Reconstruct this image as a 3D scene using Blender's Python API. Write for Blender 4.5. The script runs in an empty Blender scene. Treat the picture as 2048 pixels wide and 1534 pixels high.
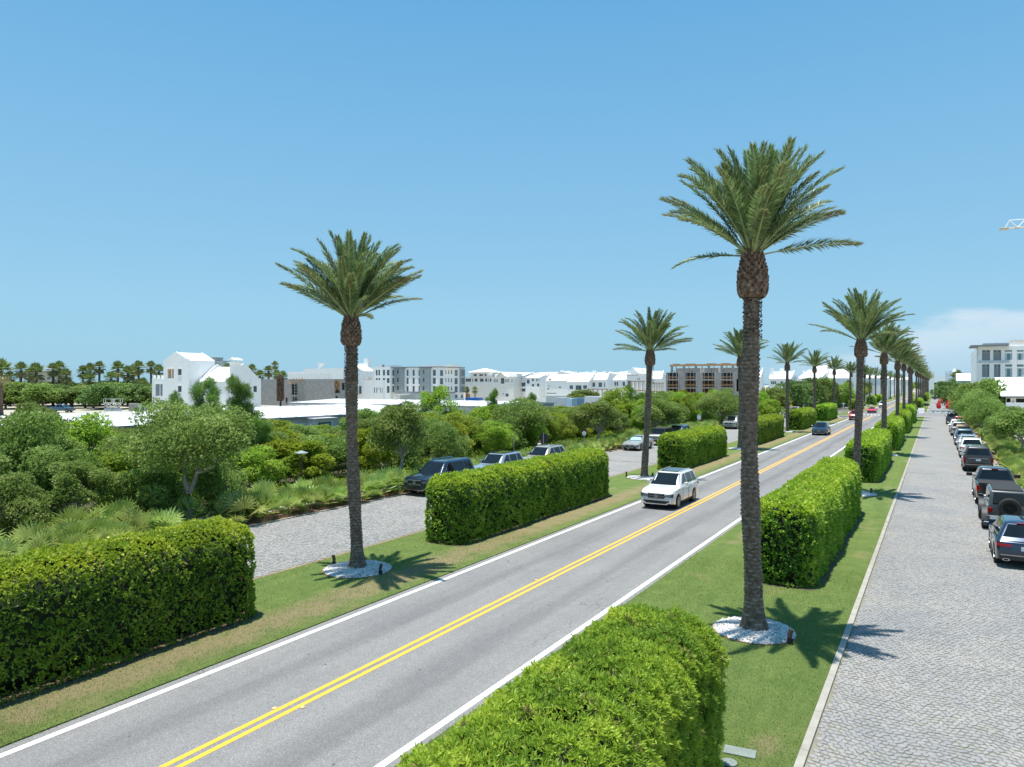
import bpy, math, random
import numpy as np
from mathutils import Vector, Matrix
from math import sin, cos, pi, radians, sqrt, atan2, exp

SC = bpy.context.scene
COL = SC.collection
# ------------------------------------------------------------------ camera
CAM_H = 7.2
F_PX = 1430.0            # focal length in pixels of the 2048 px wide photograph
YAW = math.atan(850.0 / F_PX)
cam_d = bpy.data.cameras.new('camera')
cam_d.sensor_width = 36.0
cam_d.lens = 36.0 * F_PX / 2048.0
cam_d.clip_start = 0.1
cam_d.clip_end = 20000
cam = bpy.data.objects.new('camera', cam_d)
cam.location = (0, 0, CAM_H)
cam.rotation_euler = (radians(90), 0, YAW)
COL.objects.link(cam)
SC.camera = cam
# ------------------------------------------------------------------ exposure, sun, sky
SC.view_settings.view_transform = 'Standard'
SC.view_settings.look = 'None'
SC.view_settings.exposure = 0.58
SC.view_settings.gamma = 1.0
SC.view_settings.use_curve_mapping = False
SUN_DIR = Vector((-0.092, -0.062, 1.0)).normalized()
sun_d = bpy.data.lights.new('sun', 'SUN')
sun_d.energy = 4.6
sun_d.angle = radians(0.53)
sun_d.color = (1.0, 0.95, 0.86)
sun = bpy.data.objects.new('sun', sun_d)
sun.rotation_euler = SUN_DIR.to_track_quat('Z', 'Y').to_euler()
sun.location = (0, 0, 60)
COL.objects.link(sun)
world = bpy.data.worlds.new('World')
SC.world = world
world.use_nodes = True
wn, wl = world.node_tree.nodes, world.node_tree.links
wn.clear()
def wnode(t, **kw):
    n = wn.new(t)
    for k, v in kw.items(): setattr(n, k, v)
    return n
sky = wnode('ShaderNodeTexSky', sky_type='NISHITA', sun_disc=False, sun_elevation=radians(81.5),
            sun_rotation=radians(237), altitude=0, air_density=1.0, dust_density=0.35, ozone_density=2.2)
tc = wnode('ShaderNodeTexCoord')
sep = wnode('ShaderNodeSeparateXYZ')
wl.new(tc.outputs['Generated'], sep.inputs[0])
def wmath(op, a, b=None, c=None):
    n = wnode('ShaderNodeMath', operation=op)
    for i, v in enumerate((a, b, c)):
        if v is None: continue
        if isinstance(v, (int, float)): n.inputs[i].default_value = v
        else: wl.new(v, n.inputs[i])
    return n.outputs[0]
# clouds: a low bank over the far end of the road and faint wisps beside it (part of the sky all round)
mp = wnode('ShaderNodeMapping')
mp.inputs['Scale'].default_value = (5.0, 5.0, 16.0)
mp.inputs['Location'].default_value = (2.3, 0.4, 0.0)
wl.new(tc.outputs['Generated'], mp.inputs[0])
nz = wnode('ShaderNodeTexNoise')
nz.inputs['Scale'].default_value = 1.0; nz.inputs['Detail'].default_value = 8; nz.inputs['Roughness'].default_value = 0.55
wl.new(mp.outputs[0], nz.inputs[0])
az = wmath('ARCTAN2', sep.outputs['X'], sep.outputs['Y'])           # 0 = down the road, + = right
rise = wmath('MULTIPLY_ADD', wmath('MINIMUM', wmath('MAXIMUM', az, -0.35), 0.35), 0.17, 0.078)   # bank top climbs to the right
top = wmath('ADD', rise, wmath('MULTIPLY', wmath('SUBTRACT', nz.outputs[0], 0.5), 0.12))
edge = wmath('SUBTRACT', top, sep.outputs['Z'])
mr = wnode('ShaderNodeMapRange', interpolation_type='SMOOTHSTEP')
mr.inputs['From Min'].default_value = -0.006; mr.inputs['From Max'].default_value = 0.022
wl.new(edge, mr.inputs[0])
mr2 = wnode('ShaderNodeMapRange', interpolation_type='SMOOTHSTEP')
mr2.inputs['From Min'].default_value = -0.30; mr2.inputs['From Max'].default_value = 0.0
wl.new(az, mr2.inputs[0])
mr3 = wnode('ShaderNodeMapRange', interpolation_type='SMOOTHSTEP')
mr3.inputs['From Min'].default_value = 0.0; mr3.inputs['From Max'].default_value = 0.085
wl.new(edge, mr3.inputs[0])
body = wmath('SUBTRACT', 1.0, wmath('MULTIPLY', mr3.outputs[0], 0.72))
mask = wmath('MULTIPLY', wmath('MULTIPLY', mr.outputs[0], mr2.outputs[0]), body)
mask = wmath('MULTIPLY', mask, wmath('MULTIPLY_ADD', nz.outputs[0], 1.3, 0.02))
mixc = wnode('ShaderNodeMixRGB', blend_type='MIX')
mixc.inputs[2].default_value = (4.5, 5.05, 5.6, 1)
wl.new(mask, mixc.inputs[0])
tint = wnode('ShaderNodeMixRGB', blend_type='MULTIPLY')
tint.inputs[0].default_value = 1.0
tint.inputs[2].default_value = (0.86, 1.0, 1.06, 1)
wl.new(sky.outputs[0], tint.inputs[1])
# clear maritime air: deep and even blue down to the sea line
grad = wnode('ShaderNodeValToRGB'); ge = grad.color_ramp.elements
while len(ge) < 5: ge.new(0.5)
for i_, (p_, c_) in enumerate(((0.0, (1.50, 3.15, 4.45)), (0.10, (1.75, 3.40, 4.55)), (0.25, (1.38, 3.10, 4.60)), (0.47, (0.80, 2.50, 4.35)), (1.0, (0.45, 2.0, 3.9)))):
    ge[i_].position = p_; ge[i_].color = (*[v_ / 5 for v_ in c_], 1)
wl.new(wmath('MAXIMUM', sep.outputs['Z'], 0.0), grad.inputs[0])
gsc = wnode('ShaderNodeMixRGB', blend_type='MULTIPLY'); gsc.inputs[0].default_value = 1; gsc.inputs[2].default_value = (5, 5, 5, 1)
wl.new(grad.outputs[0], gsc.inputs[1])
mgr = wnode('ShaderNodeMixRGB'); mgr.inputs[0].default_value = 0.85
wl.new(tint.outputs[0], mgr.inputs[1]); wl.new(gsc.outputs[0], mgr.inputs[2])
wl.new(mgr.outputs[0], mixc.inputs[1])
bg = wnode('ShaderNodeBackground')
bg.inputs['Strength'].default_value = 0.115
wl.new(mixc.outputs[0], bg.inputs[0])
wo = wnode('ShaderNodeOutputWorld')
wl.new(bg.outputs[0], wo.inputs[0])
# ------------------------------------------------------------------ helpers: from the photograph's pixels to the ground
S_, C_ = sin(YAW), cos(YAW)
def ray(px):
    a = (px - 1024.0) / F_PX
    return (-S_ + a * C_, C_ + a * S_)
def at(px, d):
    r = ray(px); return (r[0] * d, r[1] * d)
def G(px, py):
    return at(px, CAM_H * F_PX / (py - 767.0))
def zat(py, d): return CAM_H + (767.0 - py) * d / F_PX
def on_y(px, py, Y):          # a vertical plane across the road direction
    r = ray(px); t = Y / r[1]; return r[0] * t, zat(py, t)
def on_x(px, py, X):          # a vertical plane along the road direction
    r = ray(px); t = X / r[0]; return r[1] * t, zat(py, t)
def U(rng, a, b): return rng.uniform(a, b)
# ------------------------------------------------------------------ materials
MATS = {}
def new_mat(name):
    m = bpy.data.materials.new(name); m.use_nodes = True
    nt = m.node_tree
    return m, nt, nt.nodes['Principled BSDF']
def N(nt, t, **kw):
    n = nt.nodes.new(t)
    for k, v in kw.items(): setattr(n, k, v)
    return n
def ramp(nt, fac, stops):
    r = N(nt, 'ShaderNodeValToRGB')
    e = r.color_ramp.elements
    while len(e) < len(stops): e.new(0.5)
    for i, (p, c) in enumerate(stops):
        e[i].position = p; e[i].color = (*c, 1)
    nt.links.new(fac, r.inputs[0])
    return r.outputs[0]
def tcoord(nt, kind='Object', scale=(1, 1, 1), loc=(0, 0, 0)):
    t = N(nt, 'ShaderNodeTexCoord'); m = N(nt, 'ShaderNodeMapping')
    m.inputs['Scale'].default_value = scale; m.inputs['Location'].default_value = loc
    nt.links.new(t.outputs[kind], m.inputs[0]); return m.outputs[0]
def noise(nt, vec, scale, detail=4, rough=0.55):
    n = N(nt, 'ShaderNodeTexNoise'); n.inputs['Scale'].default_value = scale
    n.inputs['Detail'].default_value = detail; n.inputs['Roughness'].default_value = rough
    if vec is not None: nt.links.new(vec, n.inputs[0])
    return n.outputs[0]
def mth(nt, op, a, b=None, c=None):
    n = N(nt, 'ShaderNodeMath', operation=op)
    for i, v in enumerate((a, b, c)):
        if v is None: continue
        if isinstance(v, (int, float)): n.inputs[i].default_value = v
        else: nt.links.new(v, n.inputs[i])
    return n.outputs[0]
def mix(nt, fac, a, b, blend='MIX'):
    n = N(nt, 'ShaderNodeMixRGB', blend_type=blend)
    for i, v in enumerate((fac, a, b)):
        if isinstance(v, (int, float)): n.inputs[i].default_value = v
        elif isinstance(v, tuple): n.inputs[i].default_value = (*v, 1)
        else: nt.links.new(v, n.inputs[i])
    return n.outputs[0]
def bump(nt, bsdf, h, strength=0.3, dist=0.02):
    b = N(nt, 'ShaderNodeBump'); b.inputs['Strength'].default_value = strength
    b.inputs['Distance'].default_value = dist
    nt.links.new(h, b.inputs['Height']); nt.links.new(b.outputs[0], bsdf.inputs['Normal'])
def simple(name, col, rough=0.6, metal=0.0, var=0.12, scale=3.0, bmp=0.0, coat=0.0, spec=0.5):
    """one colour with a little procedural unevenness"""
    if name in MATS: return MATS[name]
    m, nt, b = new_mat(name)
    v = tcoord(nt)
    n = noise(nt, v, scale, 5)
    lo = tuple(c * (1 - var) for c in col); hi = tuple(min(1, c * (1 + var)) for c in col)
    nt.links.new(ramp(nt, n, [(0.3, lo), (0.7, hi)]), b.inputs['Base Color'])
    b.inputs['Roughness'].default_value = rough; b.inputs['Metallic'].default_value = metal
    b.inputs['Coat Weight'].default_value = coat; b.inputs['Coat Roughness'].default_value = 0.05
    b.inputs['Specular IOR Level'].default_value = spec
    if bmp: bump(nt, b, noise(nt, v, scale * 8, 4), bmp, 0.01)
    MATS[name] = m; return m
def leaf_mat(name, stops, rough=0.5, trans=0.25, patch=0.6, pscale=0.5, spec=0.22):
    """leaves: each leaf has its own random shade, patches of growth vary too"""
    m, nt, b = new_mat(name)
    a = N(nt, 'ShaderNodeAttribute', attribute_name='rnd')
    g = noise(nt, tcoord(nt), pscale, 3)
    f = mth(nt, 'ADD', mth(nt, 'MULTIPLY', a.outputs['Fac'], 1 - patch), mth(nt, 'MULTIPLY', mth(nt, 'MULTIPLY_ADD', mth(nt, 'SUBTRACT', g, 0.5), 2.2, 0.5), patch))
    col = ramp(nt, f, stops)
    oi = N(nt, 'ShaderNodeObjectInfo')
    hs = N(nt, 'ShaderNodeHueSaturation')
    nt.links.new(mth(nt, 'MULTIPLY_ADD', oi.outputs['Random'], 0.03, 0.485), hs.inputs['Hue'])
    nt.links.new(mth(nt, 'MULTIPLY_ADD', oi.outputs['Random'], 0.35, 0.82), hs.inputs['Value'])
    nt.links.new(col, hs.inputs['Color'])
    nt.links.new(hs.outputs[0], b.inputs['Base Color'])
    b.inputs['Roughness'].default_value = rough
    b.inputs['Specular IOR Level'].default_value = spec
    t = N(nt, 'ShaderNodeBsdfTranslucent'); mx = N(nt, 'ShaderNodeMixShader')
    mx.inputs[0].default_value = trans
    nt.links.new(hs.outputs[0], t.inputs[0])
    nt.links.new(b.outputs[0], mx.inputs[1]); nt.links.new(t.outputs[0], mx.inputs[2])
    nt.links.new(mx.outputs[0], nt.nodes['Material Output'].inputs[0])
    MATS[name] = m; return m

def asphalt():
    m, nt, b = new_mat('asphalt')
    v = tcoord(nt); vs = tcoord(nt, scale=(1, 0.06, 1))
    fine = noise(nt, v, 34, 5, 0.85); mid = noise(nt, v, 3.2, 6, 0.65); big = noise(nt, v, 0.25, 4); streak = noise(nt, vs, 1.6, 4)
    c = ramp(nt, fine, [(0.32, (0.10, 0.099, 0.099)), (0.5, (0.19, 0.187, 0.184)), (0.68, (0.34, 0.335, 0.33))])
    c = mix(nt, 0.3, c, ramp(nt, mid, [(0.35, (0.75, 0.75, 0.76)), (0.7, (1.12, 1.11, 1.1))]), 'MULTIPLY')
    c = mix(nt, 0.7, c, ramp(nt, big, [(0.3, (0.86, 0.87, 0.9)), (0.7, (1.1, 1.1, 1.08))]), 'MULTIPLY')
    sx = N(nt, 'ShaderNodeSeparateXYZ'); nt.links.new(v, sx.inputs[0])
    # oily darker band along the middle of each lane, paler wheel tracks
    lane = mth(nt, 'ABSOLUTE', mth(nt, 'SUBTRACT', mth(nt, 'ABSOLUTE', mth(nt, 'ADD', sx.outputs[0], 12.33)), 1.65))
    lane = mth(nt, 'ADD', lane, mth(nt, 'MULTIPLY', mth(nt, 'SUBTRACT', streak, 0.5), 0.9))
    c = mix(nt, 0.8, c, ramp(nt, lane, [(0.12, (0.80, 0.80, 0.81)), (0.55, (1.06, 1.055, 1.05)), (1.0, (1.10, 1.095, 1.09)), ]), 'MULTIPLY')
    c = mix(nt, 0.35, c, ramp(nt, streak, [(0.35, (0.78, 0.79, 0.81)), (0.65, (1.15, 1.14, 1.12))]), 'MULTIPLY')
    vo = N(nt, 'ShaderNodeTexVoronoi', feature='F1'); vo.inputs['Scale'].default_value = 1.1
    nt.links.new(v, vo.inputs[0])
    spots = ramp(nt, vo.outputs['Distance'], [(0.03, (0.3, 0.28, 0.27)), (0.055, (1, 1, 1))])
    c = mix(nt, 0.8, c, spots, 'MULTIPLY')
    pv = N(nt, 'ShaderNodeTexVoronoi', feature='F1', distance='CHEBYCHEV'); pv.inputs['Scale'].default_value = 0.16; nt.links.new(tcoord(nt, scale=(1, 0.5, 1), loc=(3.1, 7.7, 0)), pv.inputs[0])
    spc = N(nt, 'ShaderNodeSeparateColor'); nt.links.new(pv.outputs['Color'], spc.inputs[0])
    c = mix(nt, mth(nt, 'MULTIPLY', mth(nt, 'LESS_THAN', pv.outputs['Distance'], 0.16), mth(nt, 'MULTIPLY', mth(nt, 'GREATER_THAN', spc.outputs[0], 0.72), 0.16)), c, (0.08, 0.08, 0.082))
    # hairline cracks
    wv = tcoord(nt, scale=(0.35, 0.22, 1))
    cr = N(nt, 'ShaderNodeTexVoronoi', feature='DISTANCE_TO_EDGE'); cr.inputs['Scale'].default_value = 0.9
    wj = mix(nt, 0.25, wv, N_col(nt, v, 1.5), 'ADD'); nt.links.new(wj, cr.inputs[0])
    gate = mth(nt, 'GREATER_THAN', noise(nt, v, 0.13, 2), 0.56)
    crk = mth(nt, 'MULTIPLY', mth(nt, 'LESS_THAN', cr.outputs['Distance'], 0.0035), gate)
    c = mix(nt, mth(nt, 'MULTIPLY', crk, 0.5), c, (0.06, 0.06, 0.06))
    nt.links.new(c, b.inputs['Base Color']); b.inputs['Roughness'].default_value = 0.82
    bump(nt, b, fine, 0.5, 0.006); MATS['asphalt'] = m; return m
def N_col(nt, vec, scale):
    n = N(nt, 'ShaderNodeTexNoise'); n.inputs['Scale'].default_value = scale
    nt.links.new(vec, n.inputs[0]); return n.outputs['Color']
def grass_mat(name, tan_x0=None, tan_x1=None):
    m, nt, b = new_mat(name)
    v = tcoord(nt)
    fine = noise(nt, v, 42, 6, 0.9); mid = noise(nt, v, 1.3, 8, 0.7); big = noise(nt, tcoord(nt, scale=(1, 0.45, 1)), 0.55, 5)
    c = ramp(nt, fine, [(0.33, (0.05, 0.085, 0.02)), (0.5, (0.125, 0.185, 0.05)), (0.67, (0.25, 0.31, 0.105))])
    c = mix(nt, 0.8, c, ramp(nt, mid, [(0.3, (0.7, 0.78, 0.7)), (0.7, (1.25, 1.15, 1.1))]), 'MULTIPLY')
    # mower stripes of slightly different lushness
    c = mix(nt, 0.5, c, ramp(nt, noise(nt, tcoord(nt, scale=(1.5, 0.08, 1)), 1.5, 2), [(0.4, (0.85, 0.9, 0.85)), (0.6, (1.1, 1.06, 1.1))]), 'MULTIPLY')
    dry = mth(nt, 'GREATER_THAN', 0.0, 1.0)
    d1 = N(nt, 'ShaderNodeMapRange'); d1.inputs['From Min'].default_value = 0.655; d1.inputs['From Max'].default_value = 0.80
    nt.links.new(mth(nt, 'MULTIPLY_ADD', fine, 0.16, mth(nt, 'MULTIPLY', mth(nt, 'ADD', big, mth(nt, 'MULTIPLY', mid, 0.35)), 0.74)), d1.inputs[0])
    f = d1.outputs[0]
    if tan_x0 is not None:
        sx = N(nt, 'ShaderNodeSeparateXYZ'); nt.links.new(v, sx.inputs[0])
        ctr, hw = (tan_x0 + tan_x1) / 2, (tan_x1 - tan_x0) / 2
        q = mth(nt, 'ABSOLUTE', mth(nt, 'SUBTRACT', sx.outputs[0], ctr))
        q = mth(nt, 'SUBTRACT', 1.0, mth(nt, 'DIVIDE', q, hw * 1.35))
        q = mth(nt, 'MAXIMUM', q, 0.0)
        q = mth(nt, 'MULTIPLY', q, mth(nt, 'MULTIPLY_ADD', mth(nt, 'ADD', mid, mth(nt, 'MULTIPLY', fine, 0.5)), 5.0, -2.7))
        q = mth(nt, 'MINIMUM', mth(nt, 'MAXIMUM', q, 0.0), 0.9)
        f = mth(nt, 'MAXIMUM', f, q)
    tan = ramp(nt, fine, [(0.25, (0.13, 0.095, 0.05)), (0.7, (0.36, 0.29, 0.17))])
    c = mix(nt, mth(nt, 'MINIMUM', f, 0.85), c, tan)
    nt.links.new(c, b.inputs['Base Color']); b.inputs['Roughness'].default_value = 0.9
    b.inputs['Specular IOR Level'].default_value = 0.15
    bump(nt, b, fine, 0.9, 0.04); MATS[name] = m; return m
def stone_mat(name, far=False):
    """granite setts; the far sheet shows the same setts as relief, too far away to tell apart"""
    m, nt, b = new_mat(name)
    v = tcoord(nt)
    a = N(nt, 'ShaderNodeAttribute', attribute_name='rnd')
    fine = noise(nt, v, 30, 4, 0.7); big = noise(nt, v, 0.35, 5, 0.6)
    if far:
        sc = tcoord(nt, scale=(6.6, 7.7, 1))
        vo = N(nt, 'ShaderNodeTexVoronoi', feature='DISTANCE_TO_EDGE'); nt.links.new(sc, vo.inputs[0]); vo.inputs['Scale'].default_value = 1
        v1 = N(nt, 'ShaderNodeTexVoronoi', feature='F1'); nt.links.new(sc, v1.inputs[0]); v1.inputs['Scale'].default_value = 1
        sp = N(nt, 'ShaderNodeSeparateColor'); nt.links.new(v1.outputs['Color'], sp.inputs[0]); rn = sp.outputs[0]
    else: rn = a.outputs['Fac']
    c = ramp(nt, rn, [(0.0, (0.255, 0.256, 0.258)), (0.5, (0.272, 0.272, 0.271)), (1.0, (0.298, 0.295, 0.289))])
    c = mix(nt, 0.5, c, ramp(nt, fine, [(0.3, (0.8, 0.8, 0.82)), (0.7, (1.15, 1.15, 1.13))]), 'MULTIPLY')
    c = mix(nt, 0.75, c, ramp(nt, big, [(0.32, (0.82, 0.84, 0.87)), (0.68, (1.14, 1.09, 1.02))]), 'MULTIPLY')
    if far:
        jt = N(nt, 'ShaderNodeMapRange'); jt.inputs['From Min'].default_value = 0.02; jt.inputs['From Max'].default_value = 0.09
        nt.links.new(vo.outputs['Distance'], jt.inputs[0])
        c = mix(nt, jt.outputs[0], (0.20, 0.19, 0.165), c)
        bump(nt, b, jt.outputs[0], 0.5, 0.02)
    else: bump(nt, b, fine, 0.35, 0.01)
    nt.links.new(c, b.inputs['Base Color']); b.inputs['Roughness'].default_value = 0.75
    MATS[name] = m; return m
def two_tone(name, scale, stops, rough=0.85, bscale=None, bstr=0.4, bd=0.02, detail=6, stretch=(1, 1, 1)):
    m, nt, b = new_mat(name)
    v = tcoord(nt, scale=stretch)
    nt.links.new(ramp(nt, noise(nt, v, scale, detail, 0.65), stops), b.inputs['Base Color'])
    b.inputs['Roughness'].default_value = rough
    bump(nt, b, noise(nt, v, bscale or scale * 3, 5, 0.7), bstr, bd)
    MATS[name] = m; return m
def glass_mat(name, col, rough=0.04, spec=0.8):
    m, nt, b = new_mat(name)
    nt.links.new(ramp(nt, noise(nt, tcoord(nt), 0.7, 2), [(0.3, tuple(x * 0.7 for x in col)), (0.7, tuple(x * 1.3 for x in col))]), b.inputs['Base Color'])
    b.inputs['Roughness'].default_value = rough; b.inputs['Specular IOR Level'].default_value = spec
    MATS[name] = m; return m
asphalt(); grass_mat('lawn', -17.95, -16.3); grass_mat('lawn_right'); stone_mat('setts'); stone_mat('setts_far', True)
two_tone('joint_sand', 1.2, [(0.35, (0.19, 0.175, 0.14)), (0.55, (0.22, 0.21, 0.16)), (0.66, (0.17, 0.19, 0.08))])
two_tone('soil', 2.5, [(0.3, (0.075, 0.05, 0.035)), (0.7, (0.16, 0.11, 0.075))], bstr=0.8)
two_tone('mulch', 9, [(0.3, (0.10, 0.05, 0.03)), (0.7, (0.24, 0.13, 0.08))], bstr=1.0, bd=0.04)
two_tone('scrub_ground', 0.6, [(0.3, (0.20, 0.20, 0.11)), (0.45, (0.38, 0.35, 0.27)), (0.7, (0.50, 0.47, 0.40))])
two_tone('concrete', 2.0, [(0.3, (0.27, 0.25, 0.21)), (0.7, (0.39, 0.37, 0.325))], 0.8, 20, 0.2, 0.005)
two_tone('pale_paving', 1.0, [(0.3, (0.42, 0.41, 0.38)), (0.7, (0.55, 0.54, 0.51))], 0.8, 20, 0.2, 0.005)
two_tone('road_paint_white', 14, [(0.28, (0.45, 0.45, 0.45)), (0.42, (0.78, 0.78, 0.76))], 0.6, 60, 0.2, 0.003)
two_tone('road_paint_yellow', 14, [(0.25, (0.5, 0.30, 0.05)), (0.42, (0.80, 0.42, 0.035))], 0.6, 60, 0.2, 0.003)
two_tone('white_pebble', 14, [(0.32, (0.30, 0.28, 0.26)), (0.5, (0.58, 0.57, 0.55)), (0.68, (0.78, 0.77, 0.75))], 0.6, 20, 0.2, 0.004)
two_tone('palm_bark', 7, [(0.28, (0.05, 0.034, 0.024)), (0.5, (0.14, 0.10, 0.073)), (0.72, (0.27, 0.205, 0.155))], 0.9, 30, 0.7, 0.02)
def _bark():
    m = MATS['palm_bark']; nt = m.node_tree; b = nt.nodes['Principled BSDF']; src = b.inputs['Base Color'].links[0].from_socket
    at_ = N(nt, 'ShaderNodeAttribute', attribute_name='scar')
    nt.links.new(mix(nt, mth(nt, 'MINIMUM', mth(nt, 'MULTIPLY', at_.outputs['Fac'], 1.0), 0.8), src, (0.40, 0.33, 0.27)), b.inputs['Base Color'])
_bark()
two_tone('palm_boot', 8, [(0.3, (0.05, 0.027, 0.019)), (0.5, (0.15, 0.088, 0.06)), (0.7, (0.36, 0.27, 0.20))], 0.9, 30, 0.7, 0.02)
two_tone('palm_fibre', 16, [(0.3, (0.02, 0.010, 0.008)), (0.6, (0.07, 0.03, 0.022)), (0.8, (0.14, 0.08, 0.06))], 0.95, 30, 0.8, 0.02)
two_tone('bark', 5, [(0.3, (0.20, 0.17, 0.145)), (0.7, (0.42, 0.38, 0.34))], 0.9, 18, 0.7, 0.03, stretch=(1, 1, 0.4))
two_tone('block_wall', 1.3, [(0.3, (0.24, 0.24, 0.235)), (0.7, (0.36, 0.355, 0.35))], 0.9)
two_tone('timber', 3, [(0.3, (0.34, 0.19, 0.09)), (0.7, (0.52, 0.33, 0.18))], 0.8)
two_tone('sea_water', 0.02, [(0.3, (0.012, 0.07, 0.17)), (0.7, (0.02, 0.10, 0.23))], 0.35, 0.4, 0.3, 0.3)
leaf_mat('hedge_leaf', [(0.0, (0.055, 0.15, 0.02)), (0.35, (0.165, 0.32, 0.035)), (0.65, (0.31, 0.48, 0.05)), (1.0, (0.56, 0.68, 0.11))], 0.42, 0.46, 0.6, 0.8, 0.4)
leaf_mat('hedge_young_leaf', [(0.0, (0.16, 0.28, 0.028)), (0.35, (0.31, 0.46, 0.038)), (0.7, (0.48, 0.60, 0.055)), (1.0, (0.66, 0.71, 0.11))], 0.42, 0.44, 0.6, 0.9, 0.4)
leaf_mat('needle_hedge_leaf', [(0.0, (0.06, 0.14, 0.02)), (0.35, (0.21, 0.34, 0.042)), (0.65, (0.41, 0.53, 0.06)), (1.0, (0.64, 0.70, 0.11))], 0.45, 0.45, 0.65, 0.75)
leaf_mat('oak_leaf', [(0.0, (0.08, 0.14, 0.03)), (0.5, (0.24, 0.345, 0.08)), (1.0, (0.54, 0.62, 0.22))], 0.45, 0.45, 0.35)
leaf_mat('bright_leaf', [(0.0, (0.11, 0.20, 0.022)), (0.5, (0.30, 0.43, 0.05)), (1.0, (0.56, 0.66, 0.11))], 0.45, 0.45, 0.4)
leaf_mat('yellow_leaf', [(0.0, (0.10, 0.16, 0.018)), (0.5, (0.30, 0.37, 0.035)), (1.0, (0.60, 0.58, 0.07))], 0.42, 0.42, 0.5)
leaf_mat('pine_leaf', [(0.0, (0.07, 0.15, 0.03)), (0.5, (0.18, 0.33, 0.055)), (1.0, (0.36, 0.54, 0.11))], 0.5, 0.42, 0.4)
leaf_mat('dark_leaf', [(0.0, (0.06, 0.11, 0.03)), (0.5, (0.16, 0.245, 0.07)), (1.0, (0.36, 0.45, 0.14))], 0.45, 0.4, 0.4)
leaf_mat('palmetto_leaf', [(0.0, (0.13, 0.22, 0.05)), (0.5, (0.32, 0.43, 0.10)), (1.0, (0.66, 0.66, 0.28))], 0.42, 0.36, 0.35)
leaf_mat('fan_palm_leaf', [(0.0, (0.09, 0.13, 0.04)), (0.5, (0.20, 0.26, 0.08)), (0.78, (0.36, 0.38, 0.15)), (1.0, (0.66, 0.53, 0.34))], 0.45, 0.3, 0.2)
leaf_mat('dry_leaf', [(0.0, (0.16, 0.10, 0.05)), (0.5, (0.26, 0.19, 0.09)), (1.0, (0.38, 0.30, 0.14))], 0.6, 0.2, 0.3)
leaf_mat('grass_blade', [(0.0, (0.12, 0.18, 0.04)), (0.5, (0.22, 0.30, 0.075)), (1.0, (0.42, 0.44, 0.16))], 0.6, 0.3, 0.5)
def palm_leaf():
    m = leaf_mat('date_palm_leaf', [(0.0, (0.075, 0.12, 0.045)), (0.5, (0.17, 0.245, 0.09)), (0.85, (0.32, 0.40, 0.18)), (1.0, (0.50, 0.54, 0.30))], 0.42, 0.34, 0.25, 1.5, 0.35)
    nt = m.node_tree; b = nt.nodes['Principled BSDF']
    src = b.inputs['Base Color'].links[0].from_socket
    a = N(nt, 'ShaderNodeAttribute', attribute_name='age')
    g = noise(nt, tcoord(nt), 6, 3)
    f = mth(nt, 'MULTIPLY', mth(nt, 'GREATER_THAN', mth(nt, 'ADD', a.outputs['Fac'], mth(nt, 'MULTIPLY', g, 0.5)), 1.02), 0.75)
    c = mix(nt, f, src, (0.28, 0.20, 0.10))
    nt.links.new(c, b.inputs['Base Color'])
palm_leaf()
simple('frond_stem', (0.27, 0.31, 0.14), 0.5, var=0.25)
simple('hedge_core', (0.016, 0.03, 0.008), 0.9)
simple('white_stucco', (0.86, 0.86, 0.85), 0.75, var=0.03, scale=0.8)
simple('cream_stucco', (0.80, 0.78, 0.74), 0.8, var=0.05, scale=0.8)
simple('grey_stucco', (0.36, 0.40, 0.41), 0.8, var=0.04, scale=0.8)
simple('blue_stucco', (0.50, 0.57, 0.62), 0.8, var=0.04, scale=0.8)
simple('beige_stucco', (0.50, 0.46, 0.40), 0.8, var=0.05, scale=0.8)
simple('white_roof', (0.76, 0.76, 0.75), 0.6, var=0.02, scale=0.5)
simple('roof_edge', (0.22, 0.23, 0.24), 0.6)
simple('white_metal', (0.70, 0.71, 0.72), 0.45, var=0.07, scale=0.6)
simple('shed_metal', (0.46, 0.51, 0.54), 0.5, var=0.08, scale=1.2)
simple('grey_frame', (0.33, 0.37, 0.39), 0.5)
simple('dark_frame', (0.05, 0.055, 0.06), 0.5)
simple('louvre_grey', (0.23, 0.27, 0.30), 0.6, var=0.1, scale=8)
simple('dark_interior', (0.02, 0.018, 0.018), 0.9)
simple('dark_green', (0.012, 0.09, 0.065), 0.6)
simple('screen_green', (0.012, 0.045, 0.035), 0.9, var=0.25)
simple('bright_blue', (0.01, 0.14, 0.50), 0.5)
simple('container_blue', (0.16, 0.28, 0.40), 0.55, var=0.15)
simple('container_pale', (0.42, 0.60, 0.72), 0.55, var=0.12)
simple('rust_steel', (0.30, 0.15, 0.09), 0.8, var=0.3)
simple('galvanised', (0.45, 0.47, 0.49), 0.4, 0.6)
simple('sign_black', (0.03, 0.032, 0.04), 0.5)
simple('sign_yellow', (0.80, 0.50, 0.02), 0.5)
simple('sign_lime', (0.72, 0.72, 0.02), 0.5)
simple('hydrant_yellow', (0.68, 0.42, 0.02), 0.45)
simple('brown_post', (0.10, 0.045, 0.03), 0.6)
simple('fixture_black', (0.02, 0.02, 0.022), 0.5)
simple('fixture_brown', (0.09, 0.055, 0.035), 0.5)
simple('umbrella_red', (0.60, 0.015, 0.03), 0.7)
simple('crane_white', (0.68, 0.70, 0.70), 0.5)
simple('crane_cream', (0.55, 0.48, 0.38), 0.6)
simple('cover_green', (0.20, 0.235, 0.215), 0.7, bmp=0.2)
glass_mat('window_glass', (0.06, 0.10, 0.13), 0.08)
glass_mat('teal_glass', (0.10, 0.22, 0.24), 0.08)
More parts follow.
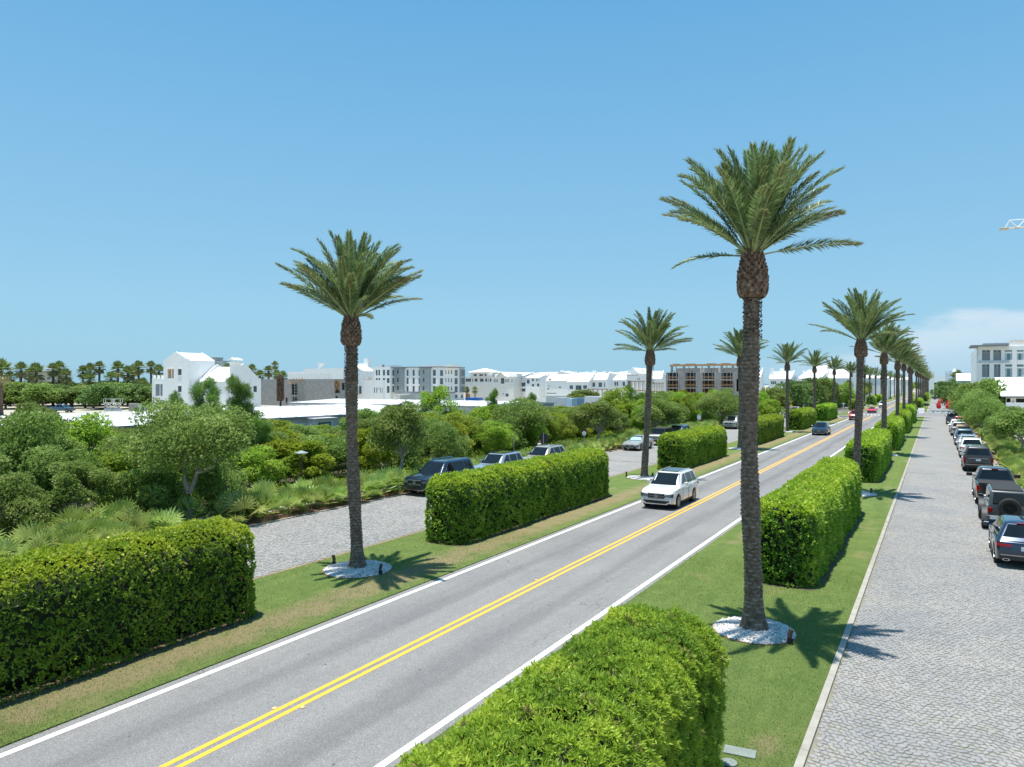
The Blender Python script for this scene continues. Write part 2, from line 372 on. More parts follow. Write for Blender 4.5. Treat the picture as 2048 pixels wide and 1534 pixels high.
# cars
def paint(name, col, metal=0.0, rough=0.3):
    return simple(name, col, rough, metal, 0.02, 1.0, 0, 1.0)
paint('paint_white', (0.70, 0.70, 0.69)); simple('flare_grey', (0.06, 0.063, 0.067), 0.6); paint('paint_black', (0.010, 0.011, 0.013)); paint('paint_navy', (0.008, 0.022, 0.05), 0.3)
paint('paint_midnight', (0.012, 0.03, 0.065), 0.4); paint('paint_grey', (0.075, 0.08, 0.085), 0.0); paint('paint_silver', (0.42, 0.42, 0.41), 0.5)
paint('paint_champagne', (0.47, 0.44, 0.38), 0.4); paint('paint_blue_silver', (0.33, 0.40, 0.47), 0.4); paint('paint_red', (0.62, 0.012, 0.012)); paint('paint_graphite', (0.055, 0.055, 0.06), 0.4)
paint('paint_brown', (0.05, 0.035, 0.03), 0.3); paint('paint_slate_blue', (0.05, 0.11, 0.17), 0.3)
glass_mat('car_glass', (0.009, 0.012, 0.014), 0.03, 0.5)
simple('tyre_rubber', (0.022, 0.021, 0.02), 0.85, bmp=0.2, scale=10)
simple('alloy', (0.45, 0.45, 0.45), 0.3, 0.8); simple('black_alloy', (0.03, 0.03, 0.03), 0.35, 0.5)
simple('leaf_litter', (0.06, 0.055, 0.03), 0.95, var=0.4, scale=1.5, bmp=0.6)
simple('black_plastic', (0.018, 0.018, 0.019), 0.6); simple('chrome', (0.72, 0.73, 0.74), 0.15, 1.0, 0.02)
simple('headlamp_glass', (0.13, 0.15, 0.17), 0.08, 0.5); simple('tail_lamp_red', (0.30, 0.005, 0.008), 0.12)
simple('tan_canvas', (0.40, 0.30, 0.20), 0.9); simple('black_canvas', (0.025, 0.026, 0.028), 0.85)
simple('plate_white', (0.55, 0.60, 0.66), 0.5); simple('sunshade_silver', (0.45, 0.75, 0.80), 0.3, 0.3)
simple('skin', (0.50, 0.30, 0.21), 0.6); simple('hair_brown', (0.06, 0.035, 0.02), 0.8)
simple('cloth_white', (0.72, 0.72, 0.74), 0.9); simple('cloth_blue', (0.08, 0.14, 0.30), 0.9); simple('cloth_red', (0.5, 0.04, 0.05), 0.9); simple('cloth_black', (0.03, 0.03, 0.035), 0.9)
# ------------------------------------------------------------------ helpers: objects
def tag(o, label=None, cat=None, group=None, kind=None):
    if label: o['label'] = label
    if cat: o['category'] = cat
    if group: o['group'] = group
    if kind: o['kind'] = kind
    return o
def empty(name, loc, label=None, cat=None, group=None, rz=0.0):
    o = bpy.data.objects.new(name, None); o.location = loc; o.rotation_euler = (0, 0, rz)
    o.empty_display_size = 0.3
    COL.objects.link(o); return tag(o, label, cat, group)
def link(name, me, parent=None, loc=(0, 0, 0), rot=(0, 0, 0), sc=(1, 1, 1)):
    o = bpy.data.objects.new(name, me); COL.objects.link(o)
    if parent is not None: o.parent = parent
    o.location = loc; o.rotation_euler = rot; o.scale = sc
    return o
class MB:
    """collects shapes; build() links them as ONE mesh object"""
    def __init__(s): s.v = []; s.f = []; s.m = []; s.mi = 0
    def quad(s, *p):
        n = len(s.v); s.v += [tuple(q) for q in p]; s.f.append(tuple(range(n, n + len(p)))); s.m.append(s.mi)
    def box(s, x0, y0, z0, x1, y1, z1):
        n = len(s.v)
        s.v += [(x0, y0, z0), (x1, y0, z0), (x1, y1, z0), (x0, y1, z0), (x0, y0, z1), (x1, y0, z1), (x1, y1, z1), (x0, y1, z1)]
        for f in ((3, 2, 1, 0), (4, 5, 6, 7), (0, 1, 5, 4), (1, 2, 6, 5), (2, 3, 7, 6), (3, 0, 4, 7)):
            s.f.append(tuple(n + i for i in f)); s.m.append(s.mi)
        return s
    def bbox(s, x0, y0, z0, x1, y1, z1, b=0.02):
        """box with chamfered edges: three stacked outlines"""
        def ring(i, z): return [(x0 + i, y0, z), (x1 - i, y0, z), (x1, y0 + i, z), (x1, y1 - i, z), (x1 - i, y1, z), (x0 + i, y1, z), (x0, y1 - i, z), (x0, y0 + i, z)]
        def ring2(z): return [(x0 + b, y0 + b, z), (x1 - b, y0 + b, z), (x1 - b, y0 + b, z), (x1 - b, y1 - b, z), (x1 - b, y1 - b, z), (x0 + b, y1 - b, z), (x0 + b, y1 - b, z), (x0 + b, y0 + b, z)]
        s.loft([ring2(z0), ring(b, z0 + b), ring(b, z1 - b), ring2(z1)]); return s
    def loft(s, rings, closed=True, cap=True):
        n0 = len(s.v); k = len(rings[0])
        for r in rings: s.v += [tuple(p) for p in r]
        for i in range(len(rings) - 1):
            for j in range(k if closed else k - 1):
                a = n0 + i * k + j; b = n0 + i * k + (j + 1) % k
                s.f.append((a, b, b + k, a + k)); s.m.append(s.mi)
        if cap and closed:
            s.f.append(tuple(n0 + j for j in reversed(range(k)))); s.m.append(s.mi)
            s.f.append(tuple(n0 + (len(rings) - 1) * k + j for j in range(k))); s.m.append(s.mi)
        return s
    def tube(s, pts, rad, n=8, cap=True):
        rings = []
        up = Vector((0, 0, 1))
        for i, p in enumerate(pts):
            p = Vector(p)
            t = (Vector(pts[min(i + 1, len(pts) - 1)]) - Vector(pts[max(i - 1, 0)])).normalized()
            a = t.cross(up)
            if a.length < 0.05: a = t.cross(Vector((1, 0, 0)))
            a.normalize(); b = t.cross(a)
            r = rad[i] if isinstance(rad, (list, tuple)) else rad
            rings.append([p + (a * cos(2 * pi * j / n) + b * sin(2 * pi * j / n)) * r for j in range(n)])
        s.loft(rings, True, cap); return s
    def prism(s, poly, axis, a, b):
        """2D polygon swept along an axis: x -> (y,z), y -> (x,z), z -> (x,y)"""
        def P(q, t): return (t, q[0], q[1]) if axis == 'x' else (q[0], t, q[1]) if axis == 'y' else (q[0], q[1], t)
        s.loft([[P(q, a) for q in poly], [P(q, b) for q in poly]]); return s
    def disc(s, c, r, axis='y', n=16, th=0.02):
        poly = [(r * cos(2 * pi * i / n) + (c[0] if axis != 'x' else c[1]), r * sin(2 * pi * i / n) + (c[2] if axis != 'z' else c[1])) for i in range(n)]
        t = {'x': c[0], 'y': c[1], 'z': c[2]}[axis]
        return s.prism(poly, axis, t - th / 2, t + th / 2)
    def mesh(s, name, mats):
        me = bpy.data.meshes.new(name); me.from_pydata(s.v, [], s.f)
        for m in (mats if isinstance(mats, (list, tuple)) else [mats]): me.materials.append(MATS[m] if isinstance(m, str) else m)
        if any(s.m): me.polygons.foreach_set('material_index', s.m)
        me.validate(); me.update(); return me
    def build(s, name, mats, parent=None, loc=(0, 0, 0), smooth=False, rz=0.0):
        me = s.mesh(name, mats)
        bmesh_fix(me)
        if smooth: smooth_by_angle(me, smooth)
        return link(name, me, parent, loc, (0, 0, rz))
def bmesh_fix(me):
    import bmesh
    if len(me.polygons) > 40000: return
    bm = bmesh.new(); bm.from_mesh(me); bmesh.ops.recalc_face_normals(bm, faces=bm.faces[:]); bm.to_mesh(me); bm.free()
def smooth_by_angle(me, ang=35):
    me.polygons.foreach_set('use_smooth', [True] * len(me.polygons))
    if ang is True: ang = 35
    try: me.set_sharp_from_angle(angle=radians(ang))
    except Exception: pass
def np_mesh(name, V, k, mats, attrs=None, mi=None):
    """mesh of n separate k-gons, V is (n, k, 3)"""
    n = V.shape[0]
    me = bpy.data.meshes.new(name)
    me.vertices.add(n * k); me.vertices.foreach_set('co', V.reshape(-1).astype(np.float32))
    me.loops.add(n * k); me.loops.foreach_set('vertex_index', np.arange(n * k, dtype=np.int32))
    me.polygons.add(n); me.polygons.foreach_set('loop_start', np.arange(0, n * k, k, dtype=np.int32))
    for m in mats: me.materials.append(MATS[m])
    if mi is not None: me.polygons.foreach_set('material_index', mi.astype(np.int32))
    for an, av in (attrs or {}).items():
        at_ = me.attributes.new(an, 'FLOAT', 'FACE'); at_.data.foreach_set('value', av.astype(np.float32))
    me.update(calc_edges=True); return me
def nrm(a): return a / np.maximum(np.linalg.norm(a, axis=-1, keepdims=True), 1e-9)
def leaves(P, D, L, W, rg, fold=0.0):
    """leaf quads: P base points, D directions, L, W sizes"""
    n = len(P)
    side = nrm(np.cross(D, nrm(rg.normal(size=(n, 3)) + np.array([0, 0, 1.2]))))
    L = np.broadcast_to(L, (n,))[:, None]; W = np.broadcast_to(W, (n,))[:, None]
    V = np.empty((n, 4, 3))
    V[:, 0] = P; V[:, 1] = P + D * L * 0.45 + side * W * 0.5; V[:, 2] = P + D * L; V[:, 3] = P + D * L * 0.45 - side * W * 0.5
    return V
def sprigs(P, Nn, k, L, W, rg, spread=0.8, lvar=0.3):
    """k leaves radiating from every point P around axis Nn"""
    n = len(P)
    Pk = np.repeat(P, k, 0); Nk = np.repeat(Nn, k, 0)
    D = nrm(Nk * (1 - spread * 0.5) + rg.normal(size=(n * k, 3)) * spread)
    LL = L * (1 + rg.uniform(-lvar, lvar, n * k))
    rnd = np.clip(np.repeat(rg.uniform(0, 1, n), k) * 0.7 + rg.uniform(0, 1, n * k) * 0.3, 0, 1)
    return leaves(Pk, D, LL, LL * W / L, rg), rnd
# ================================================================== THE SETTING
def struct(o): o['kind'] = 'structure'; return o
X_LS0, X_LS1 = -29.6, -21.5         # left paved street
X_LL1 = -15.85                      # left lawn ends, road begins
X_RR = -8.72                        # road ends, right lawn begins
X_KERB = -2.3                       # lawn / flush kerb
X_RS0, X_RS1 = -2.14, 4.5           # right paved street
Y_J0, Y_J1 = 168.0, 206.0           # the crossing
MB().box(-655, -400, -1.5, 9000, 9000, -0.03).build('ground', 'scrub_ground')
struct(bpy.data.objects['ground'])
struct(MB().box(-16000, -9000, -4.0, -655.2, 16000, -2.6).build('sea', 'sea_water'))
g = MB(); g.box(X_LL1, -12, -0.02, X_RR, 900, 0.02)
struct(g.build('road', 'asphalt'))
g = MB(); g.box(X_LS0 - 60, Y_J0, -0.02, X_LL1 - 0.01, Y_J1, 0.016); g.box(X_RR + 0.01, Y_J0 + 14, -0.02, X_RS1 + 3, Y_J1, 0.016)
struct(g.build('side_street', 'asphalt'))
struct(MB().box(-63, -12, -0.02, X_LS0 - 4.02, 168, 0.0).build('thicket_floor', 'leaf_litter'))
def patch(name, mat, x0, x1, y0, y1, z, z0=-0.02): return struct(MB().box(x0, y0, z0, x1, y1, z).build(name, mat))
patch('left_lawn', 'lawn', X_LS1 + 0.08, X_LL1 - 0.01, -12, 163, 0.05)
patch('left_lawn', 'lawn', X_LS1 + 0.08, X_LL1 - 0.01, 208, 700, 0.05)
patch('left_lawn', 'lawn', X_LS1 + 1.2, X_LL1 - 1.0, 176, 196, 0.05)
patch('right_lawn', 'lawn_right', X_RR + 0.01, X_KERB - 0.01, -12, 178, 0.05)
patch('right_lawn', 'lawn_right', X_RR + 0.01, X_KERB - 0.01, 209, 700, 0.05)
patch('planting_strip', 'mulch', X_LS0 - 2.4, X_LS0 - 0.15, -12, 162, 0.04)
patch('footpath', 'pale_paving', X_LS0 - 4.0, X_LS0 - 2.42, -12, 162, 0.03)
patch('planting_bed', 'mulch', X_RS1 + 0.14, X_RS1 + 3.0, -12, 176, 0.05)
patch('footpath', 'pale_paving', X_RS1 + 3.02, X_RS1 + 6.5, -12, 176, 0.03)
patch('verge', 'lawn_right', X_LS0 - 9, X_LS0 - 4.05, 96, 160, 0.03)
k = MB()
for i in range(0, 96):
    y = -6 + i * 1.9
    k.box(X_KERB, y, -0.02, X_RS0 - 0.005, y + 1.885, 0.062 + 0.004 * sin(i * 7.1))
struct(k.build('kerb', 'concrete'))
k = MB(); k.box(X_LS1, -12, -0.02, X_LS1 + 0.07, 163, 0.045); struct(k.build('kerb', 'rust_steel'))
k = MB(); k.box(X_LS0 - 0.14, -12, -0.02, X_LS0 - 0.01, 162, 0.06); k.box(X_RS1 + 0.01, -12, -0.02, X_RS1 + 0.13, 176, 0.09)
struct(k.build('kerb', 'concrete'))
patch('left_street_bed', 'joint_sand', X_LS0, X_LS1 - 0.005, -12, 70, 0.0)
patch('left_street', 'setts_far', X_LS0, X_LS1 - 0.005, 62, Y_J0 - 0.01, 0.022)
patch('left_street', 'setts_far', X_LS0, X_LS1 - 0.005, Y_J1 + 0.01, 700, 0.022)
patch('right_street_bed', 'joint_sand', X_RS0, X_RS1, -12, 74, 0.0)
patch('right_street', 'setts_far', X_RS0, X_RS1, 66, Y_J0 + 13.9, 0.022)
patch('right_street', 'setts_far', X_RS0, X_RS1 + 1, Y_J1 + 0.01, 700, 0.022)
# soil strips under the hedges
# painted lines
def lane(name, mat, x, w, segs):
    m = MB()
    for a, b in segs:
        n = max(1, int((b - a) / 6))
        for i in range(n):
            y0 = a + (b - a) * i / n; y1 = a + (b - a) * (i + 1) / n
            m.quad((x - w / 2, y0, 0.0245), (x + w / 2, y0, 0.0245), (x + w / 2, y1, 0.0245), (x - w / 2, y1, 0.0245))
    return struct(m.build(name, mat))
lane('left_edge_line', 'road_paint_white', -15.52, 0.17, [(-10, 163), (210, 880)])
lane('right_edge_line', 'road_paint_white', -8.98, 0.17, [(-10, 176), (210, 880)])
lane('centre_line', 'road_paint_yellow', -12.47, 0.13, [(-10, 178), (206, 880)])
lane('centre_line', 'road_paint_yellow', -12.20, 0.13, [(-10, 178), (206, 880)])
m = MB()
for i in range(9): m.quad((-15.3 + i * 0.75, 181, 0.0245), (-14.95 + i * 0.75, 181, 0.0245), (-14.95 + i * 0.75, 184, 0.0245), (-15.3 + i * 0.75, 184, 0.0245))
struct(m.build('crossing_stripes', 'road_paint_white'))
# raised reflectors beside the yellow lines
simple('reflector_amber', (0.75, 0.50, 0.22), 0.25)
y = 10.9
k = 0
for yy in (10.9, 22.9, 34.9, 46.9, 58.9):
    for dx, w in ((-0.24, 'left'), (0.24, 'right')):
        b = MB(); b.bbox(-0.055, -0.05, 0, 0.055, 0.05, 0.022, 0.01)
        o = b.build('road_reflector', 'reflector_amber', None, (-12.335 + dx, yy + (0.0 if dx < 0 else 0.35), 0.02))
        where = ['in the foreground', 'beside the first left palm', 'level with the left hedge', 'just before the white SUV', 'behind the white SUV'][k // 2]
        tag(o, 'small amber reflector %s of the double yellow line, %s' % (w, where), 'reflector', 'amber reflectors along the yellow line'); k += 1
# ------------------------------------------------------------------ granite setts, every stone its own solid
def setts(x0f, x1f, y0, y1, px, py, seed, th=0.022, jit=0.30, joint=0.011):
    rg = np.random.default_rng(seed)
    rows = int((y1 - y0) / py); quads = []
    cx, cy = [], []
    for r in range(rows):
        y = y0 + r * py
        a, b = x0f(y), x1f(y)
        n = int((b - a) / px)
        xs = a + (np.arange(n) + (0.5 if r % 2 else 0.0)) * px
        cx.append(xs); cy.append(np.full(n, y))
    cx = np.concatenate(cx); cy = np.concatenate(cy); n = len(cx)
    # corners of a brick-bond hexagon, jittered by a hash of their own position so neighbours share them
    def jitter(x, y):
        h1 = np.sin(x * 127.1 + y * 311.7) * 43758.5453; h2 = np.sin(x * 269.5 + y * 183.3) * 28001.8384
        return (h1 - np.floor(h1) - 0.5), (h2 - np.floor(h2) - 0.5)
    off = [(-0.5, -0.36), (0.0, -0.62), (0.5, -0.36), (0.5, 0.38), (0.0, 0.38), (-0.5, 0.38)]
    off = [(-0.5, -0.33), (0.0, -0.5), (0.5, -0.33), (0.5, 0.33), (0.0, 0.5), (-0.5, 0.33)]
    hx = np.zeros((n, 6)); hy = np.zeros((n, 6))
    for i, (ox, oy) in enumerate(off):
        X = np.round((cx + ox * px) / (px / 2)) * (px / 2)
        Y = cy + oy * py * 1.0
        kx = np.round(X / (px / 2)); ky = np.round((Y - y0) / (py / 6))
        j1, j2 = jitter(kx, ky)
        hx[:, i] = X + j1 * jit * px; hy[:, i] = Y + j2 * jit * py
    # slow waves make the courses scallop like the real ones
    w = 0.07 * np.sin(hx * 2.1 + 0.7 * np.sin(hy * 0.9)) + 0.03 * np.sin(hx * 4.3 + hy * 1.7)
    hy = hy + w
    hx = hx + 0.05 * np.sin(hy * 2.3 + hx)
    mx = hx.mean(1, keepdims=True); my = hy.mean(1, keepdims=True)
    dx, dy = hx - mx, hy - my; r = np.sqrt(dx * dx + dy * dy) + 1e-6
    gap = joint * rg.uniform(0.6, 1.7, (n, 1))
    bx = mx + dx * (1 - gap / r); by = my + dy * (1 - gap / r)
    gap2 = gap + 0.012
    tx = mx + dx * (1 - gap2 / r); ty = my + dy * (1 - gap2 / r)
    h = th + rg.uniform(-0.004, 0.006, (n, 1))
    tilt = rg.uniform(-0.05, 0.05, (n, 2))
    tz = h + (tx - mx) * tilt[:, :1] + (ty - my) * tilt[:, 1:]
    B = np.stack([bx, by, tz - 0.010], -1); T = np.stack([tx, ty, tz], -1); Z = np.stack([bx, by, np.full_like(bx, -0.001)], -1)
    return np.concatenate([Z, B, T], 1), rg.uniform(0, 1, n)      # (n, 18, 3)
def setts_mesh(name, V, rnd, low=False):
    n = len(V)
    me = bpy.data.meshes.new(name)
    if low: V = V[:, 6:, :]; k = 12
    else: k = 18
    faces = []
    base = np.arange(n)[:, None] * k
    lv = []
    for lay in range(0, k - 6, 6):
        for i in range(6):
            j = (i + 1) % 6
            lv.append(np.stack([base[:, 0] + lay + i, base[:, 0] + lay + j, base[:, 0] + lay + 6 + j, base[:, 0] + lay + 6 + i], 1))
    q = np.stack(lv, 1)                         # (n, m, 4)
    m = q.shape[1]
    top = base + np.arange(k - 6, k)[None, :]
    loops = np.concatenate([q.reshape(n, -1), top], 1)
    per = m * 4 + 6
    me.vertices.add(n * k); me.vertices.foreach_set('co', V.reshape(-1).astype(np.float32))
    me.loops.add(n * per); me.loops.foreach_set('vertex_index', loops.reshape(-1).astype(np.int32))
    st = np.concatenate([np.arange(m) * 4, [m * 4]])
    ls = (np.arange(n)[:, None] * per + st[None, :]).reshape(-1)
    me.polygons.add(len(ls)); me.polygons.foreach_set('loop_start', ls.astype(np.int32))
    me.materials.append(MATS['setts'])
    a = me.attributes.new('rnd', 'FLOAT', 'FACE'); a.data.foreach_set('value', np.repeat(rnd, m + 1).astype(np.float32))
    me.update(calc_edges=True); return me
V, rnd = setts(lambda y: X_RS0 + 0.09, lambda y: min(X_RS1 - 0.1, 0.6 + 0.105 * max(y, 0)), 9.0, 66.0, 0.138, 0.138, 3, jit=0.40, joint=0.008)
V[:, :, 0] = np.maximum(V[:, :, 0], X_RS0 + 0.006)
root = bpy.data.objects['right_street_bed']; root['kind'] = 'structure'
# the 300 nearest in view stand as stones of their own
dist = np.hypot(V[:, 12, 0], V[:, 12, 1])
vis = (V[:, 12, 1] * C_ - V[:, 12, 0] * S_) > 13.5
order = np.argsort(np.where(vis, dist, 1e9))
near = set(order[:300].tolist())
for i in order[:300]:
    o = link('paving_stone', setts_mesh('paving_stone', V[i:i + 1], rnd[i:i + 1]), root)
rest = np.array([i for i in range(len(V)) if i not in near])
o = link('paving_stones', setts_mesh('paving_stones', V[rest], rnd[rest]), root); o['kind'] = 'stuff'
V, rnd = setts(lambda y: X_LS0 + 0.1, lambda y: X_LS1 - 0.1, 6.0, 62.0, 0.16, 0.15, 5, jit=0.38, joint=0.009)
o = link('paving_stones', setts_mesh('paving_stones', V, rnd, True), bpy.data.objects['left_street_bed']); o['kind'] = 'stuff'

# ================================================================== HEDGES
def hedge(name, x0, x1, y0, y1, H, L, W, k, cover, label, cat, group, mats, seed, amp=0.05):
    rg = np.random.default_rng(seed)
    root = empty(name, ((x0 + x1) / 2, (y0 + y1) / 2, 0), label, cat, group)
    hx, hy = (x1 - x0) / 2, (y1 - y0) / 2
    r = 0.72
    areas = np.array([4 * hx * hy, 2 * hy * H, 2 * hy * H, 2 * hx * H, 2 * hx * H])
    n = int(areas.sum() * cover / k)
    f = rg.choice(5, n, p=areas / areas.sum())
    u, v = rg.uniform(-1, 1, n), rg.uniform(0, 1, n)
    P = np.zeros((n, 3))
    P[:, 0] = np.where(f == 0, u * hx, np.where(f == 1, -hx, np.where(f == 2, hx, u * hx)))
    P[:, 1] = np.where(f == 0, (v * 2 - 1) * hy, np.where((f == 1) | (f == 2), u * hy, np.where(f == 3, -hy, hy)))
    P[:, 2] = np.where(f == 0, H, v * H)
    lo = np.array([-hx + r, -hy + r, -5]); hi = np.array([hx - r, hy - r, H - r])
    Q = np.clip(P, lo, hi); D = P - Q; Nn = nrm(D)
    P = Q + Nn * r
    wx, wy, wz = P[:, 0] + seed, P[:, 1] + seed * 3.1, P[:, 2]
    lump = np.sin(wy * 1.3 + 2 * np.sin(wz * 0.9)) + 0.7 * np.sin(wy * 2.9 + wz * 1.7 + wx) + 0.5 * np.sin(wx * 3.3 + wz * 3.1) + 0.5 * np.sin(wy * 6.1 + wx * 4 + wz * 5.2)
    lump2 = np.sin(wy * 17 + wz * 13) * np.sin(wz * 19 + wx * 15 + wy * 5)
    lump3 = np.sin(wy * 7.3 + 1.5 * np.sin(wz * 5 + wx * 3)) * np.sin(wz * 8.1 + wx * 6.7 + np.sin(wy * 4))
    P += Nn * (lump * amp * 0.55 + lump2 * amp * 0.6 + lump3 * amp * 1.0 + rg.uniform(-0.08, 0.02, n))[:, None]
    P[:, 0] += 0.04 * np.sin(wy * 0.8)
    # a few thin places in the side faces
    thin = (np.sin(wy * 2.3 + seed) * np.sin(wz * 3.1 + wy * 0.7) + 0.35 * np.sin(wy * 9 + wz * 7)) > 1.02
    keep = ~(thin & (Nn[:, 2] < 0.5) & (rg.uniform(0, 1, n) < 0.65))
    P, Nn = P[keep], Nn[keep]
    A = nrm(Nn + np.array([0, 0, 0.35]))
    V, rnd = sprigs(P, A, k, L, W, rg, 0.75)
    rnd = np.clip(rnd + np.repeat(np.clip(lump3 * 0.22, -0.25, 0.25), 1)[keep].repeat(k), 0, 1)
    up = np.repeat(Nn[:, 2], k); nn = len(V)
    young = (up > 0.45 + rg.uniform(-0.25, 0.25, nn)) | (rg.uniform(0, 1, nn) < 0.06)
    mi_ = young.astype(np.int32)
    dry = np.repeat((np.sin(P[:, 1] * 5.3 + seed) * np.sin(P[:, 2] * 6.1 + P[:, 0] * 4 + P[:, 1]) > 0.93), k) & (rg.uniform(0, 1, nn) < 0.45)
    mi_[dry | (rg.uniform(0, 1, nn) < 0.006)] = 2
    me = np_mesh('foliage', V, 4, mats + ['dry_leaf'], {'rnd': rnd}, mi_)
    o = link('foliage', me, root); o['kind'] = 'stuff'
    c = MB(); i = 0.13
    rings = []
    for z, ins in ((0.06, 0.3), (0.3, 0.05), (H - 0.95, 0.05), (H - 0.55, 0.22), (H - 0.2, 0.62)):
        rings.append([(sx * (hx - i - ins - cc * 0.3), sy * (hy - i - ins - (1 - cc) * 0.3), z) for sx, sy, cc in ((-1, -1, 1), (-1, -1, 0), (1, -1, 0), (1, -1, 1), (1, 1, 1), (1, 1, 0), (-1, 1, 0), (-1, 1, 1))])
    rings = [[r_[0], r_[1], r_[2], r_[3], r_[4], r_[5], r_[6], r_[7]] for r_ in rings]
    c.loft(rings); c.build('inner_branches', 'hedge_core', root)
    return root
LH = ['hedge_leaf', 'hedge_young_leaf']
def soil_strip(x0, x1, y0, y1, z=0.056):
    m = MB(); rr = random.Random(int(y0 * 7)); n = 40
    poly = []
    pts = [(x0 + (x1 - x0) * t, y0) for t in (0.1, 0.5, 0.9)] + [(x1, y0 + (y1 - y0) * t / 14) for t in range(1, 14)] + [(x0 + (x1 - x0) * t, y1) for t in (0.9, 0.5, 0.1)] + [(x0, y1 - (y1 - y0) * t / 14) for t in range(1, 14)]
    pts = [(a + rr.uniform(-0.05, 0.05), b + rr.uniform(-0.06, 0.06)) for a, b in pts]
    m.prism(pts, 'z', 0.03, z)
    return struct(m.build('hedge_soil', 'soil'))
left_h = [(4.0, 15.05, 'leftmost long hedge, in the left foreground'), (25.8, 42.7, 'left hedge in front of the parked navy SUV'), (57.2, 72.2, 'left hedge behind the moving white SUV'),
          (85.5, 103.0, 'left hedge just right of the tallest palm trunk'), (117.0, 132.8, 'left hedge beside the oncoming navy SUV'), (147.5, 163.0, 'left hedge ending at the side street'),
          (209.0, 226.0, 'short left hedge beyond the side street'), (262, 276, 'far left hedge past the second white car'), (296, 310, 'farthest left hedge by the road')]
for i, (a, b, w) in enumerate(left_h):
    d = max(16, (a + b) / 2); L = min(0.32, 0.066 + d * 0.0011)
    cover = 7.2 / (L * L) * (1.0 if i < 6 else 0.8)
    H = [2.95, 2.98, 2.95, 3.0, 3.0, 3.05, 2.9, 2.9, 2.9][i]
    hedge('clipped_hedge', -20.12 + 0.03 * (i % 2), -17.92, a, b, H, L, L * 0.52, 5, cover, 'clipped green %s' % w, 'hedge', 'clipped hedges along the road', LH, 11 + i)
    if i < 6: soil_strip(-20.1, -17.72, a - 0.1, b + 0.1)
right_h = [(3.0, 13.5, 'feathery hedge with yellow-green top in the bottom foreground'), (26.5, 44.5, 'big hedge right of the tallest palm trunk'), (57.3, 75.0, 'hedge with the second right palm in front of it'),
           (86.0, 105.0, 'hedge behind the third right palm'), (116.0, 136.0, 'fifth hedge of the right row, behind the fourth palm'), (145.5, 164.0, 'tall hedge ending the right row at the crossing'),
           (226, 241, 'right hedge beyond the crossing'), (330, 350, 'farther right hedge past the crossing'), (372, 392, 'farthest right hedge near the road end')]
for i, (a, b, w) in enumerate(right_h):
    d = max(9, (a + b) / 2); L = min(0.32, 0.066 + d * 0.0011)
    if i == 0:
        hedge('clipped_hedge', -5.55, -3.32, a, b, 2.93, 0.088, 0.021, 9, 2700, 'low ' + w if False else w, 'hedge', 'clipped hedges along the road', ['needle_hedge_leaf', 'needle_hedge_leaf'], 31, 0.06)
        soil_strip(-5.6, -3.3, a, b + 0.1)
        continue
    cover = 7.2 / (L * L) * (1.0 if i < 5 else 0.8)
    hedge('clipped_hedge', -5.82, -3.66, a, b, [0, 2.98, 2.95, 2.98, 2.95, 3.1, 2.9, 2.9, 2.9][i], L, L * 0.52, 5, cover, 'clipped green %s' % w, 'hedge', 'clipped hedges along the road', LH, 31 + i)
    if i < 5: soil_strip(-5.8, -3.45, a - 0.1, b + 0.1)

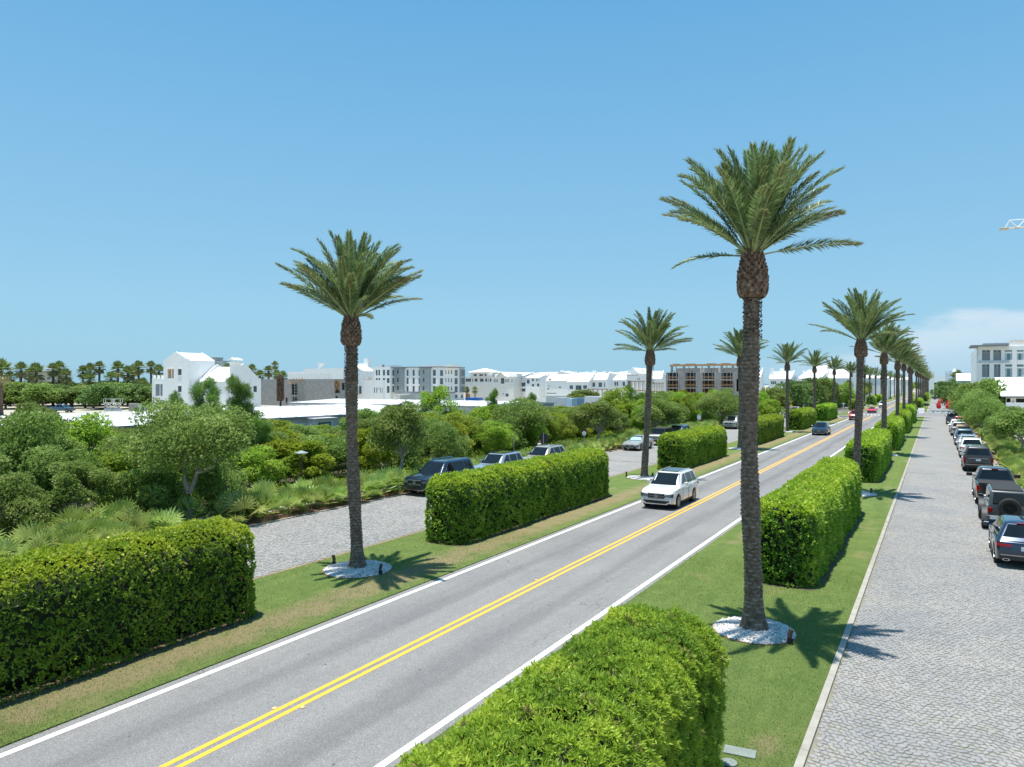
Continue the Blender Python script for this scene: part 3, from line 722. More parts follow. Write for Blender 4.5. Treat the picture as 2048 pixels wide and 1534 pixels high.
# ================================================================== DATE PALMS
def frond_mesh(seed, L, bend, lift, brown):
    rg = np.random.default_rng(seed)
    n = 112
    def pos(s):
        # unit-speed curve that starts level and droops
        ang = -bend * s ** 2.1
        return ang
    ss = np.linspace(0, 1, 25); x = [0.0]; z = [0.0]
    for i in range(24):
        a = pos((ss[i] + ss[i + 1]) / 2); x.append(x[-1] + cos(a) * L / 24); z.append(z[-1] + sin(a) * L / 24)
    x = np.array(x); z = np.array(z)
    V = []; rnd = []; age = []
    s = np.linspace(0.20, 0.99, n)
    sweep = rg.uniform(-0.15, 0.15)
    for side in (-1, 1):
        px = np.interp(s, ss, x); pz = np.interp(s, ss, z)
        py = sweep * (s ** 2) * L * 0.3
        ang = -bend * s ** 2.1
        T = np.stack([np.cos(ang), np.zeros(n), np.sin(ang)], 1); Up = np.stack([-np.sin(ang), np.zeros(n), np.cos(ang)], 1)
        Sd = np.tile(np.array([[0.0, side, 0.0]]), (n, 1))
        fwd = 0.55 + 0.55 * s + rg.uniform(-0.12, 0.12, n)
        upw = np.where(np.arange(n) % 2 == 0, lift, lift * 0.25) + rg.uniform(-0.22, 0.22, n)
        D = nrm(T * fwd[:, None] + Sd * (0.95 - 0.35 * s)[:, None] + Up * upw[:, None])
        ln = 0.55 * np.sin(pi * np.clip((s - 0.06) / 1.02, 0, 1)) ** 0.55 * (1 - 0.32 * s) * L / 3.3 * rg.uniform(0.82, 1.12, n)
        ln = np.where(s < 0.3, ln * (s - 0.1) / 0.2, ln)
        P = np.stack([px, py, pz], 1)
        w = 0.037 * L / 3.3
        sd = nrm(np.cross(D, Up + rg.normal(size=(n, 3)) * 0.35))
        tip = P + D * ln[:, None] + np.array([0, 0, -1]) * (0.22 * rg.uniform(0.2, 1, n) * ln)[:, None]
        q = np.stack([P, P + D * (ln * 0.35)[:, None] + sd * w / 2, tip, P + D * (ln * 0.35)[:, None] - sd * w / 2], 1)
        V.append(q); rnd.append(np.clip(rg.uniform(0, 1, n) * 0.8 + 0.1, 0, 1)); age.append(np.clip(s * brown + rg.uniform(-0.1, 0.1, n), 0, 1))
    V = np.concatenate(V); rnd = np.concatenate(rnd); age = np.concatenate(age)
    # stem as a tapering four-sided rod
    sv = []
    k = len(ss)
    for i in range(k - 1):
        for (a0, b0), (a1, b1) in (((-1, 0), (0, 1)), ((0, 1), (1, 0)), ((1, 0), (0, -1)), ((0, -1), (-1, 0))):
            def pt(j, a, b):
                w = (0.045 * (1 - ss[j]) ** 0.8 + 0.006) * L / 3.3
                return (x[j], sweep * ss[j] ** 2 * L * 0.3 + a * w, z[j] + b * w * 0.6)
            sv.append([pt(i, a0, b0), pt(i, a1, b1), pt(i + 1, a1, b1), pt(i + 1, a0, b0)])
    sv = np.array(sv)
    Va = np.concatenate([V, sv]); m = len(sv)
    mi = np.concatenate([np.zeros(len(V)), np.ones(m)])
    return np_mesh('frond', Va, 4, ['date_palm_leaf', 'frond_stem'], {'rnd': np.concatenate([rnd, np.full(m, 0.5)]), 'age': np.concatenate([age, np.zeros(m)])}, mi)
FR_UP = [frond_mesh(100 + i, 3.3, 0.18 + 0.14 * i, 0.34, 0.25) for i in range(3)]
FR_MID = [frond_mesh(110 + i, 3.3, 0.42 + 0.16 * i, 0.45, 0.75) for i in range(4)]
FR_LOW = [frond_mesh(120 + i, 3.3, 0.28 + 0.12 * i, 0.40, 1.0) for i in range(3)]
def trunk_mesh(H, r0, lean, bow, dz, cols, seed, pitch=0.105, nscar=9):
    rows = int(H / dz) + 1
    rg = np.random.default_rng(seed)
    z = np.linspace(0, H, rows)[:, None]; th = np.linspace(0, 2 * pi, cols, endpoint=False)[None, :]
    base = r0 * (1 + 0.85 * np.exp(-z / 0.38) + 0.10 * np.exp(-z / 2.2)) * (1 - 0.05 * z / H)
    cf = th / (2 * pi) * nscar + 0 * z
    # two families of crossing spirals give the diamond scars
    row = np.floor(z / pitch + 0 * th); u = (cf + 0.5 * row + 0.13 * np.sin(row * 5.1)) % 1.0
    ph = z / pitch + 0.34 * (1 - (2 * u - 1) ** 2) + 0.07 * np.sin(th * 3 + z * 5) ; s = ph % 1.0
    za = np.floor(ph); zb = np.floor(cf + 0.5 * row)
    wv = np.sin(np.floor(za) * 12.9898 + np.floor(zb) * 78.233) * 43758.5453; wv = wv - np.floor(wv)
    scar = (s ** 1.3) * (0.45 + 0.55 * np.sin(pi * u)) * (0.6 + 0.65 * wv)
    fade = np.clip((z - 0.5) / 0.8, 0.15, 1)
    R = base + 0.052 * scar * fade + 0.003 * rg.uniform(-1, 1, (rows, cols)) - 0.02 + 0.02 * np.sin(z * 1.7 + seed) 
    cx = lean[0] * (z / H) + bow[0] * np.sin(pi * z / H) ** 2; cy = lean[1] * (z / H) + bow[1] * np.sin(pi * z / H) ** 2
    V = np.stack([cx + R * np.cos(th), cy + R * np.sin(th), z + 0 * th], -1).reshape(-1, 3)
    i = np.arange(rows - 1)[:, None] * cols; j = np.arange(cols)[None, :]; j2 = (j + 1) % cols
    Fq = np.stack([i + j, i + j2, i + cols + j2, i + cols + j], -1).reshape(-1, 4)
    me = bpy.data.meshes.new('trunk')
    me.vertices.add(len(V)); me.vertices.foreach_set('co', V.reshape(-1).astype(np.float32))
    me.loops.add(Fq.size); me.loops.foreach_set('vertex_index', Fq.reshape(-1).astype(np.int32))
    me.polygons.add(len(Fq)); me.polygons.foreach_set('loop_start', np.arange(0, Fq.size, 4, dtype=np.int32))
    me.materials.append(MATS['palm_bark'])
    sc_ = (np.clip((s - 0.62) / 0.3, 0, 1) * np.sin(pi * u) * np.clip(1.6 * wv - 0.25, 0, 1) + 0 * z)[:-1]
    at_ = me.attributes.new('scar', 'FLOAT', 'FACE'); at_.data.foreach_set('value', sc_.reshape(-1).astype(np.float32))
    me.update(calc_edges=True); return me
def boot_mesh(seed, detail=1.0):
    """the swollen head of cut leaf bases, origin at its top centre"""
    rg = random.Random(seed); b = MB()
    prof = [(0.0, 0.24), (0.15, 0.30), (0.45, 0.37), (0.85, 0.42), (1.1, 0.41), (1.25, 0.31)]
    def rad(t):
        for (a, ra), (c, rc) in zip(prof, prof[1:]):
            if t <= c: return ra + (rc - ra) * (t - a) / (c - a)
        return 0.30
    n = 16
    b.loft([[(rad(t) * 0.93 * cos(2 * pi * j / n), rad(t) * 0.93 * sin(2 * pi * j / n), -t) for j in range(n)] for t in (1.32, 1.22, 1.05, 0.8, 0.5, 0.2, 0.0)])
    for row in range(12):
        t = 0.06 + row * 0.102
        size = 0.045 + 0.055 * min(1, t / 0.8)
        m = 13
        for j in range(m):
            a = 2 * pi * (j + 0.5 * (row % 2) + rg.uniform(-0.15, 0.15)) / m
            R = rad(min(t, 1.1)) * 0.95; ca, sa = cos(a), sin(a)
            out = size * rg.uniform(0.7, 1.15); w = size * rg.uniform(1.0, 1.3); h = size * rg.uniform(1.1, 1.6)
            def pt(rr, tt, zz): return (rr * ca - tt * sa, rr * sa + tt * ca, -t + zz)
            b.loft([[pt(R - 0.03, -w, -h), pt(R - 0.03, w, -h), pt(R - 0.03, w * 0.6, h), pt(R - 0.03, -w * 0.6, h)],
                    [pt(R + out * 0.6, -w * 0.7, -h * 0.2), pt(R + out * 0.6, w * 0.7, -h * 0.2), pt(R + out, w * 0.45, h * 0.9), pt(R + out, -w * 0.45, h * 0.9)]])
    return b.mesh('leaf_bases', 'palm_boot')
def fibre_mesh(seed, n=900):
    rg = np.random.default_rng(seed)
    t = rg.uniform(1.15, 2.6, n); a = rg.uniform(0, 2 * pi, n)
    R = 0.225 + 0 * t
    P = np.stack([R * np.cos(a), R * np.sin(a), -t], 1)
    D = nrm(np.stack([np.cos(a) * 0.9, np.sin(a) * 0.9, rg.uniform(-0.5, 0.9, n)], 1) + rg.normal(size=(n, 3)) * 0.3)
    return np_mesh('bark_fibre', leaves(P, D, rg.uniform(0.03, 0.08, n), 0.035, rg), 4, ['palm_fibre'], {'rnd': rg.uniform(0, 1, n)})
BOOT = [boot_mesh(1), boot_mesh(2)]
FIB = [fibre_mesh(1), fibre_mesh(2)]
TR_FAR = trunk_mesh(10.0, 0.225, (0, 0), (0, 0), 0.05, 28, 9, 0.16, 7)
def pebbles(seed, R, n, size, gap=0.0):
    rg = np.random.default_rng(seed)
    r = R * np.sqrt(rg.uniform(0.02, 1, n)); a = rg.uniform(0, 2 * pi, n)
    c = np.stack([r * np.cos(a), r * np.sin(a), 0.012 + 0.10 * (1 - (r / R) ** 2) + rg.uniform(0, 0.03, n)], 1)
    o = np.array([[1, 0, 0], [0, 1, 0], [-1, 0, 0], [0, -1, 0], [0, 0, 1], [0, 0, -1]], float)
    tri = np.array([[0, 1, 4], [1, 2, 4], [2, 3, 4], [3, 0, 4], [1, 0, 5], [2, 1, 5], [3, 2, 5], [0, 3, 5]])
    sc = size * rg.uniform(0.6, 1.35, (n, 1, 3)) * np.array([1, 1, 0.7])
    v = o[None] * sc + rg.normal(size=(n, 6, 3)) * size * 0.18
    th = rg.uniform(0, 2 * pi, n); ct, st = np.cos(th)[:, None], np.sin(th)[:, None]
    v = np.stack([v[..., 0] * ct - v[..., 1] * st, v[..., 0] * st + v[..., 1] * ct, v[..., 2]], -1) + c[:, None]
    T = v[:, tri].reshape(-1, 3, 3)
    return np_mesh('white_pebbles', T, 3, ['white_pebble'], {'rnd': np.repeat(rg.uniform(0, 1, n), 8)})
PEB = [pebbles(1, 1.28, 3300, 0.040), pebbles(2, 1.12, 2900, 0.040), pebbles(3, 1.25, 900, 0.07)]
def edging(R):
    b = MB(); n = 40
    for j in range(n):
        a0, a1 = 2 * pi * j / n, 2 * pi * (j + 1) / n
        b.loft([[(R * cos(a), R * sin(a), 0.0), ((R + 0.02) * cos(a), (R + 0.02) * sin(a), 0.0), ((R + 0.02) * cos(a), (R + 0.02) * sin(a), 0.025), (R * cos(a), R * sin(a), 0.025)] for a in (a0, a1)])
    b.loft([[(r * cos(2 * pi * j / n), r * sin(2 * pi * j / n), z) for j in range(n)] for r, z in ((R - 0.002, 0.0), (R * 0.7, 0.055), (0.1, 0.10))])
    return b.mesh('gravel_edging', 'rust_steel')
EDG = {}
def uplight(x, y, az, label, grp='spotlights at the palm feet'):
    o = empty('spotlight', (x, y, 0.05), label, 'spotlight', grp, az)
    b = MB(); b.box(-0.05, -0.06, 0, 0.05, 0.06, 0.16); b.tube([(0, 0, 0.12), (0, 0.0, 0.22)], 0.02, 6); b.build('base', 'fixture_black', o)
    b = MB(); b.tube([(0, -0.02, 0.18), (0, 0.035, 0.40)], [0.058, 0.066], 12); b.build('lamp_head', 'fixture_brown', o)
    return o
ORD = ['first', 'second', 'third', 'fourth', 'fifth', 'sixth', 'seventh', 'eighth', 'ninth', 'tenth', 'eleventh', 'twelfth', 'thirteenth', 'fourteenth', 'fifteenth', 'sixteenth', 'seventeenth', 'eighteenth', 'nineteenth', 'twentieth']
def date_palm(x, y, H, label, seed, lean=(0, 0), bow=(0, 0), near=0, r0=0.285, L=3.3, nf=36, wind=0.0, group='date palms lining the road', turn=0.0):
    rg = random.Random(seed)
    root = empty('date_palm', (x, y, 0.03), label, 'palm tree', group, 0)
    if near == 2: me = trunk_mesh(H, r0, lean, bow, 0.0175, 63, seed, 0.115, 8)
    elif near == 1: me = trunk_mesh(H, r0, lean, bow, 0.03, 45, seed, 0.13, 8)
    else: me = TR_FAR
    o = link('trunk', me, root)
    if near == 0:
        o.scale = (1, 1, H / 10.0); o.rotation_euler = (-lean[1] / H, lean[0] / H, rg.uniform(0, 6))
    top = Vector((lean[0], lean[1], H))
    link('leaf_bases', BOOT[seed % 2], root, top, (0, 0, rg.uniform(0, 6)), (0.92, 0.92, 1.06) if H > 11 else (0.84, 0.84, 0.92))
    if near: o = link('bark_fibre', FIB[seed % 2], root, top, (0, 0, rg.uniform(0, 6))); o['kind'] = 'stuff'
    for i in range(nf):
        t = i / (nf - 1)
        az = i * 2.39996 + rg.uniform(-0.25, 0.25) + turn
        el = 90 - 62 * t ** 0.95 + rg.uniform(-9, 9)
        if i >= nf - 6: el = rg.uniform(8, 32)
        src = FR_UP if t < 0.22 else FR_MID if t < 0.72 else FR_LOW
        sc = (0.95 + 0.10 * min(1, t * 2.2) - 0.10 * t) * rg.uniform(0.86, 1.08) * L / 3.3
        e = radians(el)
        # wind off the sea pushes the crown a little to the right of the picture
        dx, dy, dz = cos(e) * cos(az) + wind * C_, cos(e) * sin(az) + wind * S_, sin(e)
        az2, el2 = atan2(dy, dx), atan2(dz, sqrt(dx * dx + dy * dy))
        link('frond', rg.choice(src), root, top + Vector((0.12 * cos(az2), 0.12 * sin(az2), -0.06 - 0.12 * t)), (rg.uniform(-0.6, 0.6), -el2, az2), (sc, sc, sc))
    return root
left_p = [(-19.15, 20.6, 9.85, (-0.22, -0.12), 2), (-19.05, 51.6, 9.75, (0.42, 0.15), 1), (-18.5, 80.0, 10.2, (0, 0), 1), (-19.0, 111.5, 10.3, (0.0, 0), 0), (-19.0, 138.5, 10.3, (0.05, 0), 0), (-19.0, 168.0, 10.2, (-0.05, 0), 0),
          (-19.0, 201.5, 10.0, (0.1, 0), 0), (-19, 243, 10.0, (0, 0), 0), (-19, 262, 9.8, (0, 0), 0), (-19, 288, 10.2, (0, 0), 0), (-19, 318, 9.9, (0, 0), 0), (-19, 350, 10.1, (0, 0), 0), (-19, 384, 10.6, (0, 0), 0), (-19, 420, 10, (0, 0), 0), (-19, 460, 10, (0, 0), 0), (-19, 505, 10.2, (0, 0), 0)]
right_p = [(-4.55, 21.35, 11.05, (-0.04, 0.0), 2), (-4.58, 51.2, 10.1, (0.35, 0.1), 1), (-4.6, 80.5, 10.3, (0.05, 0), 1), (-4.6, 108, 10.2, (0.1, 0), 1), (-4.6, 132, 10.4, (0.0, 0), 0), (-4.6, 158, 10.4, (0, 0), 0), (-4.6, 172, 10.3, (0, 0), 0),
           (-4.6, 214, 10.3, (0, 0), 0), (-4.6, 240, 10.2, (0, 0), 0), (-4.6, 268, 10.3, (0, 0), 0), (-4.6, 298, 10.1, (0, 0), 0), (-4.6, 328, 10.4, (0, 0), 0), (-4.6, 360, 10.2, (0, 0), 0), (-4.6, 394, 10.2, (0, 0), 0), (-4.6, 430, 10.2, (0, 0), 0), (-4.6, 470, 10.2, (0, 0), 0), (-4.6, 515, 10.2, (0, 0), 0)]
for row, side in ((left_p, 'left'), (right_p, 'right')):
    for i, (x, y, H, ln, near) in enumerate(row):
        extra = {('left', 0): 'date palm in a white pebble ring, nearest of the left row', ('right', 0): 'tallest date palm, nearest of the right row, in the right foreground'}.get((side, i), '%s date palm of the %s row, %s' % (ORD[i], side, 'counted from the camera' if i > 3 else 'standing in the lawn between two hedges'))
        date_palm(x, y, H, extra, 40 + i * 3 + (100 if side == 'right' else 0), ln, (-0.10, -0.06) if (side, i) == ('right', 0) else (-0.12, 0) if (side, i) == ('left', 0) else (0.05, 0), near,
                  0.245 if (side, i) == ('right', 0) else 0.225, 3.05 if (side, i) == ('right', 0) else 3.1 if i == 0 else 3.25, 66 if near == 2 else 56 if near else 36 if y < 250 else 24,
                  0.05 if i == 0 else 0.10 if side == 'left' else 0.26 if i > 1 else 0.12)
        R = 1.12 if (side, i) == ('right', 0) else 1.28
        if i < 9:
            if R not in EDG: EDG[R] = edging(R + 0.02)
            g = empty('pebble_ring', (x, y, 0.05), 'round bed of white pebbles at the foot of the %s %s palm' % ('nearest' if i == 0 else ORD[i], side), 'pebble bed', 'white pebble rings round the palms')
            link('edging', EDG[R], g)
            o = link('pebbles', PEB[1] if R < 1.2 else PEB[0] if near else PEB[2], g); o['kind'] = 'stuff'
for px, py, az, lab in ((668, 1133, 2.6, 'black spotlight left of the nearest left palm'), (761, 1152, -1.2, 'black spotlight right of the nearest left palm, on the pebbles'), (1580, 1292, -0.9, 'brown spotlight on the pebbles of the tallest palm'),
                        (1253, 955, 2.4, 'spotlight left of the second left palm'), (1305, 957, -1.0, 'spotlight right of the second left palm behind the white SUV'), (1742, 990, -1, 'spotlight in the pebbles right of the second right palm')):
    q = G(px, py); uplight(q[0], q[1], az, lab)
for px, py, sx, sy, lab in ((1468, 1506, 0.30, 0.62, 0),):
    pass
q = G(1464, 1506); b = MB(); b.bbox(-0.30, -0.16, 0, 0.30, 0.16, 0.03, 0.01); o = b.build('utility_cover', 'cover_green', None, (q[0] + 0.15, q[1], 0.05), rz=0.12)
tag(o, 'grey-green rectangular utility cover in the lawn beside the foreground hedge', 'utility cover')
q = G(1458, 1532); b = MB(); b.disc((0, 0, 0.014), 0.15, 'z', 24, 0.028); o = b.build('valve_cover', 'cover_green', None, (q[0], q[1], 0.05))
tag(o, 'small round grey-green valve cover in front of the rectangular cover', 'utility cover')

# short turf blades on the lawns near the camera
def turf(n, x0, x1, y0, y1, seed):
    rg = np.random.default_rng(seed); P = np.stack([rg.uniform(x0, x1, n), y0 + (y1 - y0) * rg.uniform(0, 1, n) ** 1.4, np.full(n, 0.045)], 1)
    D = nrm(rg.normal(size=(n, 3)) * 0.55 + np.array([0, 0, 0.8]))
    o = link('turf', np_mesh('turf', leaves(P, D, rg.uniform(0.03, 0.075, n), 0.012, rg), 4, ['grass_blade'], {'rnd': rg.uniform(0, 1, n)}))
    tag(o, 'short mown turf blades of the %s lawn strip near the camera' % ('right' if x0 > -12 else 'left'), 'grass', kind='stuff')
turf(60000, X_RR - 0.05, X_KERB - 0.02, 11, 30, 1); turf(45000, X_LS1 + 0.1, X_LL1 + 0.05, 7, 30, 2)
# ================================================================== TREES AND SHRUBS
def crown_mesh(seed, kind, R, H0, H1, ncl, nl, L, W, k, mat, flat=0.8, spread=0.75, open_=0.0):
    """leaf clumps spread through the crown's volume: (R, H0..H1), returns mesh and clump centres"""
    rg = np.random.default_rng(seed)
    cz, hz = (H0 + H1) / 2, (H1 - H0) / 2
    c = []
    while len(c) < ncl:
        p = rg.uniform(-1, 1, 3)
        if kind == 'dome': ok = p[0] ** 2 + p[1] ** 2 + max(p[2], 0) ** 2 < 1 and p[2] > -0.55 and (p[0] ** 2 + p[1] ** 2 + p[2] ** 2) > 0.25
        elif kind == 'bush': ok = np.dot(p, p) < 1 and np.dot(p, p) > 0.2
        elif kind == 'cone': ok = sqrt(p[0] ** 2 + p[1] ** 2) < 0.95 - 0.62 * (p[2] + 1) / 2
        else: ok = np.dot(p, p) < 1
        if ok: c.append(p)
    c = np.array(c) * np.array([R * 0.80, R * 0.80, hz * 0.80]) * rg.uniform(0.85, 1.12, (ncl, 1)) + np.array([0, 0, cz])
    cr = R * rg.uniform(0.20, 0.34, ncl) * (0.55 if open_ else 1.0)
    w = cr ** 2; idx = rg.choice(ncl, nl // k, p=w / w.sum())
    D = nrm(rg.normal(size=(len(idx), 3)) + np.array([0, 0, 0.35]))
    rr = np.where(rg.uniform(0, 1, len(idx)) < 0.75, rg.uniform(0.85, 1.1, len(idx)), rg.uniform(0.3, 1.0, len(idx)))
    P = c[idx] + D * (cr[idx] * rr)[:, None] * np.array([1, 1, flat])
    A = nrm(D + rg.normal(size=D.shape) * 0.35)
    V, rnd = sprigs(P, A, k, L, W, rg, spread)
    tone = rg.uniform(0, 1, ncl)[idx]
    rnd = np.clip(rnd * 0.6 + np.repeat(tone, k) * 0.4, 0, 1)
    return np_mesh('foliage', V, 4, [mat], {'rnd': rnd}), c, cr
def limb_mesh(seed, c, fork, r0, n=8, base_h=None, two=False, lean=0.3):
    rg = random.Random(seed); b = MB()
    fx, fy = (rg.uniform(-lean, lean), rg.uniform(-lean, lean))
    b.tube([(0, 0, -0.1), (0, 0, 0.15), (fx * 0.3, fy * 0.3, fork * 0.5), (fx, fy, fork)], [r0 * 1.35, r0 * 1.05, r0 * 0.92, r0 * 0.85], 10)
    cs = sorted([tuple(q) for q in c], key=lambda q: -q[2])
    rg.shuffle(cs)
    for q in cs[:n]:
        m = ((fx + q[0]) / 2 + rg.uniform(-0.25, 0.25), (fy + q[1]) / 2 + rg.uniform(-0.25, 0.25), fork + (q[2] - fork) * 0.42)
        b.tube([(fx, fy, fork - 0.05), ((fx + m[0]) / 2, (fy + m[1]) / 2, fork + (m[2] - fork) * 0.55), m, q], [r0 * 0.6, r0 * 0.5, r0 * 0.36, r0 * 0.12], 6)
        for _ in range(2):
            e = (q[0] + rg.uniform(-0.6, 0.6), q[1] + rg.uniform(-0.6, 0.6), q[2] + rg.uniform(-0.1, 0.7))
            b.tube([m, ((m[0] + e[0]) / 2, (m[1] + e[1]) / 2, (m[2] + e[2]) / 2 + 0.1), e], [r0 * 0.28, r0 * 0.16, r0 * 0.06], 5)
    me = b.mesh('trunk', 'bark'); smooth_by_angle(me, 60); return me
PROTO = {}
def proto(key, kind, seed, R, H0, H1, ncl, nl, L, W, k, mat, fork, r0, nb=8, **kw):
    cm, c, cr = crown_mesh(seed, kind, R, H0, H1, ncl, nl, L, W, k, mat, **kw)
    PROTO[key] = (cm, limb_mesh(seed, c, fork, r0, nb), R, H1)
proto('oak_a', 'dome', 1, 3.4, 1.7, 6.0, 40, 34000, 0.13, 0.075, 4, 'oak_leaf', 1.6, 0.15, 10)
proto('oak_b', 'dome', 2, 2.4, 1.3, 5.2, 32, 22000, 0.13, 0.075, 4, 'oak_leaf', 1.7, 0.12, 9)
proto('bush_bright', 'bush', 3, 2.3, -0.1, 4.2, 34, 22000, 0.15, 0.075, 5, 'bright_leaf', 0.7, 0.09, 8)
proto('bush_yellow', 'bush', 4, 2.1, -0.1, 4.3, 32, 19000, 0.17, 0.075, 5, 'yellow_leaf', 0.9, 0.09, 8)
proto('bush_dark', 'bush', 5, 2.6, -0.1, 4.4, 36, 24000, 0.14, 0.08, 4, 'oak_leaf', 0.8, 0.10, 9)
proto('pine', 'cone', 6, 2.1, 1.2, 6.6, 70, 26000, 0.30, 0.024, 8, 'pine_leaf', 2.2, 0.10, 26, open_=1, spread=0.8)
proto('bright_tree', 'bush', 7, 2.4, 0.3, 5.6, 34, 20000, 0.15, 0.07, 5, 'bright_leaf', 1.5, 0.11, 9)
proto('far_oak_a', 'dome', 8, 4.2, 0.2, 7.2, 42, 13000, 0.34, 0.20, 4, 'dark_leaf', 2.0, 0.22, 8)
proto('far_oak_b', 'dome', 9, 4.0, 0.4, 7.0, 40, 13000, 0.34, 0.20, 4, 'oak_leaf', 1.8, 0.2, 8)
proto('far_bright', 'bush', 10, 3.2, 0.0, 5.6, 34, 11000, 0.26, 0.14, 4, 'bright_leaf', 1.4, 0.15, 8)
proto('sapling', 'cone', 12, 1.0, 0.6, 3.4, 14, 3500, 0.15, 0.05, 5, 'bright_leaf', 0.9, 0.05, 6, open_=1)
def tree(name, x, y, key, label, group, h=None, r=None, rz=0.0, cat='tree', z=0.0):
    cm, tm, R, H = PROTO[key]
    o = empty(name, (x, y, z), label, cat, group, rz)
    sx = (r / R) if r else 1.0; sz = (h / H) if h else sx
    a = link('trunk', tm, o); b = link('foliage', cm, o); b['kind'] = 'stuff'
    o.scale = (sx, sx, sz); return o
def T(px, d): return at(px, d)
# individually placed trees
x, y = T(378, 37.2)
cm, c, cr = crown_mesh(77, 'dome', 3.45, 2.35, 6.1, 50, 52000, 0.115, 0.065, 4, 'oak_leaf')
o = empty('oak_tree', (x, y, 0), 'rounded live oak with a pale forked trunk behind the left foreground hedge', 'tree', 'trees along the left paved street')
b = link('foliage', cm, o); b['kind'] = 'stuff'
m = MB(); R_ = Vector((C_, S_, 0)); F_ = Vector((-S_, C_, 0))
def rf(r, f, z): v = R_ * r + F_ * f; return (v.x, v.y, z)
m.tube([rf(0, 0, -0.1), rf(0, 0, 0.3), rf(-0.02, 0, 1.1), rf(0.03, 0, 1.65)], [0.24, 0.18, 0.16, 0.17], 12)
m.tube([rf(0.0, 0, 1.5), rf(-0.22, 0, 2.1), rf(-0.32, 0.1, 2.8), rf(-0.15, 0.2, 4.2)], [0.14, 0.12, 0.105, 0.05], 9)
m.tube([rf(0.03, 0, 1.5), rf(0.28, 0, 2.1), rf(0.45, -0.1, 2.55), rf(1.3, -0.2, 2.85), rf(2.1, -0.3, 3.9)], [0.13, 0.115, 0.10, 0.085, 0.04], 9)
m.tube([rf(0.35, 0, 2.3), rf(0.42, 0.3, 3.2), rf(0.8, 0.6, 4.5)], [0.08, 0.07, 0.03], 8)
for q in c[:16]: m.tube([rf(-0.2, 0.1, 3.2), tuple((Vector(q) * 0.55 + Vector((0, 0, 1.6)))), tuple(q)], [0.05, 0.035, 0.01], 5)
m.build('trunk', 'bark', o, smooth=60)
GS = 'trees along the left paved street'
def ftree(px, d, key, label, h, r, rz=0.0, cat='tree', name='oak_tree', group=GS):
    x, y = at(px, d); return tree(name, x, y, key, label, group, h, r, rz, cat)
ftree(800, 50.5, 'oak_b', 'small live oak with a slim trunk behind the parked navy SUV', 5.9, 2.4, 1.0)
ftree(1035, 77, 'oak_a', 'spreading live oak behind the champagne SUV and the round sign', 5.6, 4.0, 2.1)
ftree(1192, 80, 'oak_b', 'live oak with a bare straight trunk beside the footpath, in mid picture', 5.3, 3.2, 0.4)
ftree(1318, 92, 'oak_b', 'live oak behind the second left palm and the white off-roader', 5.2, 3.4, 2.9)
ftree(1440, 118, 'oak_a', 'grey-green live oak left of the third left palm', 5.9, 4.6, 4.0)
ftree(412, 56, 'pine', 'feathery light green pine in front of the white gabled house', 8.2, 2.3, 0.6, name='pine_tree')
ftree(480, 60, 'pine', 'taller feathery pine before the curved gable of the white house', 8.4, 2.4, 2.6, name='pine_tree')
ftree(355, 62, 'pine', 'thin spiky pine left of the two feathery pines', 7.0, 1.5, 1.6, name='pine_tree')
ftree(520, 50, 'pine', 'lower pine at the end of the near storage roof', 5.2, 1.7, 3.3, name='pine_tree')
ftree(180, 47, 'bright_tree', 'light green feathery shrub left of the forked oak', 5.5, 2.6, 1.0, name='shrub', cat='shrub')
ftree(878, 98, 'bright_tree', 'bright green round tree in front of the grey-panelled apartment block', 7.2, 2.9, 2.2, name='bright_green_tree')
ftree(985, 92, 'pine', 'thin young pine in front of the pyramid-roofed building', 7.0, 1.7, 5.0, name='pine_tree')
ftree(1062, 96, 'pine', 'sparse young pine left of the shipping containers', 6.4, 1.6, 4.0, name='pine_tree')
ftree(1165, 170, 'far_oak_b', 'low spreading tree above the blue container', 6.0, 4.2, 1.0)
ftree(1235, 118, 'bright_tree', 'bright green tree hiding the white container end', 6.8, 3.5, 1.0, name='bright_green_tree')
ftree(1260, 135, 'pine', 'bright pine top left of the second left palm', 7.6, 2.2, 1.0, name='pine_tree')
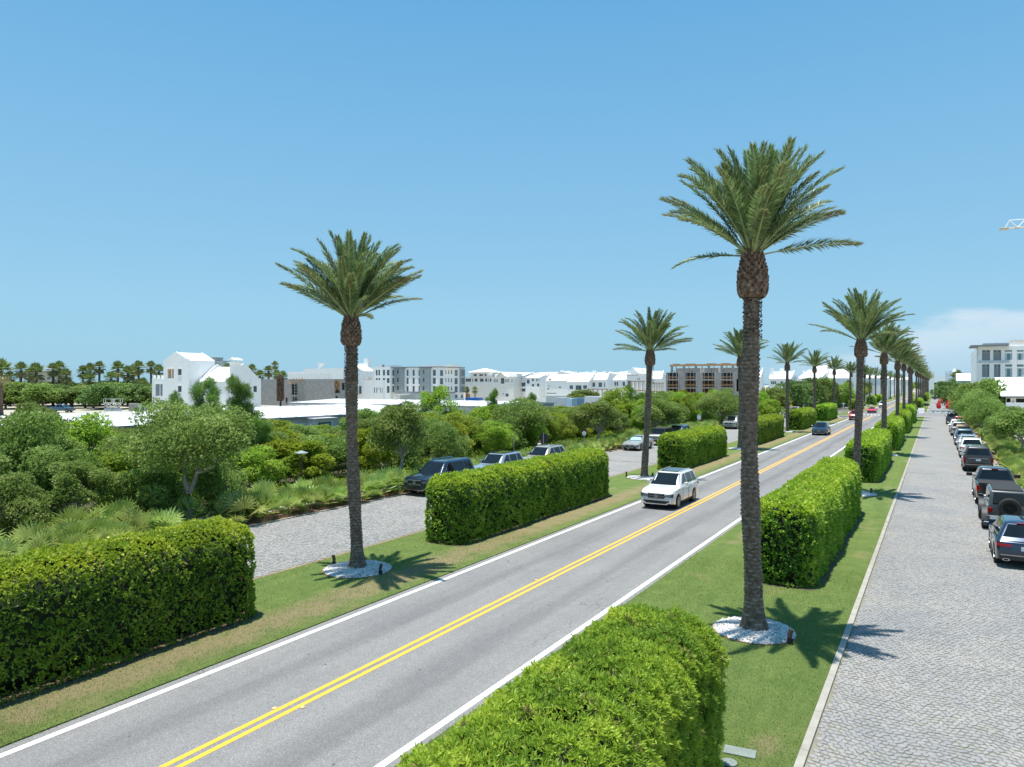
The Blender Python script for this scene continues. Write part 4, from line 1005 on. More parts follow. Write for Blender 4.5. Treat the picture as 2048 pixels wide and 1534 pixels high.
# the thicket between the path and the storage sheds, bush by bush
rt = random.Random(5)
zones = [(-200, 130, 'at the left edge of the picture'), (130, 250, 'left of the forked oak'), (250, 540, 'behind the forked oak'), (540, 690, 'behind the brown lamp post'),
         (690, 900, 'behind the navy SUV'), (900, 1130, 'behind the champagne SUV'), (1130, 1270, 'beyond the footpath in mid picture'), (1270, 1460, 'below the timber-topped construction block'), (1460, 1560, 'beside the third left palm'), (1560, 2100, 'at the far end of the thicket')]
kinds = [('bush_bright', 'bright green leafy shrub'), ('bush_yellow', 'yellow-green glossy shrub'), ('bush_dark', 'dark green dense shrub'), ('bush_dark', 'dark green dense shrub'), ('bright_tree', 'tall light green shrub'), ('oak_b', 'grey-green scrub oak')]
nb = 0
Y = 2.0
while Y < 168:
    for ci, X in enumerate((-36.9, -40.6, -45.2, -50.5, -56.0)):
        x = X + rt.uniform(-1.2, 1.2); yy = Y + rt.uniform(-1.4, 1.4) + (ci % 2) * 2
        d = -x * S_ + yy * C_; px = 1024 + F_PX * (x * C_ + yy * S_) / max(d, 1)
        if px < -150 or d < 20: continue
        if ci == 0 and (530 < px < 700): x -= 1.0
        key, lab = rt.choice(kinds)
        if 545 < px < 650 and ci < 3: key, lab = kinds[1]
        h = rt.uniform(3.4, 4.9) * (0.86 if ci == 0 else 1.0)
        if px < 250 and ci > 1: h = rt.uniform(4.2, 5.4)
        if 500 < px < 700: h = min(h, 3.2 + 0.25 * ci)
        if px > 1230: h += rt.uniform(0.3, 1.5)
        if 890 < px < 1090 and ci > 1: h = min(h, 3.3 if px > 920 and px < 980 else 3.9)
        if 1090 < px < 1250: h = min(h, 3.5)
        if 610 < px < 700 and ci > 1: h = min(h, 2.9)
        if 85 <= px < 310 and ci: h = min(h, 4.1)
        if px < 85 and ci >= 2: h = rt.uniform(5.2, 6.2)
        r = rt.uniform(2.2, 3.0) if ci else rt.uniform(1.7, 2.3)
        z = [zz for zz in zones if zz[0] <= px < zz[1]]
        w = z[0][2] if z else 'in the thicket'
        depth = ['in the front row', 'in the second row', 'in the middle', 'toward the back', 'against the sheds'][ci]
        tree('shrub', x, yy, key, '%s %s, %s' % (lab, depth, w), '%s %s, %s' % (lab, depth, w), h, r, rt.uniform(0, 6.3), 'shrub'); nb += 1
    Y += 4.3
# undergrowth leaves knitting the thicket together near the ground
def ground_foliage(name, n, xf, L, W, mat, label, hmax, seed, y0, y1, k=5):
    rg = np.random.default_rng(seed)
    y = rg.uniform(y0, y1, n // k); x = xf(y, rg)
    h = hmax * rg.uniform(0.1, 1, n // k) * (0.6 + 0.4 * np.sin(x * 1.3 + y * 0.9) * np.sin(y * 0.7))
    V, rnd = sprigs(np.stack([x, y, np.maximum(h, 0.05)], 1), nrm(rg.normal(size=(n // k, 3)) * 0.4 + np.array([0, 0, 1.0])), k, L, W, rg, 0.8)
    o = link(name, np_mesh(name, V, 4, [mat], {'rnd': rnd}))
    tag(o, label, 'undergrowth', kind='stuff'); return o
ground_foliage('undergrowth', 60000, lambda y, rg: rg.uniform(-39.5, -33.8, len(y)), 0.16, 0.05, 'bright_leaf', 'weedy green undergrowth at the foot of the thicket behind the footpath', 1.1, 3, 4, 100)
ground_foliage('tall_grass', 26000, lambda y, rg: rg.uniform(-38, -33.8, len(y)), 0.5, 0.025, 'grass_blade', 'tall light green grass along the back of the footpath', 0.25, 4, 40, 100)
# saw palmettos
def fan(b, rg, c, d, size, nseg):
    """one fan leaf: narrow folded segments spreading from its hub"""
    d = Vector(d).normalized(); up = Vector((0, 0, 1)); s = d.cross(up)
    if s.length < 0.1: s = Vector((1, 0, 0))
    s.normalize(); n = s.cross(d)
    out = []
    for i in range(nseg):
        a = radians(-100 + 200 * i / (nseg - 1)); e = (d * cos(a) + s * sin(a) + n * 0.12).normalized()
        L = size * (0.75 + 0.25 * cos(a * 0.7)) * rg.uniform(0.85, 1.1); p = e.cross(n).normalized() * size * 0.065
        tip = c + e * L + Vector((0, 0, -0.12 * L))
        out.append([tuple(c), tuple(c + e * L * 0.55 + p), tuple(tip), tuple(c + e * L * 0.55 - p)])
    return out
def palmetto_mesh(seed, R, H, nf, size, nseg=13):
    rg = random.Random(seed); q = []; r = []
    for i in range(nf):
        a = rg.uniform(0, 2 * pi); e = rg.uniform(0.25, 1.35)
        base = Vector((rg.uniform(-R * 0.3, R * 0.3), rg.uniform(-R * 0.3, R * 0.3), 0.05))
        d = Vector((cos(a) * cos(e), sin(a) * cos(e), sin(e))); c = base + Vector((d.x * R * 0.7, d.y * R * 0.7, d.z * H * 0.75))
        s = d.cross(Vector((0, 0, 1))).normalized() * 0.012
        q.append([tuple(base - s), tuple(base + s), tuple(c + s), tuple(c - s)]); r.append(0.4)
        f = fan(None, rg, c, (d + Vector((0, 0, rg.uniform(-0.3, 0.5)))), size * rg.uniform(0.8, 1.15), nseg); q += f
        t = rg.random(); r += [min(1, max(0, t * 0.75 + rg.uniform(0, 0.25))) for _ in f]
    return np_mesh('leaves', np.array(q), 4, ['palmetto_leaf'], {'rnd': np.array(r)})
PALMETTO = [palmetto_mesh(i, 0.8, 1.05, 22, 0.62, 12) for i in range(4)]
def palmetto(x, y, s, label, group):
    o = empty('palmetto', (x, y, 0.04), label, 'palmetto', group, rt.uniform(0, 6))
    a = link('leaves', rt.choice(PALMETTO), o); a['kind'] = 'stuff'; o.scale = (s, s, s * rt.uniform(0.85, 1.15))
pz = [(-999, 120, 'at the left edge, behind the foreground hedge'), (120, 370, 'between the foreground hedge and the dark shrubs'), (370, 560, 'right of the forked oak, by the hydrant'), (560, 700, 'below the brown lamp post'),
      (700, 800, 'beside the front of the navy SUV'), (800, 1190, 'hidden partly by the parked SUVs'), (1190, 1290, 'beside the silver sedan'), (1290, 1450, 'behind the white off-roader'), (1450, 3000, 'at the far end of the planting strip')]
yy = 4.0
while yy < 160:
    for X in (-30.5, -31.5):
        x = X + rt.uniform(-0.3, 0.3); y = yy + rt.uniform(-0.4, 0.4)
        d = -x * S_ + y * C_; px = 1024 + F_PX * (x * C_ + y * S_) / max(d, 1)
        if 390 < px < 445 or 345 < px < 372: continue
        if 790 < px < 1120 and rt.random() < 0.3: continue
        w = [z for z in pz if z[0] <= px < z[1]][0][2]
        lab = 'green palmetto clump %s' % w
        palmetto(x, y, rt.uniform(0.85, 1.25), lab, 'palmettos ' + w)
    yy += 1.35 if yy < 60 else 1.8
for i in range(26):                         # second bank behind the path at the left
    y = 6 + i * 1.15; x = -33.4 + rt.uniform(-0.5, 0.5)
    if rt.random() < 0.5: palmetto(x, y, rt.uniform(0.9, 1.3), 'palmetto clump behind the footpath under the shrubs', 'palmettos behind the footpath')
yy = 34.0
rp = 0
while yy < 172:
    for X in (5.3, 6.3, 7.1):
        x = X + rt.uniform(-0.3, 0.3); y = yy + rt.uniform(-0.5, 0.5)
        w = 'beside the black pickup' if yy < 62 else 'beside the dark brown SUV' if yy < 80 else 'under the right street trees'
        palmetto(x, y, rt.uniform(0.75, 1.05), 'palmetto clump in the right bed %s' % w, 'palmettos in the right bed ' + w)
    yy += 2.1 if yy < 90 else 3.2
# right street trees
GR = 'live oaks along the right paved street'
for i, (px, d, key, h, r, w) in enumerate(((2040, 67, 'oak_b', 4.9, 3.0, 'nearest of the right street, its thin trunk by the right edge'), (1972, 88, 'oak_a', 5.4, 3.0, 'second along the right street, rounded crown'),
        (2034, 80, 'oak_b', 4.6, 3.2, 'cut by the right edge, behind the nearest one'), (1958, 104, 'oak_a', 6.3, 3.4, 'third along the right street'), (1974, 118, 'far_oak_b', 8.2, 4.2, 'tallest, in front of the white hotel'),
        (1938, 124, 'far_oak_b', 6.0, 3.0, 'left of the tallest one, beside the parked cars'), (1948, 150, 'far_oak_b', 7.8, 4.2, 'under the left corner of the hotel'), (1932, 165, 'far_oak_b', 7.0, 4.2, 'behind the lamp by the red car'),
        (1915, 205, 'far_oak_a', 7.6, 4.5, 'over the red parasols'), (1903, 262, 'far_oak_a', 9.2, 6.5, 'big dark one beyond the parasols'), (1896, 330, 'far_oak_a', 7.5, 6.0, 'farthest on the right street'))):
    ftree(px, d, key, 'live oak %s' % w, h, r, i * 1.3, group=GR)
ftree(1862, 560, 'far_oak_a', 'dark distant tree closing the road between the palm rows', 9, 9, 1.0, group=GR)
# trees behind the green screen fence, right of the tallest palm
GF = 'trees behind the green screen fence'
for i, (px, d, key, h, r, w) in enumerate(((1515, 150, 'far_bright', 6.0, 3.6, 'right against the tallest trunk'), (1545, 158, 'far_oak_b', 6.6, 4.2, 'below the first white roof'), (1585, 168, 'far_oak_a', 8.4, 5.0, 'between the fourth and fifth left palm'),
        (1612, 178, 'far_oak_a', 9.0, 4.8, 'behind the fifth left palm'), (1640, 188, 'far_oak_b', 9.0, 4.6, 'grey-green, left of the sixth palm'), (1662, 196, 'far_oak_b', 8.8, 4.4, 'behind the sixth left palm'),
        (1688, 205, 'far_bright', 8.2, 3.8, 'light green, last before the white wall'), (1530, 136, 'far_bright', 4.6, 3.4, 'low, in front of the screen'))):
    ftree(px, d, key, 'tree %s, behind the fence' % w, h, r, i * 1.7, group=GF)
for i in range(14):
    px = 1705 + i * 11.5; d = 290 + i * 42
    ftree(px, d, 'far_oak_b' if i % 2 else 'far_bright', '%s tree in the distant row left of the road, counted from the sixth palm' % ORD[i], 9, 6, i, group='distant trees left of the road')
# forest at the left
GW = 'dark trees of the wood behind the near shed'
for i in range(30):
    px = -60 + (i % 15) * 25 + rt.uniform(-6, 6); d = (205 if i < 15 else 232) + rt.uniform(-8, 8)
    if px > 290: px = 285 - (px - 290)
    ftree(px, d, rt.choice(['far_oak_a', 'far_oak_b', 'far_oak_a']), 'dark rounded tree of the wood, %s row, %s' % ('front' if i < 15 else 'rear', 'at the left edge' if px < 60 else 'behind the small blue truck' if px < 150 else 'behind the scissor lifts' if px < 240 else 'left of the white gabled house'),
          (7.2 if i < 15 else 8.4) + rt.uniform(-0.7, 0.8), 6.6, rt.uniform(0, 6), group=GW)
# fan palms on the skyline
def fan_crown(seed, nf=40):
    rg = random.Random(seed); q = []; r = []
    for i in range(nf):
        t = i / nf; a = i * 2.4; e = radians(80 - 150 * t) + rg.uniform(-0.15, 0.15)
        d = Vector((cos(a) * cos(e), sin(a) * cos(e), sin(e))); c = d * rg.uniform(0.55, 0.8) + Vector((0, 0, -0.25 * t))
        s = d.cross(Vector((0, 0, 1))).normalized() * 0.03
        q.append([tuple(-s), tuple(s), tuple(c + s), tuple(c - s)]); r.append(0.5)
        f = fan(None, rg, c, d, 0.78, 9)
        f = [[p[0], tuple(Vector(p[0]) + (Vector(p[1]) - Vector(p[0])) * 1.0 + (Vector(p[1]) - Vector(p[3])) * 0.6), p[2], p[3]] for p in f]
        q += f; r += [(0.15 + 0.4 * rg.random()) if e > -0.35 else 0.8 + 0.2 * rg.random() for _ in f]
    return np_mesh('crown', np.array(q), 4, ['fan_palm_leaf'], {'rnd': np.array(r)})
FANC = [fan_crown(i) for i in range(4)]
b = MB(); b.tube([(0, 0, -0.1), (0, 0, 0.4), (0.05, 0, 5), (0, 0, 10)], [0.34, 0.24, 0.19, 0.2], 9)
FAN_T = b.mesh('trunk', 'palm_boot')
def fan_palm(px, ytop, d, label, s=1.0):
    z = zat(ytop, d) - 1.2 * s; x, y = at(px, d)
    o = empty('fan_palm', (x, y, 0), label, 'palm tree', 'fan palms on the skyline', rt.uniform(0, 6))
    a = link('trunk', FAN_T, o); a.scale = (s, s, z / 10.0); link('crown', rt.choice(FANC), o, (0, 0, z), (0, 0, rt.uniform(0, 6)), (s, s, s)); return o
fp = [(2, 718, 160, 1.9, 'large one cut by the left edge'), (20, 742, 225, 1.5, 'low beside the large one at the left edge'), (42, 724, 225, 1.8, 'tall second from the left edge'), (58, 736, 235, 1.5, 'behind the beige house, left side'), (72, 726, 220, 2.1, 'wide crown in front of the beige house'),
      (106, 726, 228, 1.6, 'right of the beige house roof'), (119, 722, 236, 1.7, 'tallest right of the beige house'), (132, 737, 222, 1.6, 'short at the right side of the beige house'), (166, 731, 235, 1.5, 'left of the pair before the open sky'), (180, 727, 240, 1.8, 'with dead skirt, left of the single slender one'),
      (199, 722, 232, 1.5, 'single slender, against open sky'), (178, 745, 222, 1.8, 'low and broad, in the treetops'), (236, 722, 240, 1.9, 'tall with brown skirt, left of the group of four'), (222, 742, 228, 1.7, 'low left of the group of four'), (256, 731, 226, 1.8, 'bright, in front of the sea'),
      (268, 728, 244, 1.4, 'thin, behind the bright one'), (277, 721, 238, 1.7, 'tallest of the group of four'), (286, 755, 230, 1.5, 'low, before the white house ledge'), (302, 722, 236, 1.5, 'left of the white gabled house'), (318, 729, 233, 1.6, 'against the side of the white gabled house'),
      (436, 728, 300, 1.6, 'behind the white roof, left of the chimney'), (455, 727, 305, 1.7, 'just left of the white chimney'), (504, 728, 300, 1.9, 'first right of the curved gable'), (520, 740, 296, 1.8, 'low, right of the curved gable'), (537, 731, 300, 1.8, 'with thick skirt right of the curved gable'),
      (550, 722, 320, 1.4, 'tallest right of the curved gable'), (554, 740, 296, 1.7, 'above the grey block wall'), (566, 742, 300, 1.8, 'last on the right, above the grey block wall'), (1915, 741, 330, 2.4, 'behind the small white roof by the hotel')]
for px, yt, d, s, w in fp: fan_palm(px, yt, d, 'fan palm, %s' % w, s * 1.12)
for px, yt, d, s, w in ((934, 773, 268, 1.0, 'small palm at the left of the blue skip'), (950, 773, 268, 1.1, 'small palm above the right of the blue skip'), (1697, 760, 215, 1.0, 'small palm beside the white wall')):
    fan_palm(px, yt, d, w, s)
# ================================================================== CARS
# local axes: +X is the nose of the car, Y to its left, Z up; origin on the ground under its middle
WHEEL_CACHE = {}
def wheel_meshes(r, w, spokes, dark):
    key = (round(r, 3), round(w, 3), spokes, dark)
    if key in WHEEL_CACHE: return WHEEL_CACHE[key]
    b = MB(); n = 26; prof = [(r * 0.66, -w / 2), (r * 0.90, -w / 2), (r, -w * 0.36), (r, w * 0.36), (r * 0.90, w / 2), (r * 0.66, w / 2), (r * 0.62, w * 0.3)]
    b.loft([[(p * cos(2 * pi * j / n), y, p * sin(2 * pi * j / n)) for j in range(n)] for p, y in prof], True, False)
    t = b.mesh('wheel', 'tyre_rubber'); bmesh_fix(t); smooth_by_angle(t, 30)
    b = MB()
    b.mi = 1; b.disc((0, w * 0.14, 0), r * 0.62, 'y', n, 0.01); b.mi = 0
    b.loft([[(p * cos(2 * pi * j / n), y, p * sin(2 * pi * j / n)) for j in range(n)] for p, y in ((r * 0.66, w * 0.5), (r * 0.60, w * 0.47), (r * 0.58, w * 0.2))], True, False)
    b.disc((0, w * 0.40, 0), r * 0.13, 'y', 10, 0.04)
    for i in range(spokes):
        a = 2 * pi * i / spokes; c_, s_ = cos(a), sin(a); h = r * 0.055
        b.loft([[(q * c_ - u * s_, y, q * s_ + u * c_) for u, y in ((-h, w * 0.30), (h, w * 0.30), (h * 0.7, w * 0.43), (-h * 0.7, w * 0.43))] for q in (r * 0.1, r * 0.61)])
    m = b.mesh('rim', ['black_alloy' if dark else 'alloy', 'fixture_black']); bmesh_fix(m)
    WHEEL_CACHE[key] = (t, m); return t, m
def interp(x, pts):
    if x <= pts[0][0]: return pts[0][1]
    for (a, va), (b_, vb) in zip(pts, pts[1:]):
        if x <= b_: return va + (vb - va) * (x - a) / (b_ - a)
    return pts[-1][1]
CARS = {
 # L W zb wheel_r xf xr | top line of the lower body | cabin: belt x rear, front; roof rear, front; z roof; roof half width
 'suv':   dict(L=4.9, W=1.94, zb=0.30, r=0.38, xf=1.50, xr=-1.42, top=[(-2.45, 0.95), (-2.40, 1.10), (-1.9, 1.17), (0.9, 1.14), (1.2, 1.13), (1.95, 1.06), (2.28, 0.98), (2.41, 0.84), (2.45, 0.60)], cab=(-2.36, 1.12, -2.02, 0.30), zr=1.82, hwr=0.68, win=[(-2.1, -1.35), (-1.27, -0.32), (-0.24, 0.72)]),
 'big':   dict(L=5.3, W=2.03, zb=0.36, r=0.42, xf=1.62, xr=-1.50, top=[(-2.65, 1.0), (-2.60, 1.16), (-2.1, 1.22), (1.0, 1.20), (1.35, 1.20), (2.35, 1.12), (2.58, 1.02), (2.65, 0.72)], cab=(-2.60, 1.22, -2.38, 0.45), zr=1.93, hwr=0.72, win=[(-2.35, -1.45), (-1.37, -0.30), (-0.22, 0.82)]),
 'xover': dict(L=4.65, W=1.90, zb=0.28, r=0.37, xf=1.42, xr=-1.36, top=[(-2.32, 0.80), (-2.27, 0.98), (-1.9, 1.06), (0.8, 1.02), (1.1, 1.02), (1.95, 0.90), (2.24, 0.78), (2.32, 0.58)], cab=(-2.22, 1.05, -1.62, 0.15), zr=1.63, hwr=0.60, win=[(-1.85, -1.2), (-1.12, -0.25), (-0.17, 0.68)]),
 'sedan': dict(L=4.85, W=1.86, zb=0.22, r=0.335, xf=1.48, xr=-1.38, top=[(-2.42, 0.72), (-2.38, 0.92), (-2.2, 0.98), (-1.5, 0.97), (0.75, 0.92), (1.0, 0.92), (1.95, 0.80), (2.32, 0.68), (2.42, 0.5)], cab=(-1.85, 1.0, -0.95, 0.02), zr=1.43, hwr=0.56, win=[(-1.12, -0.22), (-0.14, 0.62)]),
 'coupe': dict(L=4.6, W=1.88, zb=0.18, r=0.34, xf=1.42, xr=-1.32, top=[(-2.3, 0.72), (-2.26, 0.92), (-1.4, 0.92), (0.6, 0.88), (0.9, 0.88), (1.8, 0.76), (2.2, 0.62), (2.3, 0.45)], cab=(-1.7, 0.95, -0.7, 0.02), zr=1.26, hwr=0.50, win=[(-0.9, 0.55)]),
 'jeep':  dict(L=4.5, W=1.62, zb=0.52, r=0.44, xf=1.42, xr=-1.48, top=[(-2.05, 1.0), (-2.04, 1.16), (0.7, 1.16), (0.85, 1.17), (1.95, 1.12), (2.02, 1.05), (2.03, 0.70)], cab=(-2.03, 0.88, -1.96, 0.62), zr=1.86, hwr=0.70, win=[(-1.86, -1.14), (-1.04, -0.24), (-0.14, 0.66)]),
 'pickup': dict(L=5.85, W=2.03, zb=0.42, r=0.42, xf=1.85, xr=-1.75, top=[(-2.92, 0.95), (-2.91, 1.22), (-0.95, 1.24), (1.35, 1.24), (1.6, 1.24), (2.7, 1.16), (2.86, 1.05), (2.92, 0.72)], cab=(-0.98, 1.45, -0.72, 0.72), zr=1.93, hwr=0.71, win=[(-0.72, 0.10), (0.18, 1.18)]),
}
def sm(t): t = max(0.0, min(1.0, t)); return t * t * (3 - 2 * t)
BODY_CACHE = {}
def car(kind, color, label, x, y, heading, name='parked_car', group=None, cat='car', roof=None, glass='car_glass', spokes=7, dark_rim=False, rails=None, shade=None, nose=None, tail=None, detail=1, z=0.022):
    s = CARS[kind]; L, W, zb, r = s['L'], s['W'], s['zb'], s['r']; hw = W / 2
    root = empty(name, (x, y, z), label, cat, group, heading); root.scale = (1.05, 1.05, 1.05)
    ck = (kind, color, roof, glass, detail)
    def part(nm, fn, mats, smooth=35):
        key = ck + (nm, str(mats))
        if key not in BODY_CACHE:
            b = MB(); fn(b); me = b.mesh(nm.split('@')[0], mats); bmesh_fix(me)
            if smooth: smooth_by_angle(me, smooth)
            BODY_CACHE[key] = me
        return link(nm.split('@')[0], BODY_CACHE[key], root)
    jeep = kind == 'jeep'
    # ---- lower body, with open wheel arches
    def half(xx):
        e = abs(xx) / (L / 2)
        if jeep: return hw * (1 - 0.16 * sm((xx - 0.7) / 1.3))
        return hw * (1 - 0.045 * sm((e - 0.55) / 0.45) - 0.10 * max(0, (e - 0.90) / 0.10) ** 2)
    def body(b):
        xs = sorted(set([-L / 2 + L * i / 44 for i in range(45)] + [c + r * 1.17 * q for c in (s['xf'], s['xr']) for q in (-1.0, -0.97, -0.85, -0.6, -0.3, 0, 0.3, 0.6, 0.85, 0.97, 1.0)] + [p[0] for p in s['top']]))
        x0, x1 = s['top'][0][0], s['top'][-1][0]
        xs = [q for q in xs if x0 <= q <= x1]
        rings = []
        for q in xs:
            h = half(q); zt = interp(q, s['top']); zl = zb + 0.06 * sm((abs(q) - L * 0.42) / (L * 0.08))
            for c in (s['xf'], s['xr']):
                dd = abs(q - c)
                if dd < r * 1.17: zl = max(zl, r + sqrt((r * 1.17) ** 2 - dd * dd))
            zl = min(zl, zt - 0.06); zm = zl + (zt - zl) * 0.45; zs = zl + (zt - zl) * 0.86
            pr = [(h * 0.80, zl), (h * 0.985, zl), (h * 0.99, zl + 0.02), (h, zm), (h * 0.985, zs), (h * 0.93, zt - 0.012), (h * 0.80, zt + 0.012), (h * 0.4, zt + 0.035), (0, zt + 0.042)]
            if jeep: pr = [(h * 0.8, zl), (h, zl), (h, zl + 0.02), (h, zm), (h, zs), (h * 0.98, zt), (h * 0.9, zt + 0.01), (h * 0.4, zt + 0.02), (0, zt + 0.02)]
            rings.append([(q, a, z_) for a, z_ in pr] + [(q, -a, z_) for a, z_ in reversed(pr[:-1])])
        b.loft(rings, True, True)
    part('body', body, color, 32)
    def under(b):
        b.box(-L / 2 + 0.25, -hw * 0.80, zb - 0.02, L / 2 - 0.25, hw * 0.80, zb + 0.42)
    part('underbody', under, 'black_plastic', 0)
    # ---- cabin
    xr0, xf0, xr1, xf1 = s['cab']; zr, hr = s['zr'], s['hwr']; zB = interp((xr0 + xf0) / 2, s['top']) + 0.0
    h0 = half(0) * 0.93
    def cab_at(t):
        return xr0 + (xr1 - xr0) * t, xf0 + (xf1 - xf0) * t, h0 + (hr - h0) * t, zB + (zr - zB) * t
    def cabin(b):
        rings = []
        cr = 0.07 if jeep else 0.16
        for t, ins, dz in ((-0.12, 0, 0), (0.0, 0, 0), (0.5, 0, 0), (0.90, 0, 0), (0.96, 0.03, 0), (1.0, 0.09, 0.0), (1.0, 0.30, 0.022), (1.0, 0.5, 0.028)):
            a, f, h, zz = cab_at(t); a += ins * 1.1; f -= ins * 1.1; h -= ins; zz += dz
            ring = []
            for cx_, cy_, a0 in ((f - cr, h - cr, 0), (a + cr, h - cr, 90), (a + cr, -h + cr, 180), (f - cr, -h + cr, 270)):
                for k_ in range(5):
                    an = radians(a0 + k_ * 22.5); ring.append((cx_ + cr * cos(an), cy_ + cr * sin(an), zz))
            rings.append(ring)
        b.loft(rings)
    part('cabin', cabin, roof or color, 40)
    def lat(t, off): a, f, h, zz = cab_at(t); return h + off, zz
    def pane(b, xa, xb, ta, tb, sy, off=0.008, skew=(0, 0)):
        (ha, za), (hb, zb_) = lat(ta, off), lat(tb, off)
        p = [(xa, sy * ha, za), (xb, sy * ha, za), (xb + skew[1], sy * hb, zb_), (xa + skew[0], sy * hb, zb_)]
        q = [(v[0], v[1] - sy * 0.03, v[2]) for v in p]
        b.loft([q, p])
    # side glass, one pane per window
    wins = s['win']
    for sy in (1, -1):
        for i, (wa, wb) in enumerate(wins):
            ta, tb = (0.10, 0.86)
            def skx(xx, t_):  # slanted ends follow the pillars
                return 0
            ska = (xr1 - xr0) * (tb - ta) * (1.0 if i == 0 and not jeep else 0.15 if not jeep else 0); skb = (xf1 - xf0) * (tb - ta) * (1.0 if i == len(wins) - 1 else 0.0)
            if i > 0: ska = 0
            if ska + wa > wb + skb - 0.1: ska = wb + skb - 0.12 - wa
            part('side_window@%d%d' % (i, sy), lambda b, wa=wa, wb=wb, sy=sy, ska=ska, skb=skb: pane(b, wa + (0.05 if i == 0 else 0), wb, 0.10, 0.86, sy, 0.008, (ska, skb)), glass, 0)
    def ws(b):
        ta, tb = 0.05, 0.93; n = 15
        rings = []
        for t in (ta, tb):
            a, f, h, zz = cab_at(t); off = 0.012; cr = 0.07 if jeep else 0.16; hh = h - 0.055
            def fxx(yv): q = max(0.0, abs(yv) - (h - cr)); return f - cr + sqrt(max(0.0, cr * cr - q * q)) + off
            rings.append([(fxx(hh * (-1 + 2 * j / n)), hh * (-1 + 2 * j / n), zz) for j in range(n + 1)])
        pts = rings[0] + rings[1][::-1]
        b.loft([[(p[0] - 0.03, p[1], p[2] - 0.01) for p in pts], pts])
    part('windshield', ws, glass, 0)
    def rw(b):
        ta, tb = (0.18, 0.86)
        if jeep: ta = 0.08
        pts = []
        for t, sg in ((ta, 1), (tb, -1)):
            a, f, h, zz = cab_at(t); pts += [(a - 0.012, sg * (h - 0.13) * q, zz) for q in (-1, 1)]
        b.loft([[(p[0] + 0.03, p[1], p[2]) for p in pts], pts])
    part('rear_window', rw, glass, 0)
    # ---- wheels
    tw = 0.24 if kind in ('sedan', 'coupe') else 0.28
    if jeep: tw = 0.31
    tm, rm = wheel_meshes(r, tw, spokes, dark_rim)
    for cx_ in (s['xf'], s['xr']):
        for sy in (1, -1):
            yy = (hw + (0.02 if jeep else -0.005) - tw / 2) if not jeep else hw + 0.06
            o = link('wheel', tm, root, (cx_, sy * yy, r), (0, 0, 0 if sy > 0 else pi)); link('rim', rm, o)
    # ---- lamps and faces
    f_ = L / 2 if not jeep else 2.03; zh = interp(f_ - 0.25, s['top'])
    def fx(yv, zz=0):  # nose position, curving back at the corners
        return f_ + 0.012 - 0.05 * (abs(yv) / hw) ** 3
    zl0, zl1 = zh - 0.31, zh - 0.10
    if not jeep:
        for sy in (1, -1):
            def hl(b, sy=sy):
                ys = [hw * 0.52, hw * 0.70, hw * 0.85, hw * 0.945]
                rings = []
                for i, q in enumerate(ys):
                    xx = fx(q) + 0.02 + (0.0 if i < 3 else -0.10); lo = zl0 + 0.05 * (3 - i) / 3 * 0.5; hi = zl1 - 0.02 * (3 - i)
                    rings.append([(xx - 0.16, sy * q, lo), (xx, sy * q, lo), (xx - 0.03, sy * q, hi - 0.01), (xx - 0.18, sy * q, hi + 0.005)])
                b.loft(rings)
            part('headlight@%d' % sy, hl, 'headlamp_glass', 40)
        def gr(b):
            wg = hw * 0.50; zz0, zz1 = zl0 - 0.09, zl1 - 0.02
            b.mi = 1; b.prism([(-wg * 0.88, zz0), (wg * 0.88, zz0), (wg, zz0 + 0.08), (wg * 0.96, zz1), (-wg * 0.96, zz1), (-wg, zz0 + 0.08)], 'x', f_ - 0.10, f_ + 0.012)
            b.mi = 0
            for k_ in range(3 if kind != 'big' else 2): zz = zz0 + 0.05 + k_ * (zz1 - zz0 - 0.07) / (2 if kind != 'big' else 1); b.box(f_ - 0.02, -wg * 0.94, zz - 0.009, f_ + 0.026, wg * 0.94, zz + 0.009)
            b.box(f_ - 0.02, -wg, zz1 - 0.012, f_ + 0.03, wg, zz1 + 0.012)
            b.box(f_ - 0.02, -wg * 0.9, zz0 - 0.012, f_ + 0.03, wg * 0.9, zz0 + 0.012)
        part('grille', gr, ['alloy', 'black_plastic'], 0)
        def emb(b):
            zc = (zl0 + zl1) / 2 - 0.035; R = 0.085
            pts = [(f_ + 0.045, R * cos(2 * pi * j / 16), zc + R * sin(2 * pi * j / 16)) for j in range(17)]
            b.tube(pts, 0.011, 6, False)
            if nose == 'star':
                for j in range(3):
                    a = pi / 2 + j * 2 * pi / 3; b.tube([(f_ + 0.045, 0, zc), (f_ + 0.045, R * cos(a), zc + R * sin(a))], [0.02, 0.005], 5)
            elif nose == 'bar': b.box(f_ + 0.035, -R * 1.15, zc - 0.018, f_ + 0.055, R * 1.15, zc + 0.018)
            else: b.tube([(f_ + 0.04, -R, zc), (f_ + 0.04, R, zc)], 0.012, 5)
        if nose: part('emblem', emb, 'chrome', 0)
        def lower(b):
            zz = zb + 0.02
            b.prism([(-hw * 0.70, zz), (hw * 0.70, zz), (hw * 0.78, zz + 0.18), (-hw * 0.78, zz + 0.18)], 'x', f_ - 0.14, f_ - 0.012 + 0.02)
        part('lower_intake', lower, 'black_plastic', 0)
        def skid(b):
            zz = zb + 0.0
            b.prism([(-hw * 0.62, zz), (hw * 0.62, zz), (hw * 0.80, zz + 0.12), (hw * 0.72, zz + 0.14), (hw * 0.56, zz + 0.045), (-hw * 0.56, zz + 0.045), (-hw * 0.72, zz + 0.14), (-hw * 0.80, zz + 0.12)], 'x', f_ - 0.10, f_ + 0.035)
        if kind in ('suv', 'big', 'xover', 'pickup'): part('skid_plate', skid, 'chrome' if kind != 'xover' else 'galvanised', 0)
